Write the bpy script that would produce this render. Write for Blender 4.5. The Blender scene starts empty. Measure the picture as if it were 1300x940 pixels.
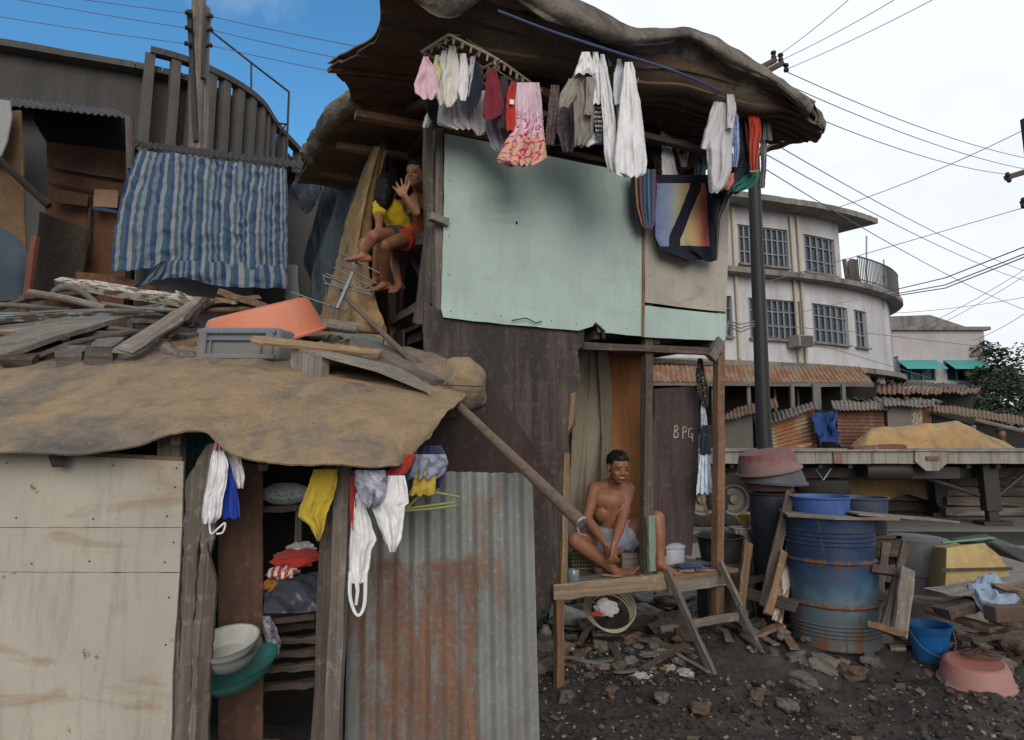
import bpy, bmesh, math, random
import numpy as np
from mathutils import Vector, Matrix, noise
V = Vector
R = math.radians
rnd = random.Random(7)
scene = bpy.context.scene
COL = scene.collection
# ---------------------------------------------------------------- camera
FPX, PU, PV, PITCH, EYE = 870.0, 650.0, 425.0, R(8.8), 1.6
CAMP = V((0, 0, EYE))
FW = V((0, math.cos(PITCH), math.sin(PITCH))); UPV = V((0, -math.sin(PITCH), math.cos(PITCH)))
def ray(u, v):
    return V((1, 0, 0)) * ((u - PU) / FPX) + UPV * ((PV - v) / FPX) + FW
def P(u, v, Y):
    d = ray(u, v); return CAMP + d * (Y / d.y)
def G(u, v, z):
    d = ray(u, v); return CAMP + d * ((z - EYE) / d.z)
def onplane(u, v, p0, n):
    d = ray(u, v); return CAMP + d * ((p0 - CAMP).dot(n) / d.dot(n))
FA = V((-0.442, 4.37, 0)); FD = V((0.8917, 0.4527, 0)); FN = V((0.4527, -0.8917, 0))
SD = V((-0.4527, 0.8917, 0)); SN = V((-0.8917, -0.4527, 0))
def MF(u, v, o=0.0): return onplane(u, v, FA + FN * o, FN)      # the shack's front wall
def MS(u, v, o=0.0): return onplane(u, v, FA + SN * o, SN)      # the shack's left wall
def YP(Y):
    return lambda u, v, o=0.0: P(u, v, Y - o)
def W(s, o, z): return FA + FD * s + FN * o + V((0, 0, z))       # along / outward / height

cam = bpy.data.cameras.new('camera'); camo = bpy.data.objects.new('camera', cam); COL.objects.link(camo)
camo.location = CAMP; camo.rotation_euler = (R(90) + PITCH, 0, 0)
cam.sensor_width = 36; cam.lens = FPX / 1300 * 36; cam.shift_y = -(470 - PV) / 1300.0
cam.clip_end = 3000; scene.camera = camo

# ---------------------------------------------------------------- mesh builder
class MB:
    def __init__(s): s.v = []; s.f = []; s.uv = []; s.mi = []; s.sm = []
    def add(s, vs, fs, uvs=None, m=0, sm=False):
        b = len(s.v); s.v += [tuple(p) for p in vs]
        for i, f in enumerate(fs):
            s.f.append([b + k for k in f]); s.mi.append(m); s.sm.append(sm)
            if uvs: s.uv.append(uvs[i])
            else:
                a, c, d = V(vs[f[0]]), V(vs[f[1]]), V(vs[f[2]])
                n = (c - a).cross(d - a); ax = max(range(3), key=lambda q: abs(n[q]))
                q = [(1, 2), (0, 2), (0, 1)][ax]
                s.uv.append([(vs[k][q[0]], vs[k][q[1]]) for k in f])
        return s
    def box(s, c, size, rot=None, m=0):
        h = V(size) / 2; M = rot if rot else Matrix.Identity(3); c = V(c)
        vs = [c + M @ V((x * h.x, y * h.y, z * h.z)) for x in (-1, 1) for y in (-1, 1) for z in (-1, 1)]
        fs = [(0, 1, 3, 2), (4, 6, 7, 5), (0, 4, 5, 1), (2, 3, 7, 6), (0, 2, 6, 4), (1, 5, 7, 3)]
        L = [(x * h.x, y * h.y, z * h.z) for x in (-1, 1) for y in (-1, 1) for z in (-1, 1)]
        ax = [(2, 1), (2, 1), (2, 0), (2, 0), (0, 1), (0, 1)]; o = rnd.random() * 9
        if size[0] >= size[1] and size[0] >= size[2]: ax = [(2, 1), (2, 1), (0, 2), (0, 2), (0, 1), (0, 1)]
        elif size[1] >= size[2]: ax = [(1, 2), (1, 2), (2, 0), (2, 0), (1, 0), (1, 0)]
        return s.add(vs, fs, [[(L[k][a[0]] + o, L[k][a[1]] + o) for k in f] for f, a in zip(fs, ax)], m)
    def plank(s, a, b, w, t, up=(0, 0, 1), seg=6, bend=0.0, rough=0.003, taper=1.0, jag=0.0, m=0, twist=0.0):
        a, b = V(a), V(b); d = (b - a); L = d.length; d.normalize(); up = V(up)
        side = d.cross(up)
        if side.length < 1e-3: side = d.cross(V((0.3, 0.9, 0.1)))
        side.normalize(); nr = side.cross(d).normalized(); vs = []
        for i in range(seg + 1):
            q = i / seg; c = a + d * (L * q) + nr * (bend * math.sin(math.pi * q)); k = 1 + (taper - 1) * q
            tw = twist * q; sd = side * math.cos(tw) + nr * math.sin(tw); nn = nr * math.cos(tw) - side * math.sin(tw)
            for sx, sy in ((-1, -1), (1, -1), (1, 1), (-1, 1)):
                e = V((rnd.uniform(-1, 1), rnd.uniform(-1, 1), rnd.uniform(-1, 1))) * rough
                j = d * (rnd.uniform(-jag, jag)) if i in (0, seg) else V((0, 0, 0))
                vs.append(c + sd * (sx * w / 2 * k) + nn * (sy * t / 2 * k) + e + j)
        fs = []; uvs = []; o = rnd.random() * 20; pr = [0, w, w + t, 2 * w + t, 2 * w + 2 * t]
        for i in range(seg):
            for k in range(4):
                k2 = (k + 1) % 4; fs.append((i * 4 + k, i * 4 + k2, i * 4 + 4 + k2, i * 4 + 4 + k))
                x0, x1 = L * i / seg, L * (i + 1) / seg
                uvs.append([(x0 + o, pr[k] + o), (x0 + o, pr[k + 1] + o), (x1 + o, pr[k + 1] + o), (x1 + o, pr[k] + o)])
        n = seg * 4; fs += [(3, 2, 1, 0), (n, n + 1, n + 2, n + 3)]
        uvs += [[(o, o), (o + .01, o), (o + .01, o + t), (o, o + t)]] * 2
        return s.add(vs, fs, uvs, m)
    def tube(s, pts, r, n=10, m=0, cap=True, wob=0.0):
        pts = [V(p) for p in pts]; rs = r if isinstance(r, (list, tuple)) else [r] * len(pts)
        vs = []; prev = None; L = [0]
        for i in range(1, len(pts)): L.append(L[-1] + (pts[i] - pts[i - 1]).length)
        for i, p in enumerate(pts):
            d = (pts[min(i + 1, len(pts) - 1)] - pts[max(i - 1, 0)]).normalized()
            if prev is None:
                prev = d.cross(V((0, 0, 1)))
                if prev.length < 1e-2: prev = d.cross(V((1, 0, 0)))
            x = (prev - d * prev.dot(d)).normalized(); y = d.cross(x); prev = x
            for k in range(n):
                a = 2 * math.pi * k / n; rr = rs[i] * (1 + rnd.uniform(-wob, wob))
                vs.append(p + x * (math.cos(a) * rr) + y * (math.sin(a) * rr))
        fs = []; uvs = []; o = rnd.random() * 9
        for i in range(len(pts) - 1):
            for k in range(n):
                k2 = (k + 1) % n; fs.append((i * n + k, i * n + k2, i * n + n + k2, i * n + n + k))
                c = 2 * math.pi * rs[i] / n
                uvs.append([(L[i] + o, k * c), (L[i] + o, (k + 1) * c), (L[i + 1] + o, (k + 1) * c), (L[i + 1] + o, k * c)])
        s.add(vs, fs, uvs, m, True)
        if cap:
            b = len(s.v) - len(vs); e = len(pts) - 1
            for base, rev in ((0, True), (e * n, False)):
                q = [b + base + k for k in range(n)]
                if rev: q = q[::-1]
                s.f.append(q); s.mi.append(m); s.sm.append(False); s.uv.append([(o + .01 * math.cos(k), .01 * math.sin(k)) for k in range(n)])
        return s
    def lathe(s, prof, c, ax=(0, 0, 1), n=32, m=0, sx=1.0, wob=0.0, x0=None):
        ax = V(ax).normalized(); c = V(c); x = V(x0) if x0 else ax.cross(V((0, 1, 0)))
        if x.length < 1e-3: x = V((1, 0, 0))
        x = (x - ax * x.dot(ax)).normalized(); y = ax.cross(x); vs = []
        for (r, h) in prof:
            for k in range(n):
                a = 2 * math.pi * k / n
                rr = r * (1 + wob * noise.noise(V((math.cos(a) * 2, math.sin(a) * 2, h * 6 + c.x * 9))))
                vs.append(c + ax * h + x * (math.cos(a) * rr * sx) + y * (math.sin(a) * rr))
        fs = []; uvs = []; L = 0
        for i in range(len(prof) - 1):
            dl = math.hypot(prof[i + 1][0] - prof[i][0], prof[i + 1][1] - prof[i][1])
            for k in range(n):
                k2 = (k + 1) % n; fs.append((i * n + k, i * n + k2, i * n + n + k2, i * n + n + k)); q = 6.283 * .25 / n
                uvs.append([(k * q, L), ((k + 1) * q, L), ((k + 1) * q, L + dl), (k * q, L + dl)])
            L += dl
        s.add(vs, fs, uvs, m, True); return s
    def prism(s, pts, d, m=0, uvf=None):
        """closed slab from an outline of points (front) pushed back by vector d"""
        pts = [V(p) for p in pts]; n = len(pts); vs = pts + [p + V(d) for p in pts]
        nn = V(d).normalized(); X = V((0, 0, 1)) if abs(nn.z) < .8 else V((1, 0, 0))      # u runs up the panel
        X = (X - nn * X.dot(nn)).normalized(); Yv = nn.cross(X)
        q = [(p.dot(X), p.dot(Yv)) for p in vs]; T = V(d).length
        fs = [tuple(range(n)), tuple(range(2 * n - 1, n - 1, -1))]; uvs = [[q[k] for k in f] for f in fs]
        for k in range(n):
            k2 = (k + 1) % n; fs.append((k2, k, n + k, n + k2))
            uvs.append([q[k2], q[k], (q[k][0], q[k][1] + T), (q[k2][0], q[k2][1] + T)])
        return s.add(vs, fs, uvs, m)
    def build(s, name, mat, parent=None, L=None, C=None, Gr=None, kind=None, bevel=0, origin=None, sharp=35):
        me = bpy.data.meshes.new(name); vs = np.array(s.v, dtype=float)
        if parent is not None: org = wloc(parent); 
        if origin is not None: o = V(origin)
        else:
            mn, mx = vs.min(0), vs.max(0); o = V(((mn[0] + mx[0]) / 2, (mn[1] + mx[1]) / 2, mn[2]))
        if kind == 'structure' and origin is None: o = V((0, 0, 0))
        vs = vs - np.array(o)
        me.from_pydata([tuple(p) for p in vs], [], s.f); 
        ul = me.uv_layers.new(name='UVMap'); flat = []
        for u in s.uv:
            for c in u: flat += [c[0], c[1]]
        ul.data.foreach_set('uv', flat)
        mats = mat if isinstance(mat, (list, tuple)) else [mat]
        for m_ in mats: me.materials.append(m_)
        me.polygons.foreach_set('material_index', s.mi)
        bm = bmesh.new(); bm.from_mesh(me); bmesh.ops.recalc_face_normals(bm, faces=bm.faces); bm.to_mesh(me); bm.free()
        if any(s.sm):
            me.polygons.foreach_set('use_smooth', [True] * len(me.polygons)); me.set_sharp_from_angle(angle=R(sharp))
        ob = bpy.data.objects.new(name, me); COL.objects.link(ob)
        if parent is not None: ob.parent = parent; ob.location = o - org
        else: ob.location = o
        if bevel:
            b = ob.modifiers.new('bevel', 'BEVEL'); b.width = bevel; b.segments = 1; b.limit_method = 'ANGLE'
        tag(ob, L, C, Gr, kind); return ob
def wloc(o):
    l = V(o.location)
    while o.parent: o = o.parent; l += V(o.location)
    return l
def tag(o, L=None, C=None, Gr=None, kind=None):
    if L: o['label'] = L
    if C: o['category'] = C
    if Gr: o['group'] = Gr
    if kind: o['kind'] = kind
    return o
def root(name, loc, L, C, Gr=None):
    o = bpy.data.objects.new(name, None); COL.objects.link(o); o.location = V(loc); o.empty_display_size = .1
    return tag(o, L, C, Gr)
def copy_tree(o, parent=None):
    c = o.copy(); COL.objects.link(c); c.parent = parent
    for ch in [x for x in bpy.data.objects if x.parent == o]: copy_tree(ch, c)
    return c
def ragged(px, step=14, jit=1.2):
    out = []
    for i in range(len(px)):
        a, b = px[i], px[(i + 1) % len(px)]; n = max(1, int(math.hypot(b[0] - a[0], b[1] - a[1]) / step))
        for k in range(n):
            q = k / n; j = jit if k else 0
            out.append((a[0] + (b[0] - a[0]) * q + rnd.uniform(-j, j), a[1] + (b[1] - a[1]) * q + rnd.uniform(-j, j)))
    return out
def panel(mb, PL, px, o, th, jit=0.8, m=0, step=16):
    pts = [PL(u, v, o) for u, v in (ragged(px, step, jit) if jit else px)]
    bk = PL(px[0][0], px[0][1], o - th) ; nrm = (pts[1] - pts[0]).cross(pts[-1] - pts[0])
    # push straight back along the plane normal
    a, b, c = PL(600, 400, o), PL(700, 400, o), PL(600, 500, o); n = (b - a).cross(c - a).normalized()
    if n.dot(a - CAMP) < 0: n = -n
    return mb.prism(pts, n * th, m)
# ---------------------------------------------------------------- sheets
def cr(p, t):
    n = len(p) - 1; x = min(max(t, 0), 1) * n; i = min(int(x), n - 1); f = x - i
    a, b, c, d = p[max(i - 1, 0)], p[i], p[i + 1], p[min(i + 2, n)]
    return (b * 2 + (c - a) * f + (a * 2 - b * 5 + c * 4 - d) * (f * f) + (b * 3 - a - c * 3 + d) * (f ** 3)) * 0.5
def sheet(mb, grid, nu, nv, th, amp=0.0, sc=4.0, nrm=None, m=0, disp=None, ridge=0.0):
    """grid[row][col] of Vectors -> smooth crumpled sheet with thickness"""
    rows = [[cr([V(p) for p in r], i / nu) for i in range(nu + 1)] for r in grid]
    pts = [[cr([rows[k][i] for k in range(len(rows))], j / nv) for i in range(nu + 1)] for j in range(nv + 1)]
    front = []; back = []
    for j in range(nv + 1):
        for i in range(nu + 1):
            p = pts[j][i]; a = pts[j][min(i + 1, nu)] - pts[j][max(i - 1, 0)]; b = pts[min(j + 1, nv)][i] - pts[max(j - 1, 0)][i]
            n = a.cross(b); n = n.normalized() if n.length > 1e-9 else V((0, -1, 0))
            if nrm is not None and n.dot(V(nrm)) < 0: n = -n
            d = 0
            if amp:
                d = amp * (noise.noise(p * sc) + .5 * noise.noise(p * sc * 2.3 + V((5, 1, 2))) + .25 * noise.noise(p * sc * 5.1))
                if ridge: d += ridge * (1 - abs(noise.noise(p * sc * 1.3 + V((9, 9, 9)))) * 4)
            if disp: d += disp(i / nu, j / nv)
            front.append(p + n * d); back.append(p + n * (d - th))
    w = nu + 1; N = len(front); vs = front + back; fs = []; uvs = []
    Lu = sum((pts[nv // 2][i + 1] - pts[nv // 2][i]).length for i in range(nu)); Lv = sum((pts[j + 1][nu // 2] - pts[j][nu // 2]).length for j in range(nv))
    q = lambda i, j: (i / nu * Lu, (1 - j / nv) * Lv)
    for j in range(nv):
        for i in range(nu):
            a = j * w + i; c = [(i, j), (i + 1, j), (i + 1, j + 1), (i, j + 1)]; k = [a, a + 1, a + w + 1, a + w]
            fs.append(k); uvs.append([q(*x) for x in c]); fs.append([N + x for x in k[::-1]]); uvs.append([q(*x) for x in c[::-1]])
    ed = [(j * w, (j + 1) * w) for j in range(nv)] + [((j + 1) * w + nu, j * w + nu) for j in range(nv)] + [(i + 1, i) for i in range(nu)] + [(nv * w + i, nv * w + i + 1) for i in range(nu)]
    for a, b in ed:
        fs.append([a, b, N + b, N + a]); qa, qb = q(a % w, a // w), q(b % w, b // w); uvs.append([qa, qb, qb, qa])
    return mb.add(vs, fs, uvs, m, True)
def garment(name, PL, rows, mat, L=None, C=None, Gr=None, o=0.3, th=0.022, fold=0.014, k=3.0, nx=16, parent=None, nuv=False, seed=0, sway=0.0, tops=None):
    rr = random.Random(seed + int(rows[0][1] * 7)); ph = rr.uniform(0, 6); mb = MB()
    vs_ = [r[0] for r in rows]; ny = max(12, int((vs_[-1] - vs_[0]) / 2.2)); ring = []
    def ip(q, idx):
        x = np.interp(q, vs_, range(len(vs_))); i = min(int(x), len(vs_) - 2); f = x - i; f = f * f * (3 - 2 * f) * .5 + f * .5
        return rows[i][idx] * (1 - f) + rows[i + 1][idx] * f
    verts = []
    for j in range(ny + 1):
        t = j / ny; v = vs_[0] + (vs_[-1] - vs_[0]) * t; a, b = ip(v, 1), ip(v, 2)
        a += rr.uniform(-.25, .25); b += rr.uniform(-.25, .25); wpx = b - a
        for side in (1, -1):
            rng = range(nx + 1) if side == 1 else range(nx - 1, 0, -1)
            for i in rng:
                s = i / nx * 2 - 1; u = (a + b) / 2 + s * wpx / 2
                w_ = (PL(b, v) - PL(a, v)).length; T = min(th, w_ * .35 + .003)
                wr = s + .35 * noise.noise(V((s * 1.7, t * 1.6, ph))); fo = fold * (.2 + .8 * t) * (math.sin(wr * k * math.pi + ph) * (.55 + .9 * abs(noise.noise(V((s * 2, ph, t))))) + .22 * math.sin(wr * k * 1.9 * math.pi + ph * 2 + t * 2)) + fold * 1.1 * noise.noise(V((s * 2.5, t * 3.5 + seed, ph)))
                cz = fold * .3 * noise.noise(V((s * 6 + t * 3, t * 12 + seed, ph * 2)))
                vv = v + (1.6 * math.sin(s * k * math.pi + ph) * (t ** 6) * min(1, wpx / 25))
                if tops: vv += (1 - t) * tops * abs(s)
                if t > .97: vv += rr.uniform(-.3, .3)
                verts.append(PL(u, vv, o + fo + cz + side * T * math.sqrt(max(0, 1 - s * s)) * (.6 + .4 * t) + sway * t + (side * .001)))
    n = 2 * nx; fs = []; uvs = []
    Wm = max((PL(r[2], r[0]) - PL(r[1], r[0])).length for r in rows); Hm = (PL(rows[0][1], vs_[-1]) - PL(rows[0][1], vs_[0])).length
    if nuv: Wm = Hm = 1
    cu = lambda i: (i / nx if i <= nx else (2 * nx - i) / nx) * Wm
    for j in range(ny):
        for i in range(n):
            i2 = (i + 1) % n; fs.append((j * n + i, j * n + i2, j * n + n + i2, j * n + n + i))
            t0, t1 = (1 - j / ny) * Hm, (1 - (j + 1) / ny) * Hm; uvs.append([(cu(i), t0), (cu(i2), t0), (cu(i2), t1), (cu(i), t1)])
    fs.append(tuple(range(n - 1, -1, -1))); uvs.append([(cu(i), Hm) for i in range(n - 1, -1, -1)])
    fs.append(tuple(ny * n + i for i in range(n))); uvs.append([(cu(i), 0) for i in range(n)])
    mb.add(verts, fs, uvs, 0, True); return mb.build(name, mat, parent, L, C, Gr, sharp=70)
def corr(mb, a, b, c, d, period=.076, amp=.009, across=True, th=.0012, m=0, seed=0, dent=.006):
    """corrugated sheet a(top left) b(top right) c(bottom right) d(bottom left); ridges run top-bottom if across"""
    a, b, c, d = map(V, (a, b, c, d)); W_ = (b - a).length; H_ = (d - a).length
    L1 = W_ if across else H_; n1 = max(8, int(L1 / period * 8)); n2 = 10; nr = (b - a).cross(d - a).normalized()
    if nr.dot(a - CAMP) > 0: nr = -nr
    fr = []; 
    for j in range(n2 + 1):
        for i in range(n1 + 1):
            s, t = (i / n1, j / n2) if across else (j / n2, i / n1)
            p = (a * (1 - s) + b * s) * (1 - t) + (d * (1 - s) + c * s) * t
            dd = amp * math.sin(i / n1 * L1 / period * 2 * math.pi) + dent * noise.noise(p * 2.2 + V((seed, 0, 0))) * 2
            e = 0
            if j in (0, n2): e = .006 * noise.noise(V((i * .3, seed, j)))
            fr.append(p + nr * dd + (d - a).normalized() * e)
    w = n1 + 1; N = len(fr); vs = fr + [p - nr * th for p in fr]; fs = []; uvs = []
    q = lambda i, j: ((i / n1 * W_, (1 - j / n2) * H_) if across else (j / n2 * W_, (1 - i / n1) * H_))
    for j in range(n2):
        for i in range(n1):
            A = j * w + i; k = [A, A + 1, A + w + 1, A + w]; cc = [q(i, j), q(i + 1, j), q(i + 1, j + 1), q(i, j + 1)]
            fs += [k, [N + x for x in k[::-1]]]; uvs += [cc, cc[::-1]]
    ed = [(j * w, (j + 1) * w) for j in range(n2)] + [((j + 1) * w + n1, j * w + n1) for j in range(n2)] + [(i + 1, i) for i in range(n1)] + [(n2 * w + i, n2 * w + i + 1) for i in range(n1)]
    for x, y in ed: fs.append([x, y, N + y, N + x]); uvs.append([q(x % w, x // w), q(y % w, y // w)] * 2)
    return mb.add(vs, fs, uvs, m, True)
_b = bmesh.new(); bmesh.ops.create_icosphere(_b, subdivisions=3, radius=1)
ICO = ([v.co.copy() for v in _b.verts], [[v.index for v in f.verts] for f in _b.faces]); _b.free()
_b = bmesh.new(); bmesh.ops.create_icosphere(_b, subdivisions=2, radius=1)
ICO2 = ([v.co.copy() for v in _b.verts], [[v.index for v in f.verts] for f in _b.faces]); _b.free()
def rotm(x, y, z): return Matrix.Rotation(z, 3, 'Z') @ Matrix.Rotation(y, 3, 'Y') @ Matrix.Rotation(x, 3, 'X')
def rock(mb, c, size, seed=0, rot=None, boxy=.55, m=0, ico=None, bump=.28, sm=False):
    c = V(c); rot = rot or rotm(seed * 1.3, seed * 2.1, seed * .7); vs = []; I = ico or ICO
    for p in I[0]:
        mx = max(abs(p.x), abs(p.y), abs(p.z)); q = p * (1 - boxy) + p / mx * .8 * boxy
        q = q * (1 + bump * noise.noise(p * 1.4 + V((seed, seed * 2, 0))) + bump * .4 * noise.noise(p * 4 + V((seed, 3, 0))))
        vs.append(c + rot @ V((q.x * size[0] / 2, q.y * size[1] / 2, q.z * size[2] / 2)))
    return mb.add(vs, I[1], None, m, sm)
def ell(mb, c, r, rot=None, ico=None, amp=0, sc=4, m=0):
    c = V(c); rot = rot or Matrix.Identity(3); vs = []
    for p in (ico or ICO)[0]:
        k = 1 + (amp * noise.noise(p * sc + c) if amp else 0); vs.append(c + rot @ V((p.x * r[0] * k, p.y * r[1] * k, p.z * r[2] * k)))
    return mb.add(vs, (ico or ICO)[1], None, m, True)
# ---------------------------------------------------------------- bodies
def cap(mb, p0, r0, p1, r1, flat=False, n=14):
    p0, p1 = V(p0), V(p1); d = (p1 - p0).normalized(); pts = []; rs = []
    if not flat:
        for a in (85, 60, 35, 15): pts.append(p0 - d * r0 * math.sin(R(a))); rs.append(max(r0 * math.cos(R(a)), r0 * .08))
    pts += [p0, (p0 + p1) / 2, p1]; rs += [r0, (r0 + r1) / 2, r1]
    if not flat:
        for a in (15, 35, 60, 85): pts.append(p1 + d * r1 * math.sin(R(a))); rs.append(max(r1 * math.cos(R(a)), r1 * .08))
    return mb.tube(pts, rs, n)
def limb(mb, *pr):
    for a, b in zip(pr[:-1], pr[1:]): cap(mb, a[0], a[1], b[0], b[1])
def frame(fwd, up):
    f = V(fwd).normalized(); u = V(up); u = (u - f * u.dot(f)).normalized(); r = f.cross(u)   # r = person's right... columns x,y(fwd),z
    return Matrix((( r.x, f.x, u.x), (r.y, f.y, u.y), (r.z, f.z, u.z)))
def hand(mb, wrist, d, n, sz=1.0, curl=0.3, spread=0.12, thumb=1, pal=.085):
    """d: wrist->fingers, n: palm normal (palm faces n), thumb: +1/-1 side"""
    d = V(d).normalized(); n = V(n); n = (n - d * n.dot(d)).normalized(); s = d.cross(n) * thumb; w = V(wrist)
    L = pal * sz
    for k in (-1, -.33, .33, 1):
        cap(mb, w + s * (k * .016 * sz), .0135 * sz, w + d * L + s * (k * .03 * sz), .011 * sz, n=10)
    for k, ln in ((1, .068), (.33, .078), (-.33, .072), (-1, .056)):
        b = w + d * (L * .98) + s * (k * .031 * sz); dd = (d + s * (k * spread)).normalized(); p = b; a = curl * .6; r = .0092 * sz
        for seg, fr in enumerate((.45, .32, .23)):
            v = dd * math.cos(a) + n * math.sin(a); q = p + v * (ln * fr * 1.15 * sz); cap(mb, p, r, q, r * .9, n=8); p = q; r *= .9; a += curl
    b = w + d * (.022 * sz) + s * (.024 * sz); t1 = b + (s * .75 + d * .6 + n * .25).normalized() * (.042 * sz); t2 = t1 + (d * .9 + s * .35 + n * (.1 + curl * .5)).normalized() * (.035 * sz)
    cap(mb, b, .0135 * sz, t1, .011 * sz, n=8); cap(mb, t1, .0108 * sz, t2, .009 * sz, n=8)
def foot(mb, ankle, d, up, sz=1.0, r=.034):
    d = V(d).normalized(); up = V(up); up = (up - d * up.dot(d)).normalized(); s = d.cross(up); a = V(ankle)
    heel = a - d * (.045 * sz) - up * (.045 * sz); cap(mb, a, r * sz, heel, .03 * sz)
    for k in (-1, 0, 1): cap(mb, a - up * (.02 * sz) + s * (k * .012 * sz), .028 * sz, a + d * (.115 * sz) - up * (.055 * sz) + s * (k * .026 * sz), .017 * sz)
    cap(mb, heel, .028 * sz, a + d * (.11 * sz) - up * (.058 * sz), .017 * sz)
    for k, l in ((-2, .052), (-1, .048), (0, .042), (1, .036), (2, .028)):
        b = a + d * (.115 * sz) - up * (.058 * sz) + s * (k * .0165 * sz); cap(mb, b, .011 * sz, b + d * (l * sz * .85), (.0125 if k == -2 else .0085) * sz, n=8)
def head(mb, c, M, sz=1.0):
    """c: centre of cranium; M frame (x right, y forward, z up)"""
    q = lambda x, y, z: V(c) + M @ (V((x, y, z)) * sz)
    ell(mb, q(0, -.008, .028), (.073 * sz, .09 * sz, .082 * sz), M); ell(mb, q(0, .022, -.035), (.06 * sz, .062 * sz, .068 * sz), M)
    ell(mb, q(0, .048, -.078), (.032 * sz, .03 * sz, .026 * sz), M); ell(mb, q(0, .062, .022), (.05 * sz, .02 * sz, .014 * sz), M)
    for x in (-1, 1):
        ell(mb, q(x * .036, .056, -.03), (.022 * sz, .02 * sz, .018 * sz), M); ell(mb, q(x * .076, -.006, -.008), (.008 * sz, .017 * sz, .03 * sz), M)
        ell(mb, q(x * .011, .083, -.026), (.0095 * sz, .01 * sz, .008 * sz), M)
    cap(mb, q(0, .074, .014), .008 * sz, q(0, .09, -.022), .0125 * sz, n=8)
    cap(mb, q(-.02, .074, -.052), .0075 * sz, q(.02, .074, -.052), .0075 * sz, n=8); cap(mb, q(-.016, .07, -.064), .0085 * sz, q(.016, .07, -.064), .0085 * sz, n=8)
    return q
def remesh(mb, name, mat, vox=.007, smooth=4, parent=None, amp=0, sc=20):
    ob = mb.build('tmp', mat, None); 
    r = ob.modifiers.new('r', 'REMESH'); r.mode = 'VOXEL'; r.voxel_size = vox; r.use_smooth_shade = True
    s = ob.modifiers.new('s', 'SMOOTH'); s.iterations = smooth; s.factor = .5
    dg = bpy.context.evaluated_depsgraph_get(); me = bpy.data.meshes.new_from_object(ob.evaluated_get(dg)); me.name = name
    loc = V(ob.location); old = ob.data; bpy.data.objects.remove(ob); bpy.data.meshes.remove(old)
    if amp:
        me.calc_loop_triangles()
        for v in me.vertices: v.co += v.normal * (amp * noise.noise((v.co + loc) * sc))
    if not me.materials: me.materials.append(mat)
    me.polygons.foreach_set('use_smooth', [True] * len(me.polygons))
    ob = bpy.data.objects.new(name, me); COL.objects.link(ob)
    if parent is not None: ob.parent = parent; ob.location = loc - wloc(parent)
    else: ob.location = loc
    return ob
# ---------------------------------------------------------------- materials
class NT:
    def __init__(s, name):
        s.m = bpy.data.materials.new(name); s.m.use_nodes = True; s.t = s.m.node_tree; s.b = s.t.nodes['Principled BSDF']
        s.tc = s.t.nodes.new('ShaderNodeTexCoord'); s.oi = s.t.nodes.new('ShaderNodeObjectInfo')
    def n(s, typ, ins=None, **props):
        x = s.t.nodes.new('ShaderNode' + typ)
        for k, v in props.items(): setattr(x, k, v)
        for k, v in (ins or {}).items():
            if isinstance(v, bpy.types.NodeSocket): s.t.links.new(v, x.inputs[k])
            else: x.inputs[k].default_value = v
        return x
    def link(s, a, b): s.t.links.new(a, b)
    def map(s, src, sc, loc=(0, 0, 0)): return s.n('Mapping', {'Vector': src, 'Scale': sc, 'Location': loc}).outputs[0]
    def uvr(s):       # uv shifted per object
        a = s.n('VectorMath', {0: s.tc.outputs['UV']}, operation='ADD'); c = s.n('CombineXYZ', {'X': s.mul(s.oi.outputs['Random'], 17.0), 'Y': s.mul(s.oi.outputs['Random'], 31.0)}); s.link(c.outputs[0], a.inputs[1]); return a.outputs[0]
    def mul(s, a, b): return s.n('Math', {0: a, 1: b}, operation='MULTIPLY').outputs[0]
    def add(s, a, b): return s.n('Math', {0: a, 1: b}, operation='ADD').outputs[0]
    def noise(s, vec, scale, detail=5, rough=.6, dist=0): return s.n('TexNoise', {'Vector': vec, 'Scale': scale, 'Detail': detail, 'Roughness': rough, 'Distortion': dist}).outputs[0]
    def ramp(s, fac, stops, interp='LINEAR'):
        r = s.n('ValToRGB', {'Fac': fac}); r.color_ramp.interpolation = interp; e = r.color_ramp.elements
        while len(e) < len(stops): e.new(.5)
        for k, (p, c) in zip(e, stops): k.position = p; k.color = (c, c, c, 1) if isinstance(c, (int, float)) else (*c, 1)
        return r.outputs[0]
    def mix(s, f, a, b, mode='MIX'):
        x = s.n('Mix', data_type='RGBA', blend_type=mode)
        for k, v in ((0, f), (6, a), (7, b)):
            if isinstance(v, bpy.types.NodeSocket): s.link(v, x.inputs[k])
            elif k == 0: x.inputs[0].default_value = v
            else: x.inputs[k].default_value = (*v, 1)
        return x.outputs[2]
    def vary(s, col, lo=.8, hi=1.2):
        v = s.n('MapRange', {'Value': s.oi.outputs['Random'], 'To Min': lo, 'To Max': hi}).outputs[0]
        return s.n('HueSaturation', {'Value': v, 'Color': col}).outputs[0]
    def bump(s, h, st=.3, d=.01):
        b = s.n('Bump', {'Height': h, 'Strength': st, 'Distance': d}); s.link(b.outputs[0], s.b.inputs['Normal']); return b
    def out(s, col, rough=.8, metal=0.0, spec=.3):
        if isinstance(col, bpy.types.NodeSocket): s.link(col, s.b.inputs['Base Color'])
        else: s.b.inputs['Base Color'].default_value = (*col, 1)
        for k, v in (('Roughness', rough), ('Metallic', metal), ('Specular IOR Level', spec)):
            if isinstance(v, bpy.types.NodeSocket): s.link(v, s.b.inputs[k])
            else: s.b.inputs[k].default_value = v
        return s.m
_M = {}
def cached(fn):
    def w(name, *a, **k):
        if name not in _M: _M[name] = fn(name, *a, **k)
        return _M[name]
    return w
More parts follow.
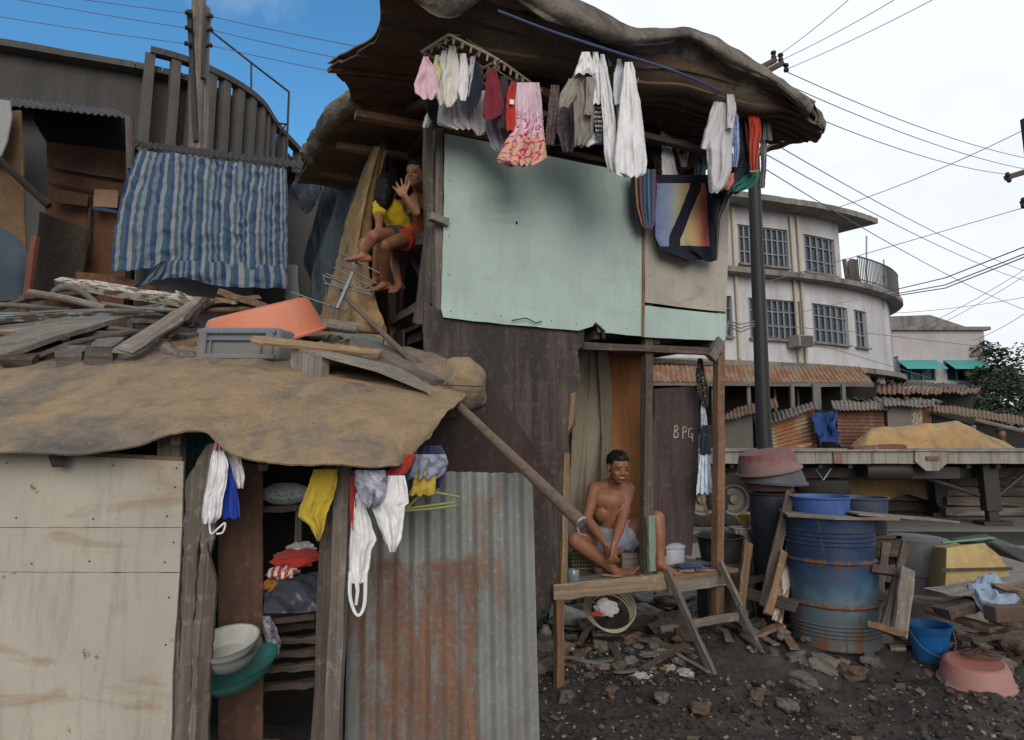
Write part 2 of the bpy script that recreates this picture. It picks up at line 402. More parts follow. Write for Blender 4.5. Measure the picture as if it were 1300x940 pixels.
@cached
def wood(name, c1, c2, stain=(.05, .045, .04), st=.4, gx=1.6, gy=38, ply=False, rough=.85):
    t = NT(name); uv = t.uvr()
    g = t.noise(t.map(uv, (gx, gy, 1)), 1.0, 7, .65, 1.5 if ply else .6)
    g2 = t.noise(t.map(uv, (gx * .35, gy * .22, 1)), 1.0, 4, .5, 2.0 if ply else .3)
    col = t.ramp(t.add(t.mul(g, .65), t.mul(g2, .4)), [(.33, [x * .75 for x in c1]), (.5, c1), (.68, c2)])
    b = t.noise(t.tc.outputs['Object'], 2.6, 6, .65); col = t.mix(t.mul(t.ramp(b, [(.45, 0), (.68, 1)]), st), col, stain)
    f = t.noise(t.tc.outputs['Object'], 24, 4, .6); col = t.mix(t.mul(t.ramp(f, [(.55, 0), (.75, 1)]), .35), col, [min(1, x * 1.7 + .03) for x in c2])
    t.bump(t.add(g, t.mul(f, .4)), .55, .006); return t.out(t.vary(col, .78, 1.2), rough)
@cached
def peel(name, paint, under, amt=.5, sc=6, stain=(.25, .12, .04), st=.5, sx=(1, 3, 1), rough=.7, grime=.35):
    t = NT(name); uv = t.tc.outputs['UV']; n1 = t.noise(t.map(uv, sx), sc, 9, .72)
    k = t.ramp(n1, [(amt, 0), (amt + .03, 1)])
    p = t.mix(t.ramp(t.noise(uv, 1.7, 5, .6), [(.35, 0), (.7, 1)]), paint, [x * .8 for x in paint])
    col = t.mix(k, under, p) if False else t.mix(k, p, under)
    s_ = t.noise(t.map(uv, (2.6, .8, 1), (3, 7, 0)), 2.2, 6, .6, 1.0); col = t.mix(t.mul(t.ramp(s_, [(.55, 0), (.68, 1)]), st), col, stain)
    gr = t.noise(t.map(uv, (1.2, 9, 1)), 1.5, 6, .7); col = t.mix(t.mul(t.ramp(gr, [(.5, 0), (.8, 1)]), grime), col, (.05, .05, .045))
    t.bump(t.add(t.mul(t.noise(uv, 2.2, 3), 4.0), t.add(t.mul(k, -.5), t.noise(uv, 60, 3))), .35, .006); return t.out(col, rough)
@cached
def cloth(name, c, c2=None, pat=None, sc=40, rough=.92):
    t = NT(name); uv = t.tc.outputs['UV']; sep = t.n('SeparateXYZ', {0: uv}); col = None
    if pat == 'stripe':
        f = t.n('Math', {0: t.mul(sep.outputs[0], sc)}, operation='FRACT').outputs[0]
        cs = c2; col = t.ramp(f, [(i / len(cs), x) for i, x in enumerate(cs)], 'CONSTANT')
    elif pat == 'hstripe':
        f = t.n('Math', {0: t.mul(sep.outputs[1], sc)}, operation='FRACT').outputs[0]; col = t.ramp(f, [(i / len(c2), x) for i, x in enumerate(c2)], 'CONSTANT')
    elif pat == 'flower':
        v = t.n('TexVoronoi', {'Vector': uv, 'Scale': sc}); r_ = t.n('SeparateColor', {0: v.outputs['Color']})
        k = t.ramp(v.outputs['Distance'], [(.35, 1), (.42, 0)]); fc = t.ramp(r_.outputs[0], [(i / len(c2), x) for i, x in enumerate(c2)], 'CONSTANT'); col = t.mix(k, c, fc)
    elif pat == 'scribble':
        w = t.noise(uv, sc, 1, .4, 2.0); k = t.ramp(w, [(.44, 0), (.455, 1), (.52, 1), (.535, 0)]); low = t.ramp(sep.outputs[1], [(.16, 1), (.24, 0)])
        base = t.mix(low, c, c2[0]); lk = t.ramp(sep.outputs[1], [(.3, 1), (.4, 0)]); col = t.mix(t.mul(k, lk), base, c2[1])
    elif pat == 'wash':
        col = t.mix(t.ramp(t.noise(uv, sc, 6, .7), [(.4, 0), (.6, 1)]), c, c2)
    else: 
        col = t.mix(t.ramp(t.noise(uv, 5, 5, .6), [(.3, 0), (.75, 1)]), c, [x * .82 for x in c])
    n2 = t.add(t.noise(t.tc.outputs['Object'], 14, 6, .6, .6), t.mul(t.noise(t.tc.outputs['Object'], 42, 4, .6, 1.0), .18)); wv = t.noise(uv, 420, 2, .5)
    t.bump(t.add(n2, t.mul(wv, .06)), .5, .012); m = t.out(col, rough, 0, .2)
    t.b.inputs['Sheen Weight'].default_value = .15; return m
@cached
def tarp(name, c1, c2, c3, rough=.7, sc=2.0, crinkle=.5, streak=(1, 1, 1)):
    t = NT(name); o = t.tc.outputs['Object']; a = t.noise(t.map(o, streak), sc, 8, .68, .4); b = t.noise(o, sc * 3.3, 7, .7)
    col = t.ramp(a, [(.36, c3), (.46, c2), (.56, c1), (.68, [x * 1.12 for x in c1])])
    col = t.mix(t.mul(t.ramp(b, [(.5, 0), (.66, 1)]), .55), col, c3); fb_ = t.noise(t.map(o, (60, 14, 60)), 1.0, 5, .7); col = t.mix(t.mul(t.ramp(fb_, [(.45, 0), (.7, 1)]), .25), col, [x * .55 for x in c2]); pt_ = t.noise(o, 5.5, 3, .5, 2.5); col = t.mix(t.mul(t.ramp(pt_, [(.57, 0), (.62, 1)]), .2), col, [x * 1.25 for x in c1])
    sp = t.noise(o, 55, 3, .5); col = t.mix(t.mul(t.ramp(sp, [(.66, 0), (.72, 1)]), .6), col, (.04, .035, .03))
    cv = t.n('TexVoronoi', {'Vector': t.n('VectorMath', {0: o, 1: t.n('TexNoise', {'Vector': o, 'Scale': 4.0}).outputs[1]}, operation='ADD').outputs[0], 'Scale': 5.0}, feature='DISTANCE_TO_EDGE').outputs[0]
    t.bump(t.add(t.ramp(cv, [(0, .2), (.22, 0)]), t.add(t.mul(a, .5), t.add(t.noise(o, 13, 7, .7, 1.4), t.mul(sp, .12)))), crinkle * 1.3, .02); return t.out(col, rough)
@cached
def rust(name, zinc, r1, r2, amt=.5, sc=3.0, rough=.6, sx=(1, .35, 1), metal=.35):
    t = NT(name); uv = t.tc.outputs['UV']; o = t.tc.outputs['Object']
    a = t.noise(t.map(uv, sx), sc, 9, .7, .3); b = t.noise(uv, sc * 5, 7, .72); c = t.noise(uv, 40, 4, .6)
    k = t.ramp(t.add(t.mul(a, .75), t.mul(b, .3)), [(amt - .04, 1), (amt + .05, 0)])
    zc = t.mix(t.ramp(b, [(.3, 0), (.7, 1)]), zinc, [x * .6 for x in zinc]); rc = t.mix(t.ramp(b, [(.4, 0), (.6, 1)]), r1, r2)
    rc = t.mix(t.ramp(c, [(.55, 0), (.7, 1)]), rc, [x * .45 for x in r1])
    col = t.mix(k, zc, rc); t.bump(t.add(t.mul(k, .5), c), .35, .003)
    return t.out(col, t.ramp(k, [(0, rough), (1, .9)]), t.ramp(k, [(0, metal), (1, 0)]), .4)
@cached
def plastic(name, c, rough=.48, dirt=.5, dc=(.12, .1, .08)):
    t = NT(name); o = t.tc.outputs['Object']; a = t.noise(o, 7, 7, .7); col = t.mix(t.mul(t.ramp(a, [(.42, 0), (.7, 1)]), dirt), c, dc)
    s_ = t.noise(t.map(o, (30, 30, 3)), 1.0, 4, .6); col = t.mix(t.mul(t.ramp(s_, [(.58, 0), (.7, 1)]), .2), col, [min(1, x * 1.6 + .1) for x in c])
    zs = t.n('SeparateXYZ', {0: o}).outputs[2]; mu = t.ramp(t.add(t.mul(zs, 3.0), t.mul(a, -.6)), [(-.0, 1), (.12, 0)]); col = t.mix(t.mul(mu, .55 if dirt > .3 else .2), col, dc)
    t.bump(a, .2, .004); return t.out(col, t.ramp(a, [(.3, rough), (.7, min(1, rough + .35))]), 0, .45)
@cached
def concrete(name, c, streak=.5, dark=(.06, .06, .055), sc=1.0, rough=.9):
    t = NT(name); o = t.tc.outputs['Object']; a = t.noise(o, 1.3 * sc, 8, .68); s_ = t.noise(t.map(o, (3.5 * sc, 3.5 * sc, .22 * sc)), 1.0, 7, .7)
    col = t.mix(t.ramp(a, [(.3, 0), (.72, 1)]), c, [x * .7 for x in c]); col = t.mix(t.mul(t.ramp(s_, [(.46, 0), (.7, 1)]), streak), col, dark)
    f = t.noise(o, 22 * sc, 5, .6); col = t.mix(t.mul(t.ramp(f, [(.5, 0), (.8, 1)]), .3), col, [x * .5 for x in c])
    t.bump(t.add(f, a), .3, .01); return t.out(col, rough)
@cached
def plain(name, c, rough=.7, metal=0.0, nz=.25, sc=9, spec=.4):
    t = NT(name); o = t.tc.outputs['Object']; a = t.noise(o, sc, 6, .65); col = t.mix(t.mul(t.ramp(a, [(.35, 0), (.7, 1)]), nz), c, [x * .35 for x in c])
    t.bump(a, .15, .005); return t.out(col, rough, metal, spec)
@cached
def skin(name, c):
    t = NT(name); o = t.tc.outputs['Object']; a = t.noise(o, 7, 6, .65); col = t.mix(t.ramp(a, [(.35, 0), (.68, 1)]), c, [c[0] * .66, c[1] * .58, c[2] * .55]); col = t.mix(t.mul(t.ramp(t.noise(o, 38, 4, .6), [(.5, 0), (.7, 1)]), .35), col, [c[0] * .6, c[1] * .5, c[2] * .45])
    t.bump(t.add(t.noise(o, 90, 3), t.noise(o, 22, 4)), .16, .004); m = t.out(col, t.ramp(a, [(.3, .42), (.7, .68)]), 0, .45); t.b.inputs['Subsurface Weight'].default_value = .08; t.b.inputs['Subsurface Radius'].default_value = (.02, .008, .004); return m
@cached
def glass(name, c, rough=.12):
    t = NT(name); o = t.tc.outputs['Object']; return t.out(t.mix(t.noise(o, .8, 2), c, [x * .4 for x in c]), rough, 0, .6)
@cached
def leafm(name, c):
    t = NT(name); gi = t.n('NewGeometry'); k = gi.outputs['Random Per Island']
    col = t.ramp(k, [(0, [x * .5 for x in c]), (.5, c), (1, [c[0] * 1.9, c[1] * 1.6, c[2] * 1.4])]); return t.out(col, .6, 0, .4)
gw = wood('grey_wood', (.13, .115, .1), (.25, .225, .2)); dw = wood('dark_wood', (.07, .055, .047), (.14, .11, .09))
bw = wood('brown_wood', (.17, .105, .066), (.28, .18, .11)); yw = wood('pale_wood', (.24, .16, .09), (.36, .26, .17), st=.35)
ow = wood('orange_wood', (.15, .085, .05), (.25, .15, .09), st=.5)
ply = wood('dark_plywood', (.038, .031, .029), (.088, .072, .065), gx=1.2, gy=9, ply=True, st=.35, stain=(.03, .026, .03))
ply2 = wood('brown_plywood', (.066, .046, .045), (.1, .073, .07), gx=1.2, gy=14, ply=True, st=.2, stain=(.03, .025, .025))
tealw = peel('teal_painted_wood', (.2, .34, .37), (.07, .055, .045), .47, 5, st=.1)
creamw = peel('cream_peeling_wood', (.5, .48, .4), (.12, .09, .07), .5, 8, st=.2)
greenp = peel('pale_green_paint', (.42, .55, .52), (.24, .24, .21), .76, 6, stain=(.3, .36, .34), st=.35, grime=.18)
creamp = peel('cream_paint', (.46, .44, .38), (.2, .16, .12), .63, 6, st=.6, stain=(.27, .16, .08), sx=(1, 1, 1), grime=.45)
beigep = peel('beige_board', (.42, .4, .35), (.14, .1, .07), .7, 4, st=.45, stain=(.2, .13, .08), grime=.35)
zincr = rust('rusty_zinc', (.32, .36, .38), (.22, .1, .055), (.12, .06, .04), .5, 2.2)
rustm = rust('brown_rust', (.25, .2, .17), (.2, .1, .06), (.11, .06, .045), .56, 2.5)
orust = rust('orange_rust', (.4, .33, .25), (.33, .15, .06), (.19, .09, .05), .54, 2.5)
dmetal = plain('dark_metal', (.045, .043, .042), .6, .3); gmetal = plain('grey_metal', (.4, .4, .42), .4, .7); bmetal = plain('black_paint', (.018, .02, .022), .55)
rope = plain('rope_fibre', (.4, .3, .17), .9); white = cloth('white_cloth', (.82, .83, .86)); greyc = cloth('grey_white_cloth', (.55, .56, .61))
# ---------------------------------------------------------------- light and sky
SUN_EL, SUN_AZ = R(23), math.atan2(.14, -.9)
w = bpy.data.worlds.new('World'); scene.world = w; w.use_nodes = True; nt = w.node_tree; nt.nodes.clear()
N_ = nt.nodes.new; K = nt.links.new
out = N_('ShaderNodeOutputWorld'); bg = N_('ShaderNodeBackground'); sky = N_('ShaderNodeTexSky'); sky.sky_type = 'NISHITA'; sky.sun_disc = False
sky.sun_elevation = SUN_EL; sky.sun_rotation = SUN_AZ; sky.air_density = 1.3; sky.dust_density = .6; sky.ozone_density = 3.0
tc = N_('ShaderNodeTexCoord'); sp = N_('ShaderNodeSeparateXYZ'); K(tc.outputs['Generated'], sp.inputs[0])
def mth(op, a, b=None, c=None, cl=False):
    x = N_('ShaderNodeMath'); x.operation = op; x.use_clamp = cl
    for i, q in enumerate((a, b, c)):
        if q is None: continue
        if isinstance(q, (int, float)): x.inputs[i].default_value = q
        else: K(q, x.inputs[i])
    return x.outputs[0]
def nz(scale, det, dist=0.0, loc=(0, 0, 0), sc=(1, 1, 2)):
    m = N_('ShaderNodeMapping'); K(tc.outputs['Generated'], m.inputs[0]); m.inputs['Location'].default_value = loc; m.inputs['Scale'].default_value = sc
    x = N_('ShaderNodeTexNoise'); K(m.outputs[0], x.inputs['Vector']); x.inputs['Scale'].default_value = scale; x.inputs['Detail'].default_value = det; x.inputs['Distortion'].default_value = dist; return x.outputs[0]
n1 = nz(2.6, 7, .4, (1.3, .2, .6)); n2 = nz(7, 6, .6)
k = mth('ADD', mth('MULTIPLY', sp.outputs[0], 3.2), mth('MULTIPLY', mth('SUBTRACT', n1, .5), 2.6)); k = mth('ADD', k, .62)
k = mth('ADD', k, mth('MULTIPLY', mth('SUBTRACT', sp.outputs[2], .42), 1.3))
back = mth('MULTIPLY', mth('SUBTRACT', .35, sp.outputs[1]), 4.0, None, True)     # behind the camera the cloud deck is closed
k = mth('MAXIMUM', mth('MULTIPLY', k, 1.0, None, True), back); k = mth('SMOOTHSTEP', k, 0, 1) if False else k
skc = N_('ShaderNodeMix'); skc.data_type = 'RGBA'; skc.blend_type = 'MULTIPLY'; skc.inputs[0].default_value = 1
K(sky.outputs[0], skc.inputs[6]); skc.inputs[7].default_value = (.45, .84, 1.04, 1)
cr_ = N_('ShaderNodeValToRGB'); K(mth('ADD', n2, mth('MULTIPLY', mth('SUBTRACT', sp.outputs[2], .3), .5)), cr_.inputs[0]); e = cr_.color_ramp.elements
CLD = 1.0
e[0].position = .3; e[0].color = (5.9, 6.25, 6.6, 1); e[1].position = .55; e[1].color = (6.5, 6.8, 7.05, 1)
mx = N_('ShaderNodeMix'); mx.data_type = 'RGBA'; K(k, mx.inputs[0]); K(skc.outputs[2], mx.inputs[6]); K(cr_.outputs[0], mx.inputs[7])
dk_ = N_('ShaderNodeMix'); dk_.data_type = 'RGBA'; K(mth('MULTIPLY', mth('SUBTRACT', .15, sp.outputs[1]), 2.0, None, True), dk_.inputs[0]); K(mx.outputs[2], dk_.inputs[6]); dk_.inputs[7].default_value = (3.3, 3.5, 3.8, 1)   # sky dimmed out of view behind the camera to lower the fill light
K(dk_.outputs[2], bg.inputs[0]); bg.inputs[1].default_value = .1; K(bg.outputs[0], out.inputs[0])
sl = bpy.data.lights.new('sun', 'SUN'); sl.energy = 1.35; sl.angle = R(42); sl.color = (1, .9, .78); so = bpy.data.objects.new('sun', sl); COL.objects.link(so)
tosun = V((math.sin(SUN_AZ) * math.cos(SUN_EL), math.cos(SUN_AZ) * math.cos(SUN_EL), math.sin(SUN_EL))); so.rotation_euler = (-tosun).to_track_quat('-Z', 'Y').to_euler(); so.location = (3, -5, 12)
vs = scene.view_settings; vs.view_transform = 'Standard'; vs.look = 'None'; vs.exposure = .58; vs.gamma = 1

# ---------------------------------------------------------------- ground
def gh(x, y):
    g = lambda cx, cy, sx, sy, h: h * math.exp(-((x - cx) / sx) ** 2 - ((y - cy) / sy) ** 2)
    h = g(1.9, 5.3, .9, .8, .2) + g(3.3, 5.2, .9, .7, .16) + g(.8, 5.2, .9, .6, .08) + g(2.9, 4.0, .8, .5, .06)
    if y < 9 and -5 < x < 8: h += (.045 * noise.noise(V((x * 2.2, y * 2.2, 0))) + .03 * noise.noise(V((x * 7, y * 7, 3))) + .012 * noise.noise(V((x * 19, y * 19, 5)))) * min(1, (9 - y) / 2) 
    return h
def axis(lo, hi, st, far):
    a = list(np.arange(lo, hi, st)); x, s = a[-1], st
    while x < far: s *= 1.35; x += s; a.append(x)
    x, s = lo, st; pre = []
    while x > -far: s *= 1.35; x -= s; pre.append(x)
    return pre[::-1] + a
XS = axis(-2.2, 5.5, .045, 900); YS = axis(2.6, 8, .045, 900)
mb = MB(); vs_ = [(x, y, gh(x, y)) for y in YS for x in XS]; n = len(XS)
mb.add(vs_, [(j * n + i, j * n + i + 1, (j + 1) * n + i + 1, (j + 1) * n + i) for j in range(len(YS) - 1) for i in range(n - 1)], None, 0, True)
t = NT('ground_dirt'); o = t.tc.outputs['Object']; sep = t.n('SeparateXYZ', {0: o}); a = t.noise(o, 2.2, 9, .7); b = t.noise(o, 26, 6, .7); c = t.noise(t.map(o, (.25, 1.2, 1)), .8, 6, .6)
mud = t.ramp(t.add(t.mul(a, .6), t.mul(b, .4)), [(.36, (.022, .019, .018)), (.5, (.05, .042, .038)), (.66, (.1, .085, .075))])
yard = t.ramp(c, [(.35, (.09, .08, .07)), (.45, (.17, .16, .145)), (.7, (.22, .21, .2))])
mr = t.n('MapRange', {'Value': t.add(sep.outputs[1], t.mul(c, 3.0)), 'From Min': 8.6, 'From Max': 10.4}).outputs[0]
t.bump(t.add(a, t.mul(b, .5)), .8, .03); mb.build('ground', t.out(t.mix(mr, mud, yard), t.ramp(a, [(.36, .3), (.5, .9)])), kind='structure')
mb = MB(); mb.prism([P(1136, 662, 0.1 + 9.9) * 0 + V((2.5, 11.2, .012)), V((16, 10.6, .012)), V((16, 12.3, .012)), V((3.4, 12.6, .012))], (0, 0, -.03))
mb.build('step_shadow_strip', plain('step_shadow_dark', (.035, .032, .03), .35), kind='structure')  # flat dark strip: the yard step's shadow line put into colour

# ---------------------------------------------------------------- curved white building
WC = [V(p) for p in ((-2, 21.0, 0), (2, 21.1, 0), (5, 21.4, 0), (7, 22.0, 0), (8.7, 22.6, 0), (10.2, 23.15, 0), (11.7, 23.95, 0), (13.2, 25.0, 0), (14.5, 26.2, 0), (15.5, 27.7, 0), (16.1, 30, 0), (16.2, 34, 0))]
def curve(n=90): return [cr(WC, i / n) for i in range(n + 1)]
CV = curve()
def cnorm(i, C=CV):
    d = (C[min(i + 1, len(C) - 1)] - C[max(i - 1, 0)]).normalized(); return V((d.y, -d.x, 0))
def onwall(u, off=0.0):
    az = (u - PU) / FPX / math.cos(PITCH)
    best = None
    for i in range(len(CV) - 1):
        f = lambda p: p.x / p.y
        # horizontal azimuth of pixel column near the horizon
        a, b = CV[i] + cnorm(i) * off, CV[i + 1] + cnorm(i + 1) * off
        if (f(a) - az) * (f(b) - az) <= 0: q = (az - f(a)) / (f(b) - f(a) + 1e-9); return a.lerp(b, q), i
    return CV[-1], len(CV) - 1
wcm = concrete('stained_white_wall', (.62, .63, .67), .45, (.2, .19, .18), .35); slabm = concrete('mossy_slab', (.26, .25, .23), .9, (.06, .055, .045), .6)
pipe_m = plain('cream_pipe', (.5, .45, .32), .6); wglass = glass('dim_window_glass', (.06, .085, .11)); wframe = plain('window_steel', (.2, .22, .26), .5); curtain_m = cloth('window_curtain', (.35, .33, .36))
bld = root('curved_building', (9, 26, 0), 'white stained curved concrete building with two upper storeys behind the yard', 'building')
def wall_strip(i0, i1, z0, z1, wins, name):
    """wins: (u0,u1,za,zb)"""
    mb = MB(); cuts = sorted(set([i for i in range(i0, i1 + 1)])); th = .22
    pts = [(CV[i], cnorm(i)) for i in cuts]; 
    segs = []
    us = [p.x / p.y for p, _ in pts]
    for (u0, u1, za, zb) in wins:
        for u in (u0, u1):
            p, i = onwall(u); pts.append((p, cnorm(i)))
    pts = sorted(pts, key=lambda q: (q[0].x / q[0].y) if q[0].y < 28 else 9 + q[0].y); az = lambda u: (u - PU) / FPX / math.cos(PITCH)
    for (p, np_), (q, nq) in zip(pts[:-1], pts[1:]):
        if (q - p).length < 1e-4: continue
        mid = (p.x + q.x) / (p.y + q.y); hit = [w_ for w_ in wins if az(w_[0]) < mid < az(w_[1])]
        zs = [(z0, z1)] if not hit else [(z0, hit[0][2]), (hit[0][3], z1)]
        for a, b in zs:
            z = lambda v_, h: V((v_.x, v_.y, h)); A, B = p, q; A2, B2 = p - np_ * th, q - nq * th
            mb.add([z(A, a), z(B, a), z(B, b), z(A, b), z(A2, a), z(B2, a), z(B2, b), z(A2, b)], [(0, 1, 2, 3), (5, 4, 7, 6), (3, 2, 6, 7), (1, 0, 4, 5), (0, 3, 7, 4), (2, 1, 5, 6)])
    mb.build(name, wcm, bld)
    for (u0, u1, za, zb) in wins:
        f = MB(); g = MB(); nb = max(3, int((u1 - u0) / 7)); 
        P_ = [onwall(u0 + (u1 - u0) * k / nb, -.1)[0] for k in range(nb + 1)]; Q_ = [onwall(u0 + (u1 - u0) * k / nb, -.14)[0] for k in range(nb + 1)]
        for k in range(nb + 1): f.plank(P_[k] + V((0, 0, za)), P_[k] + V((0, 0, zb)), .05 if k not in (0, nb) else .09, .05, up=(0, 1, 0), seg=1, rough=0)
        for k in range(nb):
            for z in (za + .02, za + (zb - za) * .33, zb - (zb - za) * .3, zb - .02): f.plank(P_[k] + V((0, 0, z)), P_[k + 1] + V((0, 0, z)), .05, .045, seg=1, rough=0)
            a, b = Q_[k], Q_[k + 1]; g.prism([a + V((0, 0, za)), b + V((0, 0, za)), b + V((0, 0, zb)), a + V((0, 0, zb))], (0, .02, 0))
        fr = f.build('window_frame', wframe, bld); g.build('pane', wglass, fr)
        sl_ = MB(); 
        for k in range(nb): sl_.plank(onwall(u0 + (u1 - u0) * k / nb, .06)[0] + V((0, 0, za - .05)), onwall(u0 + (u1 - u0) * (k + 1) / nb, .06)[0] + V((0, 0, za - .05)), .2, .07, seg=1, rough=0)
        sl_.build('sill', slabm, fr)
    return
i12 = [i for i in range(91) if CV[i].x <= 12.0][-1]
wall_strip(0, 88, 4.1, 7.0, [(905, 931, 4.95, 6.3), (952, 1018, 4.95, 6.3), (1033, 1078, 4.95, 6.3), (1086, 1102, 4.95, 6.3)], 'wall')
wall_strip(0, i12, 7.1, 9.4, [(943, 1008, 7.45, 8.8), (1028, 1068, 7.4, 8.75)], 'wall')
def slab(i0, i1, z, th, out_, name, m=slabm):
    mb = MB(); n_ = i1 - i0; top = []; 
    for i in range(i0, i1 + 1): top.append((CV[i] + cnorm(i) * (out_ + .03 * noise.noise(V((i, z, 0)))), CV[i] - cnorm(i) * 3.0))
    vs = []; 
    for a, b in top: vs += [a + V((0, 0, z)), b + V((0, 0, z)), b + V((0, 0, z + th)), a + V((0, 0, z + th))]
    fs = []
    for k in range(n_):
        for q in range(4): fs.append((k * 4 + q, k * 4 + (q + 1) % 4, k * 4 + 4 + (q + 1) % 4, k * 4 + 4 + q))
    fs += [(3, 2, 1, 0), (n_ * 4, n_ * 4 + 1, n_ * 4 + 2, n_ * 4 + 3)]; mb.add(vs, fs); return mb.build(name, m, bld)
slab(0, i12 + 5, 9.4, .2, .85, 'roof_slab'); slab(0, 86, 7.0, .18, .5, 'floor_slab'); slab(0, 86, 3.95, .18, .4, 'floor_slab')
MB().prism([CV[i12] + V((0, 0, 7.1)), CV[i12] + V((-3, 6, 7.1)), CV[i12] + V((-3, 6, 9.4)), CV[i12] + V((0, 0, 9.4))], (-.2, -.1, 0)).build('end_wall', wcm, bld)
for u in (938, 1013, 1022): 
    p, i = onwall(u, .09); a, b = (4.2, 9.3); MB().tube([p + V((0, 0, a)), p + V((0, 0, b))], .055, 8).build('drainpipe', pipe_m, bld)
p, i = onwall(1016, .35); ac = MB(); ac.box(p + V((0, 0, 4.85)), (.62, .55, .38), rotm(0, 0, .35)); acu = ac.build('air_conditioner', plain('ac_metal', (.3, .29, .27), .5), bld, bevel=.02)
gg = MB(); 
for k in range(9): gg.box(p + rotm(0, 0, .35) @ V((0, -.285, 0)) + V((0, 0, 4.7 + k * .036)), (.5, .02, .012), rotm(0, 0, .35))
gg.build('grille', dmetal, acu)
# terrace railing on the second slab and balcony railing below
for z0, ia, ib in ((7.22, i12 + 2, 85), (4.15, 78, 86)):
    rl = MB()
    for i in range(ia, ib):
        a, b = CV[i] + cnorm(i) * .38, CV[i + 1] + cnorm(i + 1) * .38
        rl.tube([a + V((0, 0, z0 + .95)), b + V((0, 0, z0 + .95))], .03, 6); rl.tube([a + V((0, 0, z0 + .1)), b + V((0, 0, z0 + .1))], .02, 6)
        for q in (0, .5): c_ = a.lerp(b, q); rl.tube([c_ + V((0, 0, z0)), c_ + V((0, 0, z0 + .95))], .018, 5)
    rl.build('railing', plain('old_rail', (.1, .1, .11), .6), bld)
pass
gf = MB(); dk = MB()          # dark ground floor: columns and a recessed shop wall
for i in range(20, 90, 6): MB().box(CV[i] + cnorm(i) * -.2 + V((0, 0, 1.97)), (.3, .3, 3.95)).build('ground_column', wcm, bld)
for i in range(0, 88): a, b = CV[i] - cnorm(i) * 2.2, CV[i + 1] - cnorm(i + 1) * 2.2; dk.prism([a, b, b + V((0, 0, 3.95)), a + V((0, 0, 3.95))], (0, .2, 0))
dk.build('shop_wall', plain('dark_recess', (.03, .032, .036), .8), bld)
# clothes and pots on the terrace
tb = MB(); 
for k in range(5): q = CV[i12 + 4 + k] - cnorm(i12 + 4) * .3; tb.plank(q + V((0, 0, 7.25)), q + V((rnd.uniform(-.1, .1), 0, 8.2 + rnd.random() * .3)), .12, .08, up=(0, 1, 0), seg=2)
tb.build('stacked_board', gw, bld)
def leaves(mb, c, r, n, size, seed=0, flat=1.0, clumps=8):
    q = random.Random(seed); cc = [V((q.gauss(0, .42) * r[0], q.gauss(0, .42) * r[1], q.gauss(0, .4) * r[2])) for _ in range(clumps)]; cs = [q.uniform(.25, .5) for _ in cc]
    for _ in range(n):
        k = q.randrange(clumps); d = V((q.gauss(0, 1), q.gauss(0, 1), q.gauss(0, .8))); d = d.normalized() * (q.random() ** .4) * cs[k]
        p = V(c) + cc[k] + V((d.x * r[0], d.y * r[1], d.z * r[2])); a = rotm(q.uniform(-.9, .9), q.uniform(-.9, .9), q.uniform(0, 6.3)); s = size * q.uniform(.6, 1.3)
        mb.add([p + a @ V((0, -s, 0)), p + a @ V((s * .45, 0, s * .1)), p + a @ V((0, s, 0)), p + a @ V((-s * .45, 0, s * .1))], [(0, 1, 2, 3)])
    return mb
def tree(name, base, h, r, n, size, L, seed, cat='tree', mat=None, trunk=.16, crown_h=None, nl=7):
    b = V(base); tr = root(name, b, L, cat); q = random.Random(seed); m = MB(); top = b + V((q.uniform(-.3, .3), 0, h * .72))
    m.tube([b, b.lerp(top, .4) + V((q.uniform(-.1, .1), 0, 0)), top], [trunk, trunk * .75, trunk * .4], 9, wob=.08)
    for k in range(nl):
        s0 = b.lerp(top, q.uniform(.35, .95)); e_ = b + V((q.uniform(-1, 1) * r[0] * .8, q.uniform(-1, 1) * r[1] * .8, h - r[2] + q.uniform(-.7, .8) * r[2])); m.tube([s0, s0.lerp(e_, .5) + V((0, 0, .15 * r[2])), e_], [trunk * .4, trunk * .25, trunk * .08], 6)
    m.build('trunk', plain('bark', (.09, .075, .06), .9), tr); leaves(MB(), b + V((0, 0, h - r[2])), r, n, size, seed, clumps=14).build('crown', mat or leafm('dark_leaf', (.035, .06, .035)), tr)
    return tr
tree('broadleaf_tree', (28.5, 40, 0), 7.2, (3.0, 2.4, 1.9), 5200, .17, 'dark leafy tree at the right edge beside the pale building', 4)
tree('terrace_shrub', CV[84] + cnorm(84) * .2 + V((0, 0, 7.1)), 1.5, (.8, .6, .6), 260, .1, 'small potted tree at the end of the white building\'s upper terrace', 8, 'shrub', trunk=.04, nl=4)
for x, y, s_, L in ((21.5, 32, 1.0, 'low dark green bush behind the shanty roofs, left of the three'), (25.3, 34, 1.3, 'rounded dark green bush under the right-hand tree'), (22.5, 27.5, .9, 'dark green bush nearest the right edge above the shanty roofs')):
    tree('bush', (x, y, 0), 4.0 * s_ ** .5, (2.9 * s_, 1.8, 1.6), 3800, .13, L, int(x * 3), 'bush', leafm('bush_leaf', (.022, .045, .022)), trunk=.07)
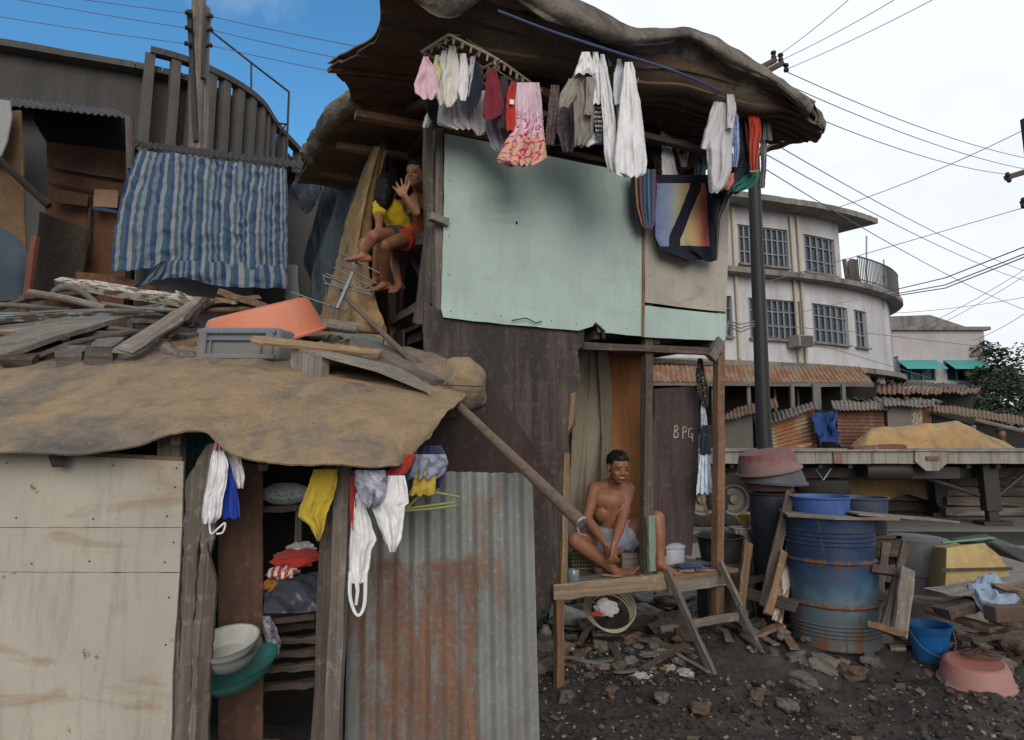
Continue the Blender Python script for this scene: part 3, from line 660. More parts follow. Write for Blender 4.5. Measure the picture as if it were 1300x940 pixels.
# ---------------------------------------------------------------- pale building with teal awnings
Yb = 40; pb = root('pale_building', P(1190, 555, Yb), 'pale grey building with a low parapet and two teal window awnings', 'building')
z_ = lambda v: P(1190, v, Yb).z; x_ = lambda u, v=460: P(u, v, Yb).x
pm = concrete('pale_wall', (.5, .47, .48), .25, (.25, .23, .22), .3); mb = MB(); xa, xb = x_(1085), x_(1253)
wl = [(x_(1142), x_(1186)), (x_(1201), x_(1240))]; zt, zb0, zb1 = z_(420), z_(484), z_(461)
for a, b, c, d in ((xa, wl[0][0], 0, zt), (wl[0][1], wl[1][0], 0, zt), (wl[1][1], xb, 0, zt), (wl[0][0], wl[0][1], 0, zb0), (wl[1][0], wl[1][1], 0, zb0), (wl[0][0], wl[0][1], zb1, zt), (wl[1][0], wl[1][1], zb1, zt)):
    mb.box(((a + b) / 2, Yb + .15, (c + d) / 2), (b - a, .3, d - c))
mb.box((xb - .15, Yb + 6.3, zt / 2), (.3, 12, zt)); mb.build('wall', pm, pb); MB().box(((xa + xb) / 2 + .1, Yb - .02, zt + .1), (xb - xa + .3, .5, .2)).build('parapet_cap', slabm, pb)
MB().prism([V((xa, Yb + .3, zt)), V((xb, Yb + .3, zt)), V(((xa + xb) / 2 + 1, Yb + .3, zt + 1.0)), V((xa + 2, Yb + .3, zt + .9))], (0, 11, 0)).build('roof', rustm if False else slabm, pb)
for a, b in wl:
    f = MB()
    for k in range(4): q = a + (b - a) * k / 3; f.box((q, Yb + .12, (zb0 + zb1) / 2), (.08, .1, zb1 - zb0))
    for z in (zb0 + .04, zb1 - .04): f.box(((a + b) / 2, Yb + .13, z), (b - a, .09, .08))
    fr = f.build('window_frame', plain('teal_frame', (.06, .25, .25), .6), pb); MB().box(((a + b) / 2, Yb + .2, (zb0 + zb1) / 2), (b - a, .04, zb1 - zb0)).build('pane', glass('dark_pane', (.02, .04, .045)), fr)
    MB().prism([V((a - .15, Yb - .02, zb1 + .12)), V((b + .15, Yb - .02, zb1 + .12)), V((b + .15, Yb - 1.0, zb1 - .45)), V((a - .15, Yb - 1.0, zb1 - .45))], (0, .02, .05)).build('awning', plain('teal_awning', (.06, .32, .31), .5, nz=.1), pb)
mb = MB(); mb.box((x_(1142) - 1.2, Yb - .1, z_(450)), (.12, .12, 4)); mb.build('downpipe', slabm, pb)

# ---------------------------------------------------------------- shanties and rusty roofs in the middle distance
def quadP(pts): return [P(*p) for p in pts]
def shed(name, L, pts, mats, items, base):
    r_ = root(name, base, L, 'shed', 'shanties behind the flatbed trailer'); 
    for it in items: it(r_)
    return r_
def cpanel(r_, nm, pts, m, across=False, per=.11, amp=.016): a, b, c, d = quadP(pts); corr(MB(), a, b, c, d, per, amp, across, .004).build(nm, m, r_) if False else None; mb = MB(); corr(mb, a, b, c, d, per, amp, across, .004); return mb.build(nm, m, r_)
def bpanel(r_, nm, pts, m, th=.1):
    q = quadP(pts); return MB().prism(q, (0, th, 0)).build(nm, m, r_)
lowz_ = lambda p: V((p.x, p.y, 0))
grd = lambda u, Y: V((P(u, 560, Y).x, Y, 0))
# long rusty awning roof in front of the curved building
r_ = root('market_stall', grd(960, 20), 'long open stall with a rusty corrugated roof and dark openings under the white building', 'stall')
mb = MB(); corr(mb, P(820, 462, 21), P(1090, 466, 22.4), P(1108, 486, 20), P(820, 484, 19), .16, .02, True, .005); mb.build('roof', orust, r_)
mb = MB(); mb.plank(P(820, 487, 19.1), P(1108, 489, 20), .12, .12, seg=8, rough=.01); mb.build('fascia_beam', gw, r_)
for u in (905, 950, 1005, 1036, 1070): MB().plank(grd(u, 19.6), P(u, 488, 19.6), .22 if u > 1020 and u < 1060 else .1, .12, up=(0, 1, 0), seg=4, rough=.01).build('post', concrete('grey_post', (.2, .2, .19)), r_)
MB().box(((P(820, 500, 20.6).x + P(1100, 500, 20.6).x) / 2, 20.9, .9), (P(1100, 500, 20.6).x - P(820, 500, 20.6).x, .1, 1.8)).build('counter_wall', plain('stall_grey', (.12, .13, .15), .8), r_)
MB().prism([P(800, 482, 21.2), P(1112, 486, 21.6), lowz_(P(1112, 500, 21.6)), lowz_(P(800, 500, 21.2))], (0, .06, 0)).build('back_wall', plain('stall_shade', (.014, .015, .017), .9), r_)  # dark backdrop added here; shade of the stall openings put into its colour
for u in (985, 1014): MB().box(P(u, 520, 20.3), (.05, .05, 1.3)).build('bar', gw, r_)
# second flat roof to the right
r_ = root('long_low_shed', grd(1180, 23), 'long low shed with layered dark roof sheets below the pale building', 'shed')
for k, (pa, m) in enumerate((([(1072, 488, 24), (1245, 494, 28), (1240, 500, 25), (1075, 500, 22)], rustm), ([(1070, 500, 24), (1180, 506, 25), (1200, 512, 22), (1070, 508, 21)], gw), ([(1100, 478, 27), (1230, 490, 30), (1225, 494, 27), (1095, 488, 25)], dw))):
    q = quadP(pa); mb = MB(); corr(mb, *q, .3, .03, True, .01, dent=.05); mb.build('roof_sheet', m, r_)
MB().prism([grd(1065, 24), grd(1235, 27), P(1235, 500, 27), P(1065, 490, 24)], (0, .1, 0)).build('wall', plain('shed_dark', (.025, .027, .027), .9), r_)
for u in (1085, 1110, 1150): MB().plank(grd(u, 21.5), P(u, 504, 21.5), .12, .1, up=(0, 1, 0), seg=3).build('post', dw, r_)
Ys = 17.5
specs = [  # black gap panels: shade of the openings put into their colour
 ('shanty', 'low grey block-walled shanty at the left end of the shanty row', [('w', [(915, 532), (958, 520), (960, 575), (915, 575)], concrete('block_wall', (.14, .13, .12))), ('k', [(955, 522), (978, 516), (980, 578), (955, 578)], plain('gap_shade', (.012, .012, .014), .9)), ('r', [(912, 527, 18.5), (985, 505, 19), (988, 515, 17.2), (912, 537, 17.2)], rustm)]),
 ('shanty', 'shanty with a tilted orange rusted ribbed wall left of the blue tarpaulin', [('c', [(979, 536), (1034, 516), (1038, 570), (981, 572)], orust), ('r', [(975, 527, 19), (1036, 510, 19), (1038, 518, 17.2), (978, 537, 17.2)], gw), ('w', [(1036, 520), (1062, 522), (1064, 576), (1038, 576)], plain('gap_shade', (.012, .012, .014), .9))]),
 ('shanty', 'shanty with a brown ribbed metal wall right of the blue tarpaulin', [('c', [(1062, 520), (1122, 521), (1124, 570), (1062, 566)], rustm), ('r', [(1055, 508, 19), (1135, 512, 19), (1132, 521, 17.2), (1058, 520, 17.2)], gw)]),
 ('shanty', 'shanty with grey and flaking panels directly above the tan tarpaulin heap', [('w', [(1126, 516), (1157, 515), (1158, 570), (1126, 570)], plain('grey_panel', (.2, .17, .16), .8)), ('f', [(1157, 514), (1170, 514), (1172, 570), (1157, 570)], creamw), ('w', [(1170, 512), (1182, 513), (1182, 570), (1170, 570)], rustm), ('r', [(1122, 508, 19), (1186, 508, 19), (1186, 515, 17.2), (1122, 516, 17.2)], gw)]),
 ('shanty', 'open shanty with a sagging brown roof and pale poles at the right edge', [('w', [(1184, 526), (1240, 540), (1330, 548), (1330, 576), (1184, 576)], plain('shed_dark', (.025, .027, .027), .9)), ('r', [(1184, 513, 20), (1320, 533, 20), (1320, 541, 17.2), (1184, 522, 17.2)], bw)])]
for nm, L, parts in specs:
    r_ = root(nm, grd(parts[0][1][0][0] + 20, Ys), L, 'shanty', 'row of shanties behind the trailer')
    for kd, px, m in parts:
        if kd == 'r': q = quadP(px); mb = MB(); corr(mb, *q, .12, .018, True, .006, dent=.03); mb.build('roof', m, r_)
        elif kd == 'c': q = [P(u, v, Ys) for u, v in px]; q[2].z = q[3].z = .02; mb = MB(); corr(mb, *q, .09, .014, False, .004, dent=.02); mb.build('ribbed_wall', m, r_)
        else:
            q = [P(u, v, Ys + .05) for u, v in px]
            for a in q:
                if a.z < 1.45: a.z = .01
            MB().prism(q, (0, .08, 0)).build({'w': 'wall', 'k': 'doorway', 'f': 'flaking_panel'}[kd], m, r_)  # doorway is a solid panel with its shade put into the colour
sheet(m_ := MB(), [[P(1031, 522, 17.3), P(1048, 524, 17.3), P(1064, 519, 17.3)], [P(1036, 545, 17.0), P(1048, 540, 17.3), P(1061, 548, 17.0)], [P(1041, 574, 17.2), P(1050, 560, 17.0), P(1074, 575, 17.2)]], 30, 30, .01, .12, 3.5, disp=lambda a, b: .06 * math.sin(a * 17 + b * 6))
m_.build('blue_tarpaulin', cloth('blue_tarp', (.02, .06, .2)), None, 'blue tarpaulin hung between two rusty ribbed walls', 'tarpaulin')
mb = MB(); mb.plank(P(985, 572, 16.6), P(1030, 564, 16.6), .15, .03, rough=.01); mb.build('rusty_sheet', orust, None, 'bent rusty sheet lying below the orange ribbed wall', 'metal sheet')
for (a, b, c_, L) in (((1238, 533), (1300, 548), 'slanted', 'pale slanting pole in front of the right-hand shanty, upper one'), ((1236, 540), (1236, 570), 'post', 'upright pale post of the open shanty near the right edge')):
    MB().tube([P(*a, 16.8), P(*b, 16.8)], .05, 8).build('wooden_pole', gw, None, L, 'pole')
# ---------------------------------------------------------------- flatbed trailer
YT = 13.2; zt = P(1100, 571, YT).z; xl, xr = P(860, 575, YT).x, P(1420, 575, YT).x
tr = root('flatbed_trailer', ((xl + xr) / 2, YT + 1.2, 0), 'long empty flatbed trailer with a pale battered side rail parked across the yard', 'trailer')
zr = P(1100, 589, YT).z; railm = concrete('worn_rail', (.34, .33, .3), .8, (.09, .075, .065), 1.4)
mb = MB(); q = 16
for k in range(q):
    a = xl + (xr - xl) * k / q; b = xl + (xr - xl) * (k + 1) / q; mb.box(((a + b) / 2, YT + .04, (zt + zr) / 2 + .004 * (k % 2)), (b - a - .006, .08, zt - zr))
mb.box(((xl + xr) / 2, YT - .02, zt - .015), (xr - xl, .1, .03)); mb.build('side_rail', railm, tr)
MB().box(((xl + xr) / 2, YT + 1.26, zt - .05), (xr - xl, 2.3, .08)).build('deck', gw, tr); MB().box(((xl + xr) / 2, YT + 2.45, (zt + zr) / 2), (xr - xl, .08, zt - zr)).build('side_rail', railm, tr)
for y in (YT + .75, YT + 1.75): MB().box(((xl + xr) / 2, y, zr - .12), (xr - xl - .4, .14, .34)).build('chassis_beam', dmetal, tr)
cb = MB()
for k in range(14): cb.box((xl + .5 + k * (xr - xl - 1) / 13, YT + 1.25, zr - .03), (.08, 2.2, .12))
cb.build('cross_member', dmetal, tr)
q = [P(u, v, YT - .05) for u, v in ((1162, 574), (1205, 574), (1205, 586), (1192, 598), (1176, 598), (1162, 586))]; pk = MB().prism(q, (0, .06, 0)).build('stake_pocket', railm, tr); MB().box(P(1184, 582, YT - .07), (.24, .04, .07)).build('slot', rustm, pk)
MB().box(P(1063, 580, YT - .03), (.16, .05, zt - zr - .01)).build('rust_plate', rustm, tr)
for x in (P(1272, 600, YT).x,):
    for y in (YT + .4, YT + 2.0):
        lg = MB(); lg.box((x, y, (zr + .12) / 2 + .1), (.3, .2, zr - .2)); lg.box((x, y, .32), (.2, .14, .5)); lo = lg.build('landing_leg', dmetal, tr, bevel=.01); MB().box((x, y, .04), (.55, .35, .07)).build('foot_plate', dmetal, lo)
mb = MB(); X0 = P(1225, 600, YT).x; mb.tube([(X0 - .9, YT + .4, zr - .15), (P(1262, 640, YT).x, YT + .4, .55)], .04); mb.tube([(P(1330, 600, YT).x, YT + .4, zr - .1), (P(1283, 640, YT).x, YT + .4, .5)], .04); mb.build('leg_brace', dmetal, tr)
mb = MB(); mb.lathe([(.001, -.45), (.17, -.43), (.19, -.3), (.19, .3), (.17, .43), (.001, .45)], P(1125, 597, YT + .3), (1, 0, 0), 20); mb.build('air_tank', dmetal, tr)
MB().box(P(1160, 600, YT + .4), (1.6, .3, .22)).build('tool_box', dmetal, tr)
tyre_m = plain('tyre_rubber', (.03, .028, .027), .9, nz=.5); rim_m = plain('dusty_rim', (.16, .14, .12), .6, .3)
def wheel(mb_, rm, c, r, wd, ax):
    mb_.lathe([(r * .58, -wd / 2), (r * .8, -wd * .55), (r * .95, -wd * .48), (r, -wd * .3), (r, wd * .3), (r * .95, wd * .48), (r * .8, wd * .55), (r * .58, wd / 2), (r * .58, -wd / 2)], c, ax, 40)
    tn = V(ax); 
    rm.lathe([(r * .575, -wd * .45), (r * .5, -wd * .4), (r * .42, -wd * .1), (r * .2, -wd * .05), (r * .16, -wd * .35), (.001, -wd * .38)], c, ax, 32)
for u, L in ((933, 0), (892, 1)):
    for dy in (.0, .28, 1.9, 2.18):
        c = V((P(u, 627, YT).x, YT + .15 + dy, .5)); a, b = MB(), MB(); wheel(a, b, c, .5, .26, (0, 1, 0))
        for k in range(40): an = k * math.pi / 20; a.box(c + V((math.cos(an) * .495, 0, math.sin(an) * .495)), (.035, .22, .03), Matrix.Rotation(-an + math.pi / 2, 3, 'Y'))
        wo = a.build('wheel', tyre_m, tr); b.build('rim', rim_m, wo)
c = P(1043, 618, YT + .5); a, b = MB(), MB(); wheel(a, b, V((c.x, c.y, c.z)), .5, .26, (0, 0, 1)); so_ = a.build('spare_tyre', tyre_m, tr); b.build('rim', rim_m, so_)
mb = MB(); mb.tube([P(1035, 595, YT + .4), P(1045, 610, YT + .4), P(1055, 595, YT + .4)], .02); mb.build('tyre_hanger', gmetal, tr)
mb = MB(); mb.plank(P(1080, 571, YT + .3), P(1146, 568, YT + .3), .3, .1, rough=.01, bend=.02); mb.build('timber_block', rustm, None, 'dark timber lying on the trailer deck in front of the tan heap', 'timber')
# tan tarpaulin heap behind the trailer
hp = root('covered_heap', (P(1180, 560, 16).x, 16, 0), 'tall heap under a tan tarpaulin seen above and below the trailer deck', 'covered heap')
tanm = tarp('tan_tarp', (.42, .27, .12), (.37, .24, .115), (.2, .155, .1), .8, 1.2, .4)
Yh = 15.6; rows = []; topc = [(1074, 574), (1092, 557), (1112, 543), (1148, 541), (1185, 538), (1212, 535), (1236, 545), (1266, 560), (1296, 572)]
rows = [[P(u, v + 3, Yh + 1.4) for u, v in topc], [P(u, v, Yh + .7) for u, v in topc], [P(u, v + 10, Yh + .2) for u, v in topc], [P(u, 590, Yh) for u, v in topc], [V((P(u, 640, Yh).x, Yh - .15, .25 + .18 * (i % 2))) for i, (u, v) in enumerate(topc)]]
sheet(mb := MB(), rows, 90, 40, .015, .05, .8, (0, -1, .3), ridge=.012, disp=lambda a, b: .05 * b * (1 - .5 * b) * math.sin(a * 34 + 2 * math.sin(a * 9)) + .02 * b * math.sin(a * 71)); mb.build('tarpaulin', tanm, hp)
for k in range(4): MB().plank((P(1085, 600, Yh).x, Yh + .25, .15 + .22 * k), (P(1300, 600, Yh).x, Yh + .3, .15 + .22 * k), .2, .2, seg=8, rough=.015).build('timber', gw if k % 2 else dw, hp)
r_ = root('timber_stack', (P(1260, 650, 15).x, 15, 0), 'weathered grey timbers stacked under the trailer near its landing leg', 'timber stack')
for k in range(4): MB().plank((P(1196, 640, 15).x + .1 * k, 15 + .1 * k, .12 + .2 * k), (P(1330, 640, 15).x, 15.1 + .1 * k, .1 + .2 * k), .2, .17, seg=8, rough=.012).build('timber', gw, r_)
pp = root('person', (P(1270, 560, 17).x, 17, 0), 'distant person in a red and cream shirt at the right edge behind the trailer', 'person'); c = P(1273, 562, 16.9)
mb = MB(); limb(mb, (c + V((0, 0, -.1)), .13), (c + V((0, .05, -.45)), .14), (c + V((.1, .05, -.9)), .12), (c + V((.1, 0, -1.3)), .07)); limb(mb, (c + V((0, 0, .05)), .05), (c + V((-.03, -.03, .2)), .09)); limb(mb, (c + V((-.1, 0, -.05)), .06), (c + V((-.3, -.1, -.3)), .045), (c + V((-.2, -.3, -.35)), .04)); ell(mb, c + V((-.03, -.03, .2)), (.09, .1, .12))
remesh(mb, 'body', skin('skin_far', (.2, .1, .06)), .02, 3, pp); mb = MB(); cap(mb, c + V((0, 0, -.06)), .1, c + V((0, .05, -.45)), .15); mb.build('shirt', cloth('red_cream', (.5, .1, .05)), pp); mb = MB(); ell(mb, c + V((-.02, .0, .26)), (.1, .11, .09)); mb.build('hair', bmetal, pp)
# ---------------------------------------------------------------- utility pole, lines
YU = 12.6; pA = V((P(967, 560, YU).x + .02, YU, 0)); pT = P(952, 86, YU)
up = root('utility_pole', pA, 'black utility pole standing behind the shack in front of the white building', 'utility pole')
mb = MB(); mb.tube([pA, pA.lerp(pT, .5), pT], [.14, .125, .11], 14); mb.build('shaft', bmetal, up)
mb = MB(); 
for du, dv in ((0, 0), (9, 4)): mb.plank(P(940 + du, 100 + dv, YU - .1), P(985 + du, 76 + dv, YU - .1), .09, .09, rough=0)
mb.build('crossarm', dw, up); mb = MB()
for u, v in ((982, 70), (991, 73), (998, 86)): c = P(u, v, YU - .1); mb.lathe([(.001, -.09), (.05, -.08), (.05, -.03), (.03, 0), (.055, .03), (.05, .07), (.001, .1)], c, (0, 0, 1), 12)
mb.build('insulator', bmetal, up)
wm = plain('wire_black', (.13, .14, .18), .6, nz=0)
def wire(pts, r, L, G_='overhead wires', sag=.0, name='overhead_wire', m=None):
    a, b = pts[0], pts[-1]; P_ = [a.lerp(b, i / 14) + V((0, 0, -sag * 4 * (i / 14) * (1 - i / 14))) for i in range(15)] if len(pts) == 2 else pts
    MB().tube(P_, r * .72, 6).build(name, m or wm, None, L, 'wire', G_)
ins = [P(983, 74, YU - .1), P(991, 77, YU - .1), P(999, 88, YU - .1)]
for i, (u, v) in enumerate(((1085, 0), (1145, 0), (1190, 0))): wire([ins[i], P(u + (u - ins[i].x * 0 - 985) * .2, v - 25, 9)], .008, ['leftmost of the three wires rising from the pole insulators to the top edge', 'middle one of the three wires rising from the pole insulators to the top edge', 'rightmost of the three wires rising from the pole insulators to the top edge'][i], 'wires rising from the utility pole', .05)
for i, (a, b) in enumerate((((1000, 92), (1320, 204)), ((1004, 110), (1320, 218)), ((1008, 138), (1285, 222)))): wire([P(*a, YU), P(*b, 22)], .013, ['highest', 'middle', 'lowest'][i] + ' of three sagging wires from black pole to the right-edge crossarm', 'wires to the right-hand crossarm', .25)
for i, (a, b) in enumerate((((975, 178), (1320, 350)), ((972, 196), (1320, 362)), ((970, 214), (1320, 400)))): wire([P(*a, YU), P(*b, 30)], .014, ['top', 'centre', 'bottom'][i] + ' thin wire falling from the black pole to the lower right', 'wires falling to the lower right', .3)
wire([P(1050, 268, 16), P(1320, 155, 14)], .012, 'single dark wire climbing across the sky above the white building', None, .12)
wire([P(960, 362, YU), P(1100, 322, 14), P(1320, 258, 14)], .012, 'single wire passing in front of the curved slab towards the right-edge bracket')
for i, dv in enumerate((0, 9, 13)): wire([P(1120, 372 + dv * .5, 20), P(1200, 353 + dv, 18), P(1320, 306 + dv, 15)], .02, ['upper', 'middle', 'lower'][i] + ' one of three thick cables bundled right of the white building', 'thick cables at the right')
for i, (a, b) in enumerate((((1165, 418), (1320, 330)), ((1172, 422), (1320, 338)), ((1130, 398), (1320, 374)), ((1235, 433), (1320, 385)))): wire([P(*a, 26), P(*b, 22)], .012, ['steep thin wire above the pale building, upper of the pair', 'steep thin wire above the pale building, lower of the pair', 'nearly level thin wire above the pale building', 'short thin wire just above the leafy tree'][i], 'thin wires over the pale building', .1)
for i, (a, b, c) in enumerate((((968, 412), (1100, 423), (1260, 442)), ((966, 425), (1060, 444), (1180, 480)), ((964, 388), (1010, 398), (1090, 380)))): wire([P(*a, YU), P(*b, 18), P(*c, 20.5)], .011, ['long', 'lower', 'upper'][i] + ' service wire strung from the black pole across the white building front', 'service wires on the white building')
mb = MB(); 
for k in range(3): mb.tube([P(958, 408 + k * 3, YU - .1), P(940, 412 + k * 5, YU - .3), P(925, 408 + k * 3, YU - .5), P(915, 440, YU - .6)], .012, 6)
mb.build('cable_loop', wm, None, 'tangled cable loop hanging left of the black pole', 'cable')
ra = root('right_pole', (P(1330, 560, 14).x, 14, 0), 'utility pole whose crossarm just enters at the right edge', 'utility pole'); mb = MB(); x = P(1322, 300, 14).x; mb.tube([(x, 14, 0), (x, 14, 8.5)], .13); mb.build('shaft', bmetal, ra)
mb = MB(); mb.plank(P(1277, 226, 14), P(1345, 205, 14), .12, .1, rough=0); mb.plank(P(1297, 258, 14), P(1345, 245, 14), .1, .1, rough=0); mb.build('crossarm', dw, ra)
mb = MB(); 
for u, v in ((1279, 222), (1281, 229), (1299, 254), (1299, 262)): ell(mb, P(u, v, 13.9), (.05, .05, .06), ico=ICO2)
mb.build('insulator', bmetal, ra)
# small aerial masts right of the building
for u, v0, v1, L in ((1100, 300, 345, 'thin aerial mast on the terrace of the white building, left one'), (1122, 330, 372, 'thin aerial mast at the terrace end of the white building, right one')): MB().tube([P(u, v0, 26), P(u, v1 + 20, 26)], .03, 6).build('aerial_mast', gmetal, None, L, 'mast')
# ---------------------------------------------------------------- left background: concrete building with a fin parapet
lb = root('concrete_building', (-8, 16, 0), 'dark stained concrete building with a curved pergola of fins behind the striped tarpaulin', 'building')
lcm = concrete('sooty_concrete', (.085, .083, .08), .85, (.035, .035, .034), .55)
LC = [P(-120, 45, 12.6), P(0, 62, 13.0), P(100, 80, 13.5), P(205, 101, 14.1), P(262, 114, 14.8), P(305, 135, 15.8), P(330, 165, 17.2)]
zt = LC[3].z
LC = [V((p.x, p.y, 0)) for p in LC] + [V((LC[-1].x + .1, 20.5, 0)), V((LC[-1].x - 1, 24, 0))]
n_ = 48; C2 = [cr(LC, i / n_) for i in range(n_ + 1)]
mb = MB(); vs = []
for i, p in enumerate(C2): nn = cnorm(i, C2); vs += [p, p - nn * .25, p - nn * .25 + V((0, 0, zt)), p + V((0, 0, zt))]
fs = [(k * 4 + q, k * 4 + (q + 1) % 4, k * 4 + 4 + (q + 1) % 4, k * 4 + 4 + q) for k in range(n_) for q in range(4)]; mb.add(vs, fs); mb.build('wall', lcm, lb)
mb = MB(); i3 = int(n_ * 3 / 8)
for k in range(0, n_): a, b = C2[k] + cnorm(k, C2) * .06 + V((0, 0, zt + .06)), C2[k + 1] + cnorm(k + 1, C2) * .06 + V((0, 0, zt + .06)); mb.plank(a, b, .5, .14, seg=1, rough=.004)
mb.build('coping', concrete('dark_coping', (.1, .1, .095), .7), lb)
mb = MB(); rail = []
for k in range(i3 - 1, n_): rail.append(C2[k] + cnorm(k, C2) * .45 + V((0, 0, zt + .36)))
for a, b in zip(rail[:-1], rail[1:]): mb.plank(a, b, .22, .14, seg=1, rough=0)
mb.build('top_rail', lcm, lb)
for k in range(i3 - 1, n_ - 4, 2):
    p = C2[k] + cnorm(k, C2) * .42; d = (C2[k + 1] - C2[k]).normalized(); MB().plank(p + V((0, 0, 3.2)), p + V((0, 0, zt + .29)), .2, .2, up=tuple(d), seg=5, rough=.006).build('fin', concrete('fin_concrete', (.105, .1, .095), .6, (.05, .05, .045), .8), lb)
mb = MB()       # thin steel frame on the terrace end
Yr = 17; fr = [(268, 40), (319, 80), (367, 117)]
for a, b in zip(fr[:-1], fr[1:]): mb.tube([P(*a, Yr), P(*b, Yr)], .03, 6)
mb.tube([P(319, 80, Yr), P(319, 125, Yr)], .025, 6); mb.tube([P(367, 117, Yr), P(363, 212, Yr)], .03, 6); mb.tube([P(330, 155, Yr), P(365, 158, Yr)], .025, 6); mb.tube([P(325, 202, Yr), P(363, 204, Yr)], .025, 6); mb.tube([P(342, 192, Yr), P(363, 158, Yr)], .02, 6)
mb.build('steel_frame', bmetal, None, 'thin dark steel frame rising at the end of the concrete parapet', 'steel frame')
up = root('timber_pole', (P(252, 560, 11.5).x, 11.5, 0), 'forked dark timber pole carrying insulators above the concrete building', 'utility pole')
mb = MB(); mb.plank((P(250, 560, 11.5).x, 11.5, 0), P(253, -40, 11.5), .2, .16, up=(0, 1, 0), seg=8, rough=.008); mb.plank((P(255, 560, 11.6).x, 11.6, 1), P(262, 10, 11.6), .1, .12, up=(0, 1, 0), seg=8, rough=.006); mb.build('shaft', gw, up)
mb = MB(); mb.plank(P(249, 180, 11.4), P(241, 14, 11.4), .08, .08, up=(0, 1, 0)); mb.plank(P(258, 100, 11.4), P(265, 18, 11.4), .08, .08, up=(0, 1, 0)); mb.build('bracket', bmetal, up); mb = MB()
for u, v in ((240, 17), (240, 36), (239, 56), (266, 21), (266, 38), (265, 58)): mb.lathe([(.001, -.06), (.04, -.05), (.04, -.01), (.02, 0), (.045, .02), (.04, .06), (.001, .07)], P(u, v, 11.3), (1 if u > 250 else -1, 0, .2), 10)
mb.build('insulator', bmetal, up)
for i, (a, b, L) in enumerate((((-40, -22), (238, 17), 'top wire in the blue sky left of the timber pole'), ((-40, -12), (238, 36), 'middle wire in the blue sky left of the timber pole'), ((-40, 15), (238, 56), 'lowest wire in the blue sky left of the timber pole'), ((268, 21), (470, 62), 'top wire between the timber pole and the shack roof'), ((268, 38), (470, 82), 'middle wire between the timber pole and the shack roof'), ((268, 58), (470, 100), 'lowest wire between the timber pole and the shack roof'))):
    wire([P(*a, 11.3), P(*b, 11.3 if i < 3 else 10)], .009, L, 'wires at the timber pole', .02)
# ---------------------------------------------------------------- back-left shanty with awning and interior
Y7 = 7.4
bs = root('dark_shanty', (P(90, 560, 8).x, 8, 0), 'dark shanty with a ribbed awning and brown boarded door at the left edge', 'shanty')
mb = MB(); corr(mb, P(-60, 118, Y7 + 1.5), P(150, 140, Y7 + 1.5), P(166, 150, Y7 - .3), P(-60, 125, Y7 - .3), .09, .014, True, .004); mb.build('awning', rust('awning_zinc', (.08, .08, .075), (.06, .04, .03), (.04, .03, .025)), bs)
blk = plain('near_black_board', (.018, .015, .014), .9); MB().prism([P(-80, 125, Y7 + 1.2), P(168, 150, Y7 + 1.2), P(168, 196, Y7 + 1.2), P(-80, 190, Y7 + 1.2)], (0, .05, 0)).build('lintel_board', blk, bs)  # one near-black colour shared by boards, posts and poles
z0 = V((0, 0, 0))
def lowz(p, z=0.0): return V((p.x, p.y, z))
cardm = wood('cardboard_brown', (.12, .06, .034), (.17, .09, .05), gx=.8, gy=3, ply=True, st=.35, stain=(.05, .03, .02))
MB().prism([P(58, 180, Y7 + 1), P(158, 192, Y7 + 1), lowz(P(160, 500, Y7 + 1), 2), lowz(P(55, 500, Y7 + 1), 2)], (0, .04, 0)).build('back_board', cardm, bs)
for a, b, w_ in (((60, 210), (155, 226), .05), ((60, 232), (150, 246), .03), ((115, 250), (113, 330), .03)): MB().plank(P(*a, Y7 + .9), P(*b, Y7 + .9), w_, .03, up=(0, 1, 0)).build('batten', dw, bs)
panel(mb := MB(), YP(Y7 + .8), [(62, 236), (112, 248), (110, 262), (62, 256)], 0, .02); mb.build('board_patch', cardm, bs)
panel(mb := MB(), YP(Y7 + .8), [(120, 240), (150, 242), (148, 264), (118, 262)], 0, .02); mb.build('pale_patch', wood('pale_card', (.28, .17, .12), (.34, .22, .16), gx=.8, gy=3), bs)
panel(mb := MB(), YP(Y7 + .78), [(117, 262), (148, 267), (148, 271), (117, 266)], 0, .01); mb.build('blue_strip', plain('dull_blue', (.02, .08, .2)), bs)
panel(mb := MB(), YP(Y7 + .6), [(50, 268), (112, 292), (100, 380), (40, 380)], 0, .03); mb.build('leaning_board', wood('dim_board', (.06, .045, .035), (.1, .075, .055), gx=1, gy=5), bs)
MB().plank(P(164, 148, Y7 - .3), P(166, 215, Y7 - .3), .06, .06, up=(0, 1, 0)).build('post', dw, bs)
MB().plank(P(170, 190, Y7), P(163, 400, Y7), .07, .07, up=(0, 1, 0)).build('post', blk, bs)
panel(mb := MB(), YP(Y7), [(28, 130), (58, 180), (60, 252), (28, 232)], 0, .02); mb.build('grey_sheet', plain('dim_grey_sheet', (.045, .05, .055)), bs)
panel(mb := MB(), YP(6.6), [(-60, 118), (12, 128), (14, 150), (8, 180), (0, 200), (-60, 205)], 0, .02); mb.build('white_corner_board', plain('pale_board', (.3, .32, .32)), bs)
panel(mb := MB(), YP(6.8), [(-60, 150), (26, 140), (30, 235), (32, 330), (-60, 330)], 0, .02); mb.build('ochre_board', wood('ochre_board', (.15, .09, .045), (.2, .125, .065), gx=1, gy=4, ply=True), bs)
MB().tube([P(-20, 185, 6.4), P(62, 262, 6.5)], .035).build('brace_pole', blk, bs)
sheet(mb := MB(), [[P(-60, 285, 6.3), P(-10, 288, 6.3), P(18, 302, 6.4), P(35, 322, 6.4)], [P(-60, 340, 6.2), P(-10, 340, 6.2), P(20, 340, 6.2), P(36, 345, 6.3)], [P(-60, 420, 6.2), P(-10, 420, 6.2), P(20, 420, 6.2), P(30, 420, 6.3)]], 20, 16, .01, .04, 3)
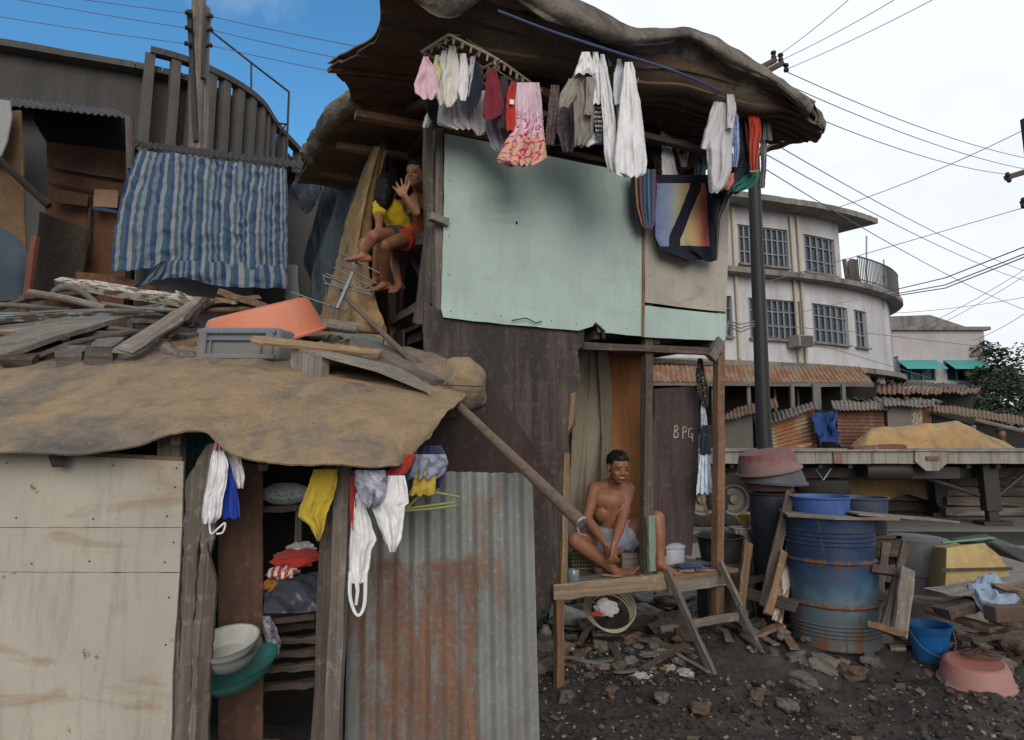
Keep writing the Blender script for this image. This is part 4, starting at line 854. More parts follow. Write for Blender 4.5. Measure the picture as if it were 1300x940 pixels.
mb.build('dusty_tarpaulin', cloth('dim_blue_tarp', (.05, .075, .1)), None, 'dusty dark blue sheet over the left shanty corner', 'tarpaulin')
MB().plank(P(45, 300, 6.1), P(31, 400, 6.1), .05, .05, up=(0, 1, 0)).build('red_brown_stake', wood('redbrown', (.14, .05, .035), (.18, .07, .045)), None, 'thin reddish stake standing before the dusty blue sheet', 'stake')
# striped tarpaulin and the wall behind it
sw = root('striped_tarp_shed', (P(255, 560, 7.6).x, 7.6, 0), 'low shed wall behind the striped tarpaulin with a tarred roof edge', 'shed')
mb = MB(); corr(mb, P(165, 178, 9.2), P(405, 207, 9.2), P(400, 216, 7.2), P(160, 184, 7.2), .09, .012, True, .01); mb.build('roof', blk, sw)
MB().prism([P(175, 195, 7.7), P(415, 224, 7.7), lowz(P(415, 500, 7.7), 1.5), lowz(P(175, 500, 7.7), 1.5)], (0, .05, 0)).build('wall', plain('dim_grey_wall', (.09, .09, .09), .9), sw)
panel(mb := MB(), YP(7.4), [(198, 340), (320, 362), (320, 385), (190, 380)], 0, .02); mb.build('pale_board', plain('pale_board2', (.17, .18, .19)), sw)
panel(mb := MB(), YP(7.3), [(362, 335), (378, 337), (380, 395), (362, 395)], 0, .02); mb.build('pale_board', plain('pale_board3', (.2, .22, .23)), sw)
panel(mb := MB(), YP(7.0), [(96, 345), (150, 350), (200, 365), (200, 385), (96, 368)], 0, .03); mb.build('brown_board', cardm, sw)
st = [(.018, .05, .12), (.17, .2, .24), (.03, .075, .11), (.02, .055, .13), (.2, .21, .24), (.04, .085, .13), (.15, .18, .21), (.02, .055, .12), (.1, .14, .18)]
stripes = cloth('striped_tarp', (.1, .2, .4), st, 'stripe', 3.3, .5)
sheet(mb := MB(), [[P(176, 192, 7.1), P(225, 196, 7.15), P(280, 204, 7.15), P(330, 210, 7.1), P(364, 216, 7.1)], [P(150, 262, 6.95), P(220, 268, 7.0), P(275, 272, 7.05), P(325, 274, 7.0), P(365, 278, 7.0)], [P(143, 345, 6.85), P(215, 340, 6.9), P(275, 340, 6.95), P(325, 345, 6.9), P(366, 345, 6.95)]], 130, 80, .006, .03, 5.5, (0, -1, 0), ridge=.014, disp=lambda a, b: .016 * math.sin(a * 34 + 3.2 * b + 2 * math.sin(b * 4)) * (.25 + b) + .008 * math.sin(a * 83 + b * 9))
mb.build('striped_tarpaulin', stripes, None, 'blue, green and white striped tarpaulin hanging over the shed wall', 'tarpaulin')
sheet(mb := MB(), [[P(205, 332, 6.8), P(225, 330, 6.85), P(285, 334, 6.9), P(362, 338, 6.9)], [P(185, 350, 6.75), P(222, 345, 6.8), P(285, 350, 6.85), P(364, 350, 6.85)], [P(168, 367, 6.7), P(222, 352, 6.8), P(285, 364, 6.85), P(364, 366, 6.85)]], 80, 20, .006, .04, 5, (0, -1, 0), disp=lambda a, b: .02 * math.sin(a * 60 + 3 * b))
mb.build('striped_tarpaulin', stripes, None, 'folded-under lower hem piece of the striped tarpaulin above the junk pile', 'tarpaulin')
# ---------------------------------------------------------------- the two-storey shack
sh = root('two_storey_shack', W(1.2, -1.0, 0), 'two-storey wooden shack with a pale green board wall and tarpaulin roof', 'shack')
zP = MF(780, 742, .03).z; zF = MF(700, 405, .0).z; print('platform z', zP, 'floor z', zF, 'panel top', MF(565, 170).z, MF(925, 250).z, 'ground at posts', MF(712, 822).z, MF(910, 780).z)
panel(mb := MB(), MF, [(565, 170), (640, 184), (700, 199), (760, 211), (815, 222), (817, 330), (815, 427), (760, 422), (757, 413), (735, 420), (640, 412), (563, 403), (560, 392), (563, 300)], .03, .008, .5); mb.build('green_board', greenp, sh)
panel(mb := MB(), MF, [(819, 240), (870, 242), (926, 250), (924, 330), (922, 396), (880, 392), (819, 384)], .028, .008, .5); mb.build('cream_board', beigep, sh)
panel(mb := MB(), MF, [(819, 388), (860, 393), (922, 399), (921, 433), (870, 431), (817, 428)], .03, .008, .5); mb.build('green_strip', greenp, sh)
MB().plank(MF(817, 230, .035), MF(816, 428, .035), .02, .012, up=tuple(FN)).build('joint_batten', bw, sh)
MB().box(MF(656, 283, .032), (.012, .01, .018)).build('nail_hole', blk, sh)
mb = MB(); mb.tube([MF(650, 407, .05), MF(668, 404, .06), MF(680, 410, .05), MF(688, 408, .05)], .004, 6); mb.tube([MF(755, 411, .05), MF(760, 415, .06), MF(766, 421, .05), MF(766, 430, .04)], .014, 6, wob=.3); mb.build('torn_wire', bmetal, sh)
mb = MB(); pts = [(538, 382), (560, 395), (742, 415), (741, 440), (734, 444), (737, 480), (728, 510), (731, 540), (722, 552), (723, 600), (719, 620), (723, 640), (712, 690), (706, 760), (696, 772), (684, 779), (672, 772), (600, 800), (535, 800)]
panel(mb, MF, pts, 0, .014, 1.0, step=9); mb.build('plywood_wall', ply, sh)
panel(mb := MB(), MF, [(724, 500), (731, 498), (727, 540), (721, 548)], .004, .012, .8, step=6); mb.build('bare_edge', yw, sh)
# posts
MB().plank(MF(820, 733, -.06), MF(823, 222, -.02), .075, .06, up=tuple(FN), rough=.004, seg=10).build('middle_post', dw, sh)
MB().plank(lowz(MF(909, 780, -.02), .1), MF(914, 250, -.02), .07, .06, up=tuple(FN), rough=.003, seg=10).build('corner_post', ow, sh)
MB().plank(MF(914, 432, .03), MF(902, 455, .03), .08, .05, up=tuple(FN), rough=.003).build('post_block', gw, sh)
MB().plank(MF(826, 655, .03), MF(827, 725, .03), .055, .03, up=tuple(FN)).build('painted_cleat', peel('pale_green_cleat', (.2, .29, .24), (.2, .17, .13), .56, 14), sh)
MB().plank(lowz(MF(709, 822, .03), -.02), MF(709, 752, .03), .055, .05, up=tuple(FN)).build('front_post', ow, sh)
MB().plank(MF(714, 752, .0), MF(718, 575, .0), .045, .04, up=tuple(FN), rough=.004).build('front_post', yw, sh)
MB().plank(lowz(MF(556, 850, -.05), 0), MF(556, 165, -.03), .05, .06, up=tuple(FN), rough=.003, seg=10).build('corner_post', gw, sh)
MB().plank(MS(545, 385, .03), MF(543, 155, .02), .05, .07, up=tuple(FN), rough=.005, seg=10).build('side_post', gw, sh)
MB().plank(MS(538, 235, -.35), MS(540, 110, -.35), .05, .05, up=tuple(SN), rough=.004).build('side_post', bw, sh)
MB().plank(MS(484, 222, .12), MS(489, 135, .12), .06, .05, up=tuple(SN), rough=.004).build('side_post', gw, sh)
MB().plank(MS(497, 470, -.02), MS(499, 200, -.02), .05, .05, up=tuple(SN), rough=.004).build('side_post', dw, sh)
MB().plank(MS(548, 300, -.02), MS(490, 316, -.02), .09, .05, up=tuple(SN), rough=.004).build('window_sill', gw, sh)
MB().plank(MF(568, 283, .04), MF(545, 275, .06), .05, .05, rough=.004).build('cleat', gw, sh)
MB().plank(MS(548, 380, -.01), MS(499, 408, -.01), .06, .04, up=tuple(SN), rough=.004).build('floor_beam', gw, sh)
MB().plank(MS(545, 290, .02), MS(530, 410, .02), .08, .04, up=tuple(SN), rough=.005).build('side_post', gw, sh)
for a, b in (((525, 330), (548, 385)), ((512, 330), (508, 400))): MB().plank(MS(*a, -.1), MS(*b, -.1), .03, .03, up=tuple(SN)).build('brace', dw, sh)
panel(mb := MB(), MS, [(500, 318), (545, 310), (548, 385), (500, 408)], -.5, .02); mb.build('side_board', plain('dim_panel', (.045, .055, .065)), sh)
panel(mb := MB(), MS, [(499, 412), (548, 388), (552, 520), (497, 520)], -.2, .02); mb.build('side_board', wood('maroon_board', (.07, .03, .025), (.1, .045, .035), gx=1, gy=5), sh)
# floors, inner walls, back walls
def floorp(s0, s1, o0, o1, z, th, nm, m): MB().prism([W(s0, o0, z), W(s1, o0, z), W(s1, o1, z), W(s0, o1, z)], (0, 0, -th)).build(nm, m, sh)
zU = MF(700, 410, 0).z + .03
floorp(.04, 2.36, -.03, -2.3, zU, .03, 'upper_floor', dw)
for k in range(5): MB().plank(W(.1 + k * .55, -.02, zU - .07), W(.1 + k * .55, -2.3, zU - .07), .05, .09, up=(0, 0, 1)).build('joist', dw, sh)
MB().plank(MF(738, 440, -.02), MF(912, 447, -.02), .05, .09, up=tuple(FN), rough=.004).build('front_beam', dw, sh)
MB().plank(MF(745, 455, -.9), MF(905, 462, -.9), .04, .05, up=tuple(FN), rough=.004).build('inner_beam', gw, sh)
MB().prism([W(-.0, -2.32, 0.1), W(1.3, -2.32, .1), W(1.3, -2.32, zU), W(0, -2.32, zU)], tuple(FN * -.02)).build('back_wall', ply, sh)
MB().prism([W(0, -2.32, zU), W(2.4, -2.32, zU), W(2.4, -2.32, 4.2), W(0, -2.32, 4.2)], tuple(FN * -.02)).build('back_wall', wood('inner_brown', (.08, .045, .03), (.12, .07, .045), gx=1, gy=4), sh)
MB().prism([W(2.4, -.05, zU), W(2.4, -2.3, zU), W(2.4, -2.3, 3.55), W(2.4, -.05, 3.55)], tuple(FD * -.012)).build('right_wall', bw, sh)
MB().prism([W(.02, -.9, 0.1), W(.02, -2.3, .1), W(.02, -2.3, zU), W(.02, -.9, zU)], tuple(FD * .012)).build('left_lower_wall', dw, sh)
for k in range(9): MB().plank(W(.85 + k * .001, -.02 - k * .145, zP + .0), W(2.4, -.02 - k * .145, zP + .001 * (k % 3)), .138, .025, up=(0, 0, 1), rough=.004).build('platform_board', gw if k % 3 else bw, sh)
MB().plank(MF(703, 752, .05), MF(850, 738, .05), .02, .1, rough=.005, seg=8).build('platform_beam', wood('platform_wood', (.24, .18, .12), (.36, .28, .19), st=.3), sh)
MB().plank(MF(846, 745, .03), MF(922, 735, .03), .03, .085, rough=.004).build('platform_beam', gw, sh)
panel(mb := MB(), MF, [(770, 428), (822, 430), (822, 700), (770, 700)], -.85, .01, .3); mb.build('orange_brown_board', wood('orange_ply', (.26, .11, .04), (.33, .15, .06), gx=.8, gy=10, st=.1), sh)
panel(mb := MB(), MF, [(738, 430), (790, 431), (780, 712), (700, 712)], -.9, .01, .3); mb.build('inner_board', wood('dull_beige_board', (.17, .155, .12), (.2, .18, .14), gx=.8, gy=6, st=.15), sh)
panel(mb := MB(), MF, [(831, 494), (880, 490), (888, 502), (886, 600), (878, 706), (828, 706)], -.3, .012, .6); mb.build('low_door_board', ply2, sh)
# chalk letters BPG on the low board
chalk = plain('chalk_paint', (.5, .5, .48), .9, nz=.5, sc=40); 
def stroke(pts, nm='chalk_letter', r=.0038):
    return [MF(u, v, -.295) for u, v in pts]
mb = MB()
for pts in ([(857, 541), (855.5, 556)], [(857, 541), (860, 541), (860.5, 545), (857, 548)], [(857, 548), (861, 550), (860, 555), (855.5, 556)], [(867, 542), (866.5, 557)], [(867, 542), (871, 542.5), (871, 548), (867, 549.5)], [(879, 545), (875.5, 544), (874, 549), (874.5, 555), (878, 556), (879, 551), (876.5, 551)], [(879, 551), (879, 561)]): mb.tube(stroke(pts), .0042, 6, wob=.25)
mb.build('chalk_lettering', chalk, sh)
# dark curtains/cloth in doorway
garment('door_curtain', MF, [(438, 737, 770), (470, 733, 772), (520, 728, 773), (580, 725, 772), (640, 720, 770), (700, 716, 766)], cloth('beige_curtain', (.25, .22, .17)), 'plain beige curtain hanging in the doorway behind the seated youth', 'curtain', o=-.68, th=.008, fold=.03, k=2.4, nx=40)
garment('door_curtain', MF, [(443, 758, 772), (500, 762, 777), (560, 764, 776), (600, 762, 777), (640, 760, 772)], cloth('beige_curtain2', (.21, .18, .14)), 'gathered outer edge of a beige curtain bunched against the orange-brown board', 'curtain', o=-.62, th=.015, fold=.012, k=2, nx=20)
# roof: underside sheets, battens, covering tarpaulin
rtar = tarp('roof_tarp', (.2, .18, .15), (.13, .115, .1), (.05, .045, .04), .8, 3.0, .6); rund = wood('under_roof', (.11, .08, .06), (.19, .135, .1), gx=.8, gy=5, st=.4)
eo = .74
edge = [(478, -95), (530, -78), (600, -52), (680, -22), (730, 0), (770, 22), (800, 36), (840, 38), (880, 40), (935, 64), (990, 101), (1034, 132)]
E0 = [MF(u, v, eo) for u, v in edge]
def srow(k): return [E0[i] for i in k]
S0, S1 = (E0[0] - FA).dot(FD), (E0[-1] - FA).dot(FD)
def zmid(s): return 4.12 + .06 * math.sin(s * 3)
L1, L2, L3, L4 = G(420, 76, 4.12), G(445, 112, 4.1), G(395, 192, 3.98), G(376, 224, 3.93)
rr = []
rr.append(E0)
def lerp_row(La, Ra, z0, z1, bump=.03): return [La.lerp(Ra, i / 11) + V((0, 0, bump * math.sin(i * 1.7))) for i in range(12)]
R1 = MF(1040, 168, .55); R2 = MF(978, 190, -.1); R2 = W(S1 - .02, -.1, R2.z); R3 = W(2.85, -1.2, 4.1); R4 = W(2.8, -2.5, 4.0)
L0 = G(480, 34, 4.14); rows = [E0, lerp_row(L0, MF(1041, 150, .66), 0, 0), lerp_row(L1, R1, 0, 0), lerp_row(L1.lerp(L2, .1), R1.lerp(R2, .2), 0, 0), lerp_row(L2, R1.lerp(R2, .5), 0, 0), lerp_row(L2.lerp(L3, .4), R2, 0, 0), lerp_row(L3, R3, 0, 0), lerp_row(L4, R4, 0, 0)]
for r_ in rows[1:6]:
    for i in range(2, 11): r_[i].z = 4.17 + .03 * math.sin(i * 2)
sheet(mb := MB(), rows, 90, 84, .01, .016, 3, (0, 0, 1), ridge=.008); mb.build('roof_tarpaulin', rtar, sh)
# under sheet (boards) a little below
rows2 = [[p + V((0, 0, -.05)) - FN * (.1 if k == 0 else 0) for p in r_] for k, r_ in enumerate(rows)]
sheet(mb := MB(), rows2, 40, 210, .012, .01, 3, (0, 0, 1), disp=lambda a, b: .009 * math.copysign(1, math.sin(b * 75)) + .006 * math.sin(b * 23 + 3)); mb.build('roof_boarding', rund, sh)
# front drape of the tarpaulin
low = [(455, -40), (520, -4), (575, 20), (632, -10), (696, 24), (745, 44), (790, 57), (830, 57), (880, 54), (930, 86), (990, 112), (1026, 150)]
sheet(mb := MB(), [[p + FN * .012 + V((0, 0, .012)) for p in E0], [MF((a[0] + b[0]) / 2, (a[1] + b[1]) / 2, eo + .05) for a, b in zip(edge, low)], [MF(u, v, eo - .02) for u, v in low], [MF(u, v - 4, eo - .12) for u, v in low]], 130, 24, .006, .012, 3.4, tuple(FN), ridge=.004); mb.build('tarpaulin_hem', rtar, sh)
# right end drape
sheet(mb := MB(), [[E0[-1] + V((0, 0, .02)), MF(1041, 160, .5), MF(1010, 172, .1), W(S1 + .03, -.4, 4.1)], [MF(1038, 150, .7), MF(1040, 172, .5), MF(1008, 182, .1), W(S1, -.4, 3.98)], [MF(1010, 140, .6), MF(1012, 160, .4), MF(980, 188, .0), W(S1 - .1, -.4, 3.9)]], 30, 16, .014, .04, 5, (1, 0, 0)); mb.build('tarpaulin_hem', rtar, sh)
# left rolled edge and flap
mb = MB(); q = [L2 + V((.03, .1, -.02)), G(425, 145, 4.03), G(408, 172, 4.0), L3 + V((0, 0, 0)), G(388, 200, 3.93)]; mb.tube([cr(q, i / 24) for i in range(25)], [.075 + .02 * noise.noise(V((i * .4, 3, 1))) for i in range(25)], 14, wob=.12); mb.build('rolled_edge', rtar, sh)
sheet(mb := MB(), [[G(478, -40, 4.22), G(482, 20, 4.2), G(500, 40, 4.2)], [G(450, 30, 4.15), G(452, 55, 4.12), G(480, 60, 4.15)], [L1 + V((0, 0, .02)), G(432, 92, 4.1), G(460, 96, 4.12)]], 20, 20, .012, .02, 4)
# hanging tarp black corner at the left
nett = tarp('dark_net_tarp', (.06, .085, .105), (.04, .058, .075), (.015, .02, .025), .5, 2.5, .3, (3, 3, .4))
sheet(mb := MB(), [[MS(376, 224, .5), MS(392, 212, .47), MS(420, 205, .4)], [MS(372, 246, .48), MS(388, 246, .46), MS(408, 240, .4)], [MS(384, 268, .42), MS(390, 272, .4), MS(400, 262, .38)]], 24, 24, .008, .04, 4, tuple(SN)); mb.build('tarpaulin_corner', nett, sh)
# rafters and battens under the roof
for s in (.1, .6, 1.1, 1.6, 2.1, 2.5): MB().plank(W(s, .03, 4.0 + .02 * math.sin(s * 5)), W(s, -2.3, 3.86), .05, .07, up=(0, 0, 1), rough=.005).build('rafter', bw if int(s * 2) % 2 else dw, sh)
for o in (.05, -.5, -1.1, -1.7): MB().plank(W(-.5 if o < -.4 else .05, o, 3.9), W(2.75 if o < .2 else 2.6, o, 3.95), .07, .045, up=(0, 0, 1), rough=.006, seg=10, bend=.02).build('batten', bw if o != .05 else dw, sh)
MB().plank(MF(640, 100, .15), MF(800, 165, .15), .1, .06, rough=.008, seg=10).build('sagging_beam', wood('warm_beam', (.1, .055, .04), (.15, .085, .06)), sh)
MB().plank(MF(955, 145, .3), MF(1003, 122, .55), .09, .04, rough=.004).build('end_board', bw, sh)
MB().plank(MF(645, 198, -.02), MF(840, 236, -.02), .05, .05, rough=.004).build('wall_plate', wood('red_plate', (.16, .06, .035), (.2, .08, .05)), sh)
for a, b in (((495, 150), (565, 120)), ((466, 250), (480, 140))): MB().plank(MS(*a, .1), MS(*b, .1), .06, .05, up=tuple(SN)).build('brace', dw, sh)
panel(mb := MB(), MS, [(424, 215), (460, 178), (462, 195), (430, 280)], .12, .01); mb.build('side_plank', gw, sh)
# side netting tarpaulin on left wall, three hanging folds
sheet(mb := MB(), [[MS(428, 205, .16), MS(445, 195, .15), MS(462, 188, .14), MS(478, 180, .12)], [MS(408, 270, .2), MS(425, 270, .22), MS(445, 265, .2), MS(462, 250, .16)], [MS(388, 350, .2), MS(405, 350, .3), MS(425, 345, .25), MS(440, 340, .2)], [MS(382, 425, .2), MS(400, 425, .28), MS(420, 420, .25), MS(430, 420, .2)]], 90, 50, .006, .018, 2.5, tuple(SN), disp=lambda a, b: .05 * math.sin(a * 15 + b * 4) + .02 * math.sin(a * 37 + b * 3 + 2 * math.sin(b * 5))); mb.build('side_netting', nett, sh)
rolm = tarp('ochre_roll', (.36, .24, .12), (.28, .19, .1), (.14, .1, .06), .8, 2.5, .5)
sheet(mb := MB(), [[MS(476, 188, .2), MS(481, 186, .24), MS(485, 190, .2)], [MS(450, 262, .22), MS(460, 262, .3), MS(470, 268, .22)], [MS(424, 345, .25), MS(446, 345, .34), MS(466, 350, .22)], [MS(402, 425, .28), MS(445, 400, .4), MS(492, 425, .25)], [MS(400, 450, .3), MS(445, 445, .4), MS(494, 450, .25)]], 50, 60, .012, .014, 3, tuple(SN), ridge=.004, disp=lambda a, b: .022 * math.sin(a * 11 + b * 2) + .01 * math.sin(a * 29 - b * 4)); mb.build('ochre_canvas', rolm, None, 'long ochre canvas fold hanging from the roof beside the waving boy', 'canvas')
# ---------------------------------------------------------------- left shack
ls = root('lean_to_shack', (-.9, 3.4, 0), 'low front shack with a cream board wall, patched canvas roof and rusty sheet wall', 'shack')
panel(mb := MB(), YP(3.0), [(-60, 572), (0, 574), (120, 580), (233, 586), (231, 669.6), (-60, 669.6)], 0, .012, .2); mb.build('cream_board', creamp, ls)
panel(mb := MB(), YP(3.0), [(-60, 670.4), (231, 670.4), (228, 726.6), (-60, 726)], .001, .012, .2); mb.build('cream_board', creamp, ls)
panel(mb := MB(), YP(3.0), [(-60, 726.8), (228, 727.6), (219, 855), (216, 1010), (-60, 1010)], -.001, .012, .5); mb.build('cream_board', creamp, ls)
MB().plank(P(-60, 569, 3.02), P(233, 583, 3.02), .03, .02, rough=.001).build('top_batten', bw, ls)
MB().plank(lowz(P(226, 900, 3.05)), P(218, 545, 3.05), .1, .05, up=(0, 1, 0), rough=.003, seg=8).build('post', gw, ls)
MB().plank(lowz(P(424, 900, 3.1)), P(437, 590, 3.1), .062, .06, up=(0, 1, 0), rough=.003, seg=8).build('post', gw, ls)
MB().plank(lowz(P(408, 900, 3.17)), P(422, 590, 3.17), .075, .03, up=(0, 1, 0), rough=.006, seg=8).build('post', dw, ls)
# warped vertical planks beside the door
for k, (pa, m) in enumerate((([(236, 610), (262, 565), (275, 562), (268, 600), (250, 700), (243, 850), (240, 1010), (222, 1010), (232, 720)], gw), ([(262, 600), (274, 585), (276, 660), (262, 720), (252, 860), (248, 1010), (236, 1010), (246, 800)], gw), ([(262, 690), (274, 740), (266, 860), (262, 1010), (246, 1010), (250, 850)], dw))):
    panel(mb := MB(), YP(3.0 - .02 * k), pa, 0, .02, 1.2, step=10); mb.build('warped_plank', m, ls)
panel(mb := MB(), YP(3.35), [(277, 588), (312, 588), (333, 592), (333, 1010), (277, 1010)], 0, .012, .4); mb.build('brown_board', wood('worn_brown', (.11, .06, .045), (.16, .095, .07), gx=1, gy=6, ply=True, st=.3, stain=(.04, .025, .02)), ls)
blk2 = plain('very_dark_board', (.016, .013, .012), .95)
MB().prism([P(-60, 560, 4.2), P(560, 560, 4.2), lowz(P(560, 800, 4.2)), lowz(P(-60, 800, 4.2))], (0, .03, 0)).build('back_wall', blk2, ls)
for k, v in enumerate((798, 815, 832, 850, 872)): MB().plank(P(336, v, 3.6 - .02 * k), P(412, v - 6, 3.6 - .02 * k), .03, .05, up=(0, 1, 0), rough=.006).build('low_slat', dw, ls)
MB().plank(P(336, 647, 3.6), P(412, 641, 3.6), .12, .03, rough=.004).build('shelf', gw, ls)
MB().plank(P(380, 645, 3.6), P(376, 745, 3.6), .03, .03, up=(0, 1, 0)).build('shelf_post', gw, ls)
MB().plank(P(325, 782, 3.55), P(412, 772, 3.55), .35, .03, rough=.004).build('shelf', dw, ls)
# corrugated wall
YC = 3.5; a, b = P(444, 597, YC), P(676, 601, YC); c, d = lowz(P(686, 900, YC), .0), lowz(P(440, 900, YC), .0); zg = V((0, 0, 0))
mb = MB(); cut = lambda q: a.lerp(b, q); cd = lambda q: d.lerp(c, q)
corr(mb, cut(0), cut(1), cd(1), cd(0), .078, .0085, True, .002, dent=.008)
t = NT('front_zinc'); uv = t.tc.outputs['UV']; o = t.tc.outputs['Object']; sep = t.n('SeparateXYZ', {0: uv}); aN = t.noise(t.map(uv, (1, .5, 1)), 3.2, 9, .72, .4); bN = t.noise(t.map(uv, (14, 1.2, 1)), 1.0, 6, .65); cN = t.noise(uv, 34, 6, .7)
inx = t.mul(t.ramp(sep.outputs[0], [(0, .45), (.12, .8), (.2, 1), (.6, 1), (.68, .25), (.9, .1)]), t.ramp(sep.outputs[1], [(0, 1), (1, 1)])); 
hy = t.n('MapRange', {'Value': sep.outputs[1], 'From Min': 1.0, 'From Max': 1.08, 'To Min': 1, 'To Max': 0}).outputs[0]
kk = t.add(t.mul(t.mul(inx, hy), .17), t.add(t.mul(aN, .4), t.mul(bN, .6))); k = t.ramp(kk, [(.55, 0), (.66, 1)]); k2 = t.ramp(cN, [(.4, 1), (.62, .55)]); k = t.mul(k, k2)
zc = t.mix(t.ramp(aN, [(.3, 0), (.7, 1)]), (.26, .28, .28), (.15, .16, .15)); zc = t.mix(t.ramp(cN, [(.55, 0), (.7, .6)]), zc, (.36, .4, .42)); rc = t.mix(t.ramp(cN, [(.35, 0), (.6, 1)]), (.2, .095, .055), (.115, .065, .045))
rc = t.mix(t.ramp(bN, [(.52, 0), (.64, .6)]), rc, (.32, .13, .05)); t.bump(t.add(k, cN), .4, .003); mb.build('rusty_sheet_wall', t.out(t.mix(k, zc, rc), t.ramp(k, [(0, .55), (1, .9)]), t.mul(t.ramp(k, [(0, 1), (1, 0)]), .25), .4), ls)
# maroon board between canvas roof and corrugated wall
panel(mb := MB(), YP(3.9), [(540, 530), (620, 480), (700, 600), (690, 640), (500, 640), (500, 580)], 0, .01, .4); mb.build('maroon_board', wood('maroon_dark', (.036, .024, .024), (.06, .04, .037), gx=1, gy=5, ply=True), ls)
# canvas roof
canv = tarp('brown_canvas', (.3, .215, .13), (.2, .165, .125), (.1, .09, .08), .85, 1.5, .5, (1, .6, 1))
fe = [(-70, 570), (0, 573), (60, 577), (105, 579), (150, 572), (185, 560), (212, 549), (240, 547), (262, 553), (290, 571), (325, 583), (370, 589), (430, 592), (490, 592), (512, 588), (545, 555)]
dY = [2.84, 2.84, 2.84, 2.84, 2.84, 2.84, 2.84, 2.84, 2.84, 2.84, 2.82, 2.8, 2.8, 2.85, 2.95, 3.2]
F0 = [P(u, v, y) for (u, v), y in zip(fe, dY)]
def rowr(pts): return [P(*p) for p in pts]
def resample(pts, n=16): return [cr(pts, i / (n - 1)) for i in range(n)]
F1 = resample(rowr([(-70, 530, 3.05), (60, 540, 3.05), (150, 535, 3.05), (230, 515, 3.05), (300, 545, 3.0), (400, 550, 3.0), (490, 552, 3.0), (568, 522, 3.4)]))
F2 = resample(rowr([(-70, 490, 3.5), (60, 495, 3.5), (200, 490, 3.45), (300, 485, 3.45), (400, 495, 3.45), (495, 500, 3.5), (592, 500, 3.75)]))
F3 = resample(rowr([(-70, 452, 4.1), (60, 456, 4.1), (200, 452, 4.1), (300, 452, 4.1), (400, 456, 4.1), (490, 458, 4.1), (585, 464, 4.05)]))
F4 = resample(rowr([(-70, 425, 5.0), (60, 426, 5.0), (200, 424, 5.0), (300, 422, 5.0), (400, 424, 5.0), (450, 432, 4.95), (500, 440, 4.8)]))
F5 = resample([V((p.x, 6.6, p.z + .12)) for p in (F4[0], F4[6], F4[11], F4[15] + V((-.9, 0, 0)))])
sheet(mb := MB(), [F0, F1, F2, F3, F4, F5], 150, 70, .008, .022, 3.2, (0, -.3, 1), ridge=.007); mb.build('canvas_roof', canv, ls)
MB().prism([F3[0] + V((0, 0, -.06)), F3[15] + V((0, 0, -.06)), F5[15] + V((0, 0, -.06)), F5[0] + V((0, 0, -.06))], (0, 0, -.02)).build('roof_boarding', dw, ls)
MB().plank(P(-70, 605, 3.1) * 1 + V((0, 0, .0)), P(500, 605, 3.1), .05, .05).build('lintel', dw, ls) if False else None
for k in range(4): MB().plank(F0[2 + k * 4] + V((0, .08, -.03)), F3[2 + k * 4] + V((0, 0, -.05)), .04, .05, rough=.004).build('rafter', dw, ls)
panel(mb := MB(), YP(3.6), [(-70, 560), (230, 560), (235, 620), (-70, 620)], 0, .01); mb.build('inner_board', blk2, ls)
# tan rolled canvas at right end of roof
rc_ = root('canvas_roll', MF(585, 520, .35), 'fat tan canvas bundle with a rounded end at the right end of the front roof', 'canvas roll')
q = [P(520, 470, 4.25), P(560, 478, 4.1), P(590, 490, 3.85)]; ax = (q[2] - q[0]).normalized()
mb = MB(); ell(mb, P(556, 497, 3.98), (.31, .22, .165), rotm(0, .12, 0), amp=.18, sc=5); ell(mb, P(585, 488, 3.9), (.15, .17, .16), None, amp=.14, sc=6); remesh(mb, 'canvas', canv, .014, 6, rc_, .012, 9)
mb = MB(); mb.tube([P(560, 489, 3.7), P(585, 490, 3.66), P(612, 491, 3.72)], .003, 6); mb.build('tie_cord', bmetal, rc_)
# ---------------------------------------------------------------- laundry under the eaves
line_m = plain('blue_line', (.06, .09, .2), .6, nz=.1)
MB().tube([cr([MF(632, 14, .72), MF(700, 40, .72), MF(780, 66, .72), MF(860, 92, .72), MF(914, 116, .6)], i / 20) for i in range(21)], .009, 8).build('clothes_rod', line_m, None, 'long thin blue clothes rod slung under the eaves', 'clothes rod')
MB().tube([MF(812, 60, .5), MF(815, 70, .5), MF(814, 90, .5), MF(808, 106, .5), MF(804, 116, .52), MF(797, 118, .52), MF(808, 112, .5)], .006, 6, wob=.2).build('rope_loop', rope, None, 'short pale rope dangling from the roof beside the white shirts', 'rope')
MB().tube([MF(700, 185, .1), MF(790, 182, .1), MF(850, 176, .0), MF(905, 150, .1)], .004, 6).build('clothes_line', line_m, None, 'thin line behind the shirts carrying the red hanger', 'clothes line')
pegm = [plastic('peg_cream', (.7, .66, .5)), plastic('peg_pink', (.7, .2, .35)), plastic('peg_green', (.2, .5, .4))]
fm = plastic('rack_plastic', (.6, .57, .4), .5, .2)
zr_ = MF(600, 65, .45).z
A_, B_, C_ = G(535, 66, zr_), G(570, 44, zr_), G(633, 76, zr_)
D_ = A_ + C_ - B_; E_, F_, H_ = G(636, 78, zr_ + .005), G(688, 115, zr_ + .005), G(608, 102, zr_ + .005); I_ = H_ + F_ - E_
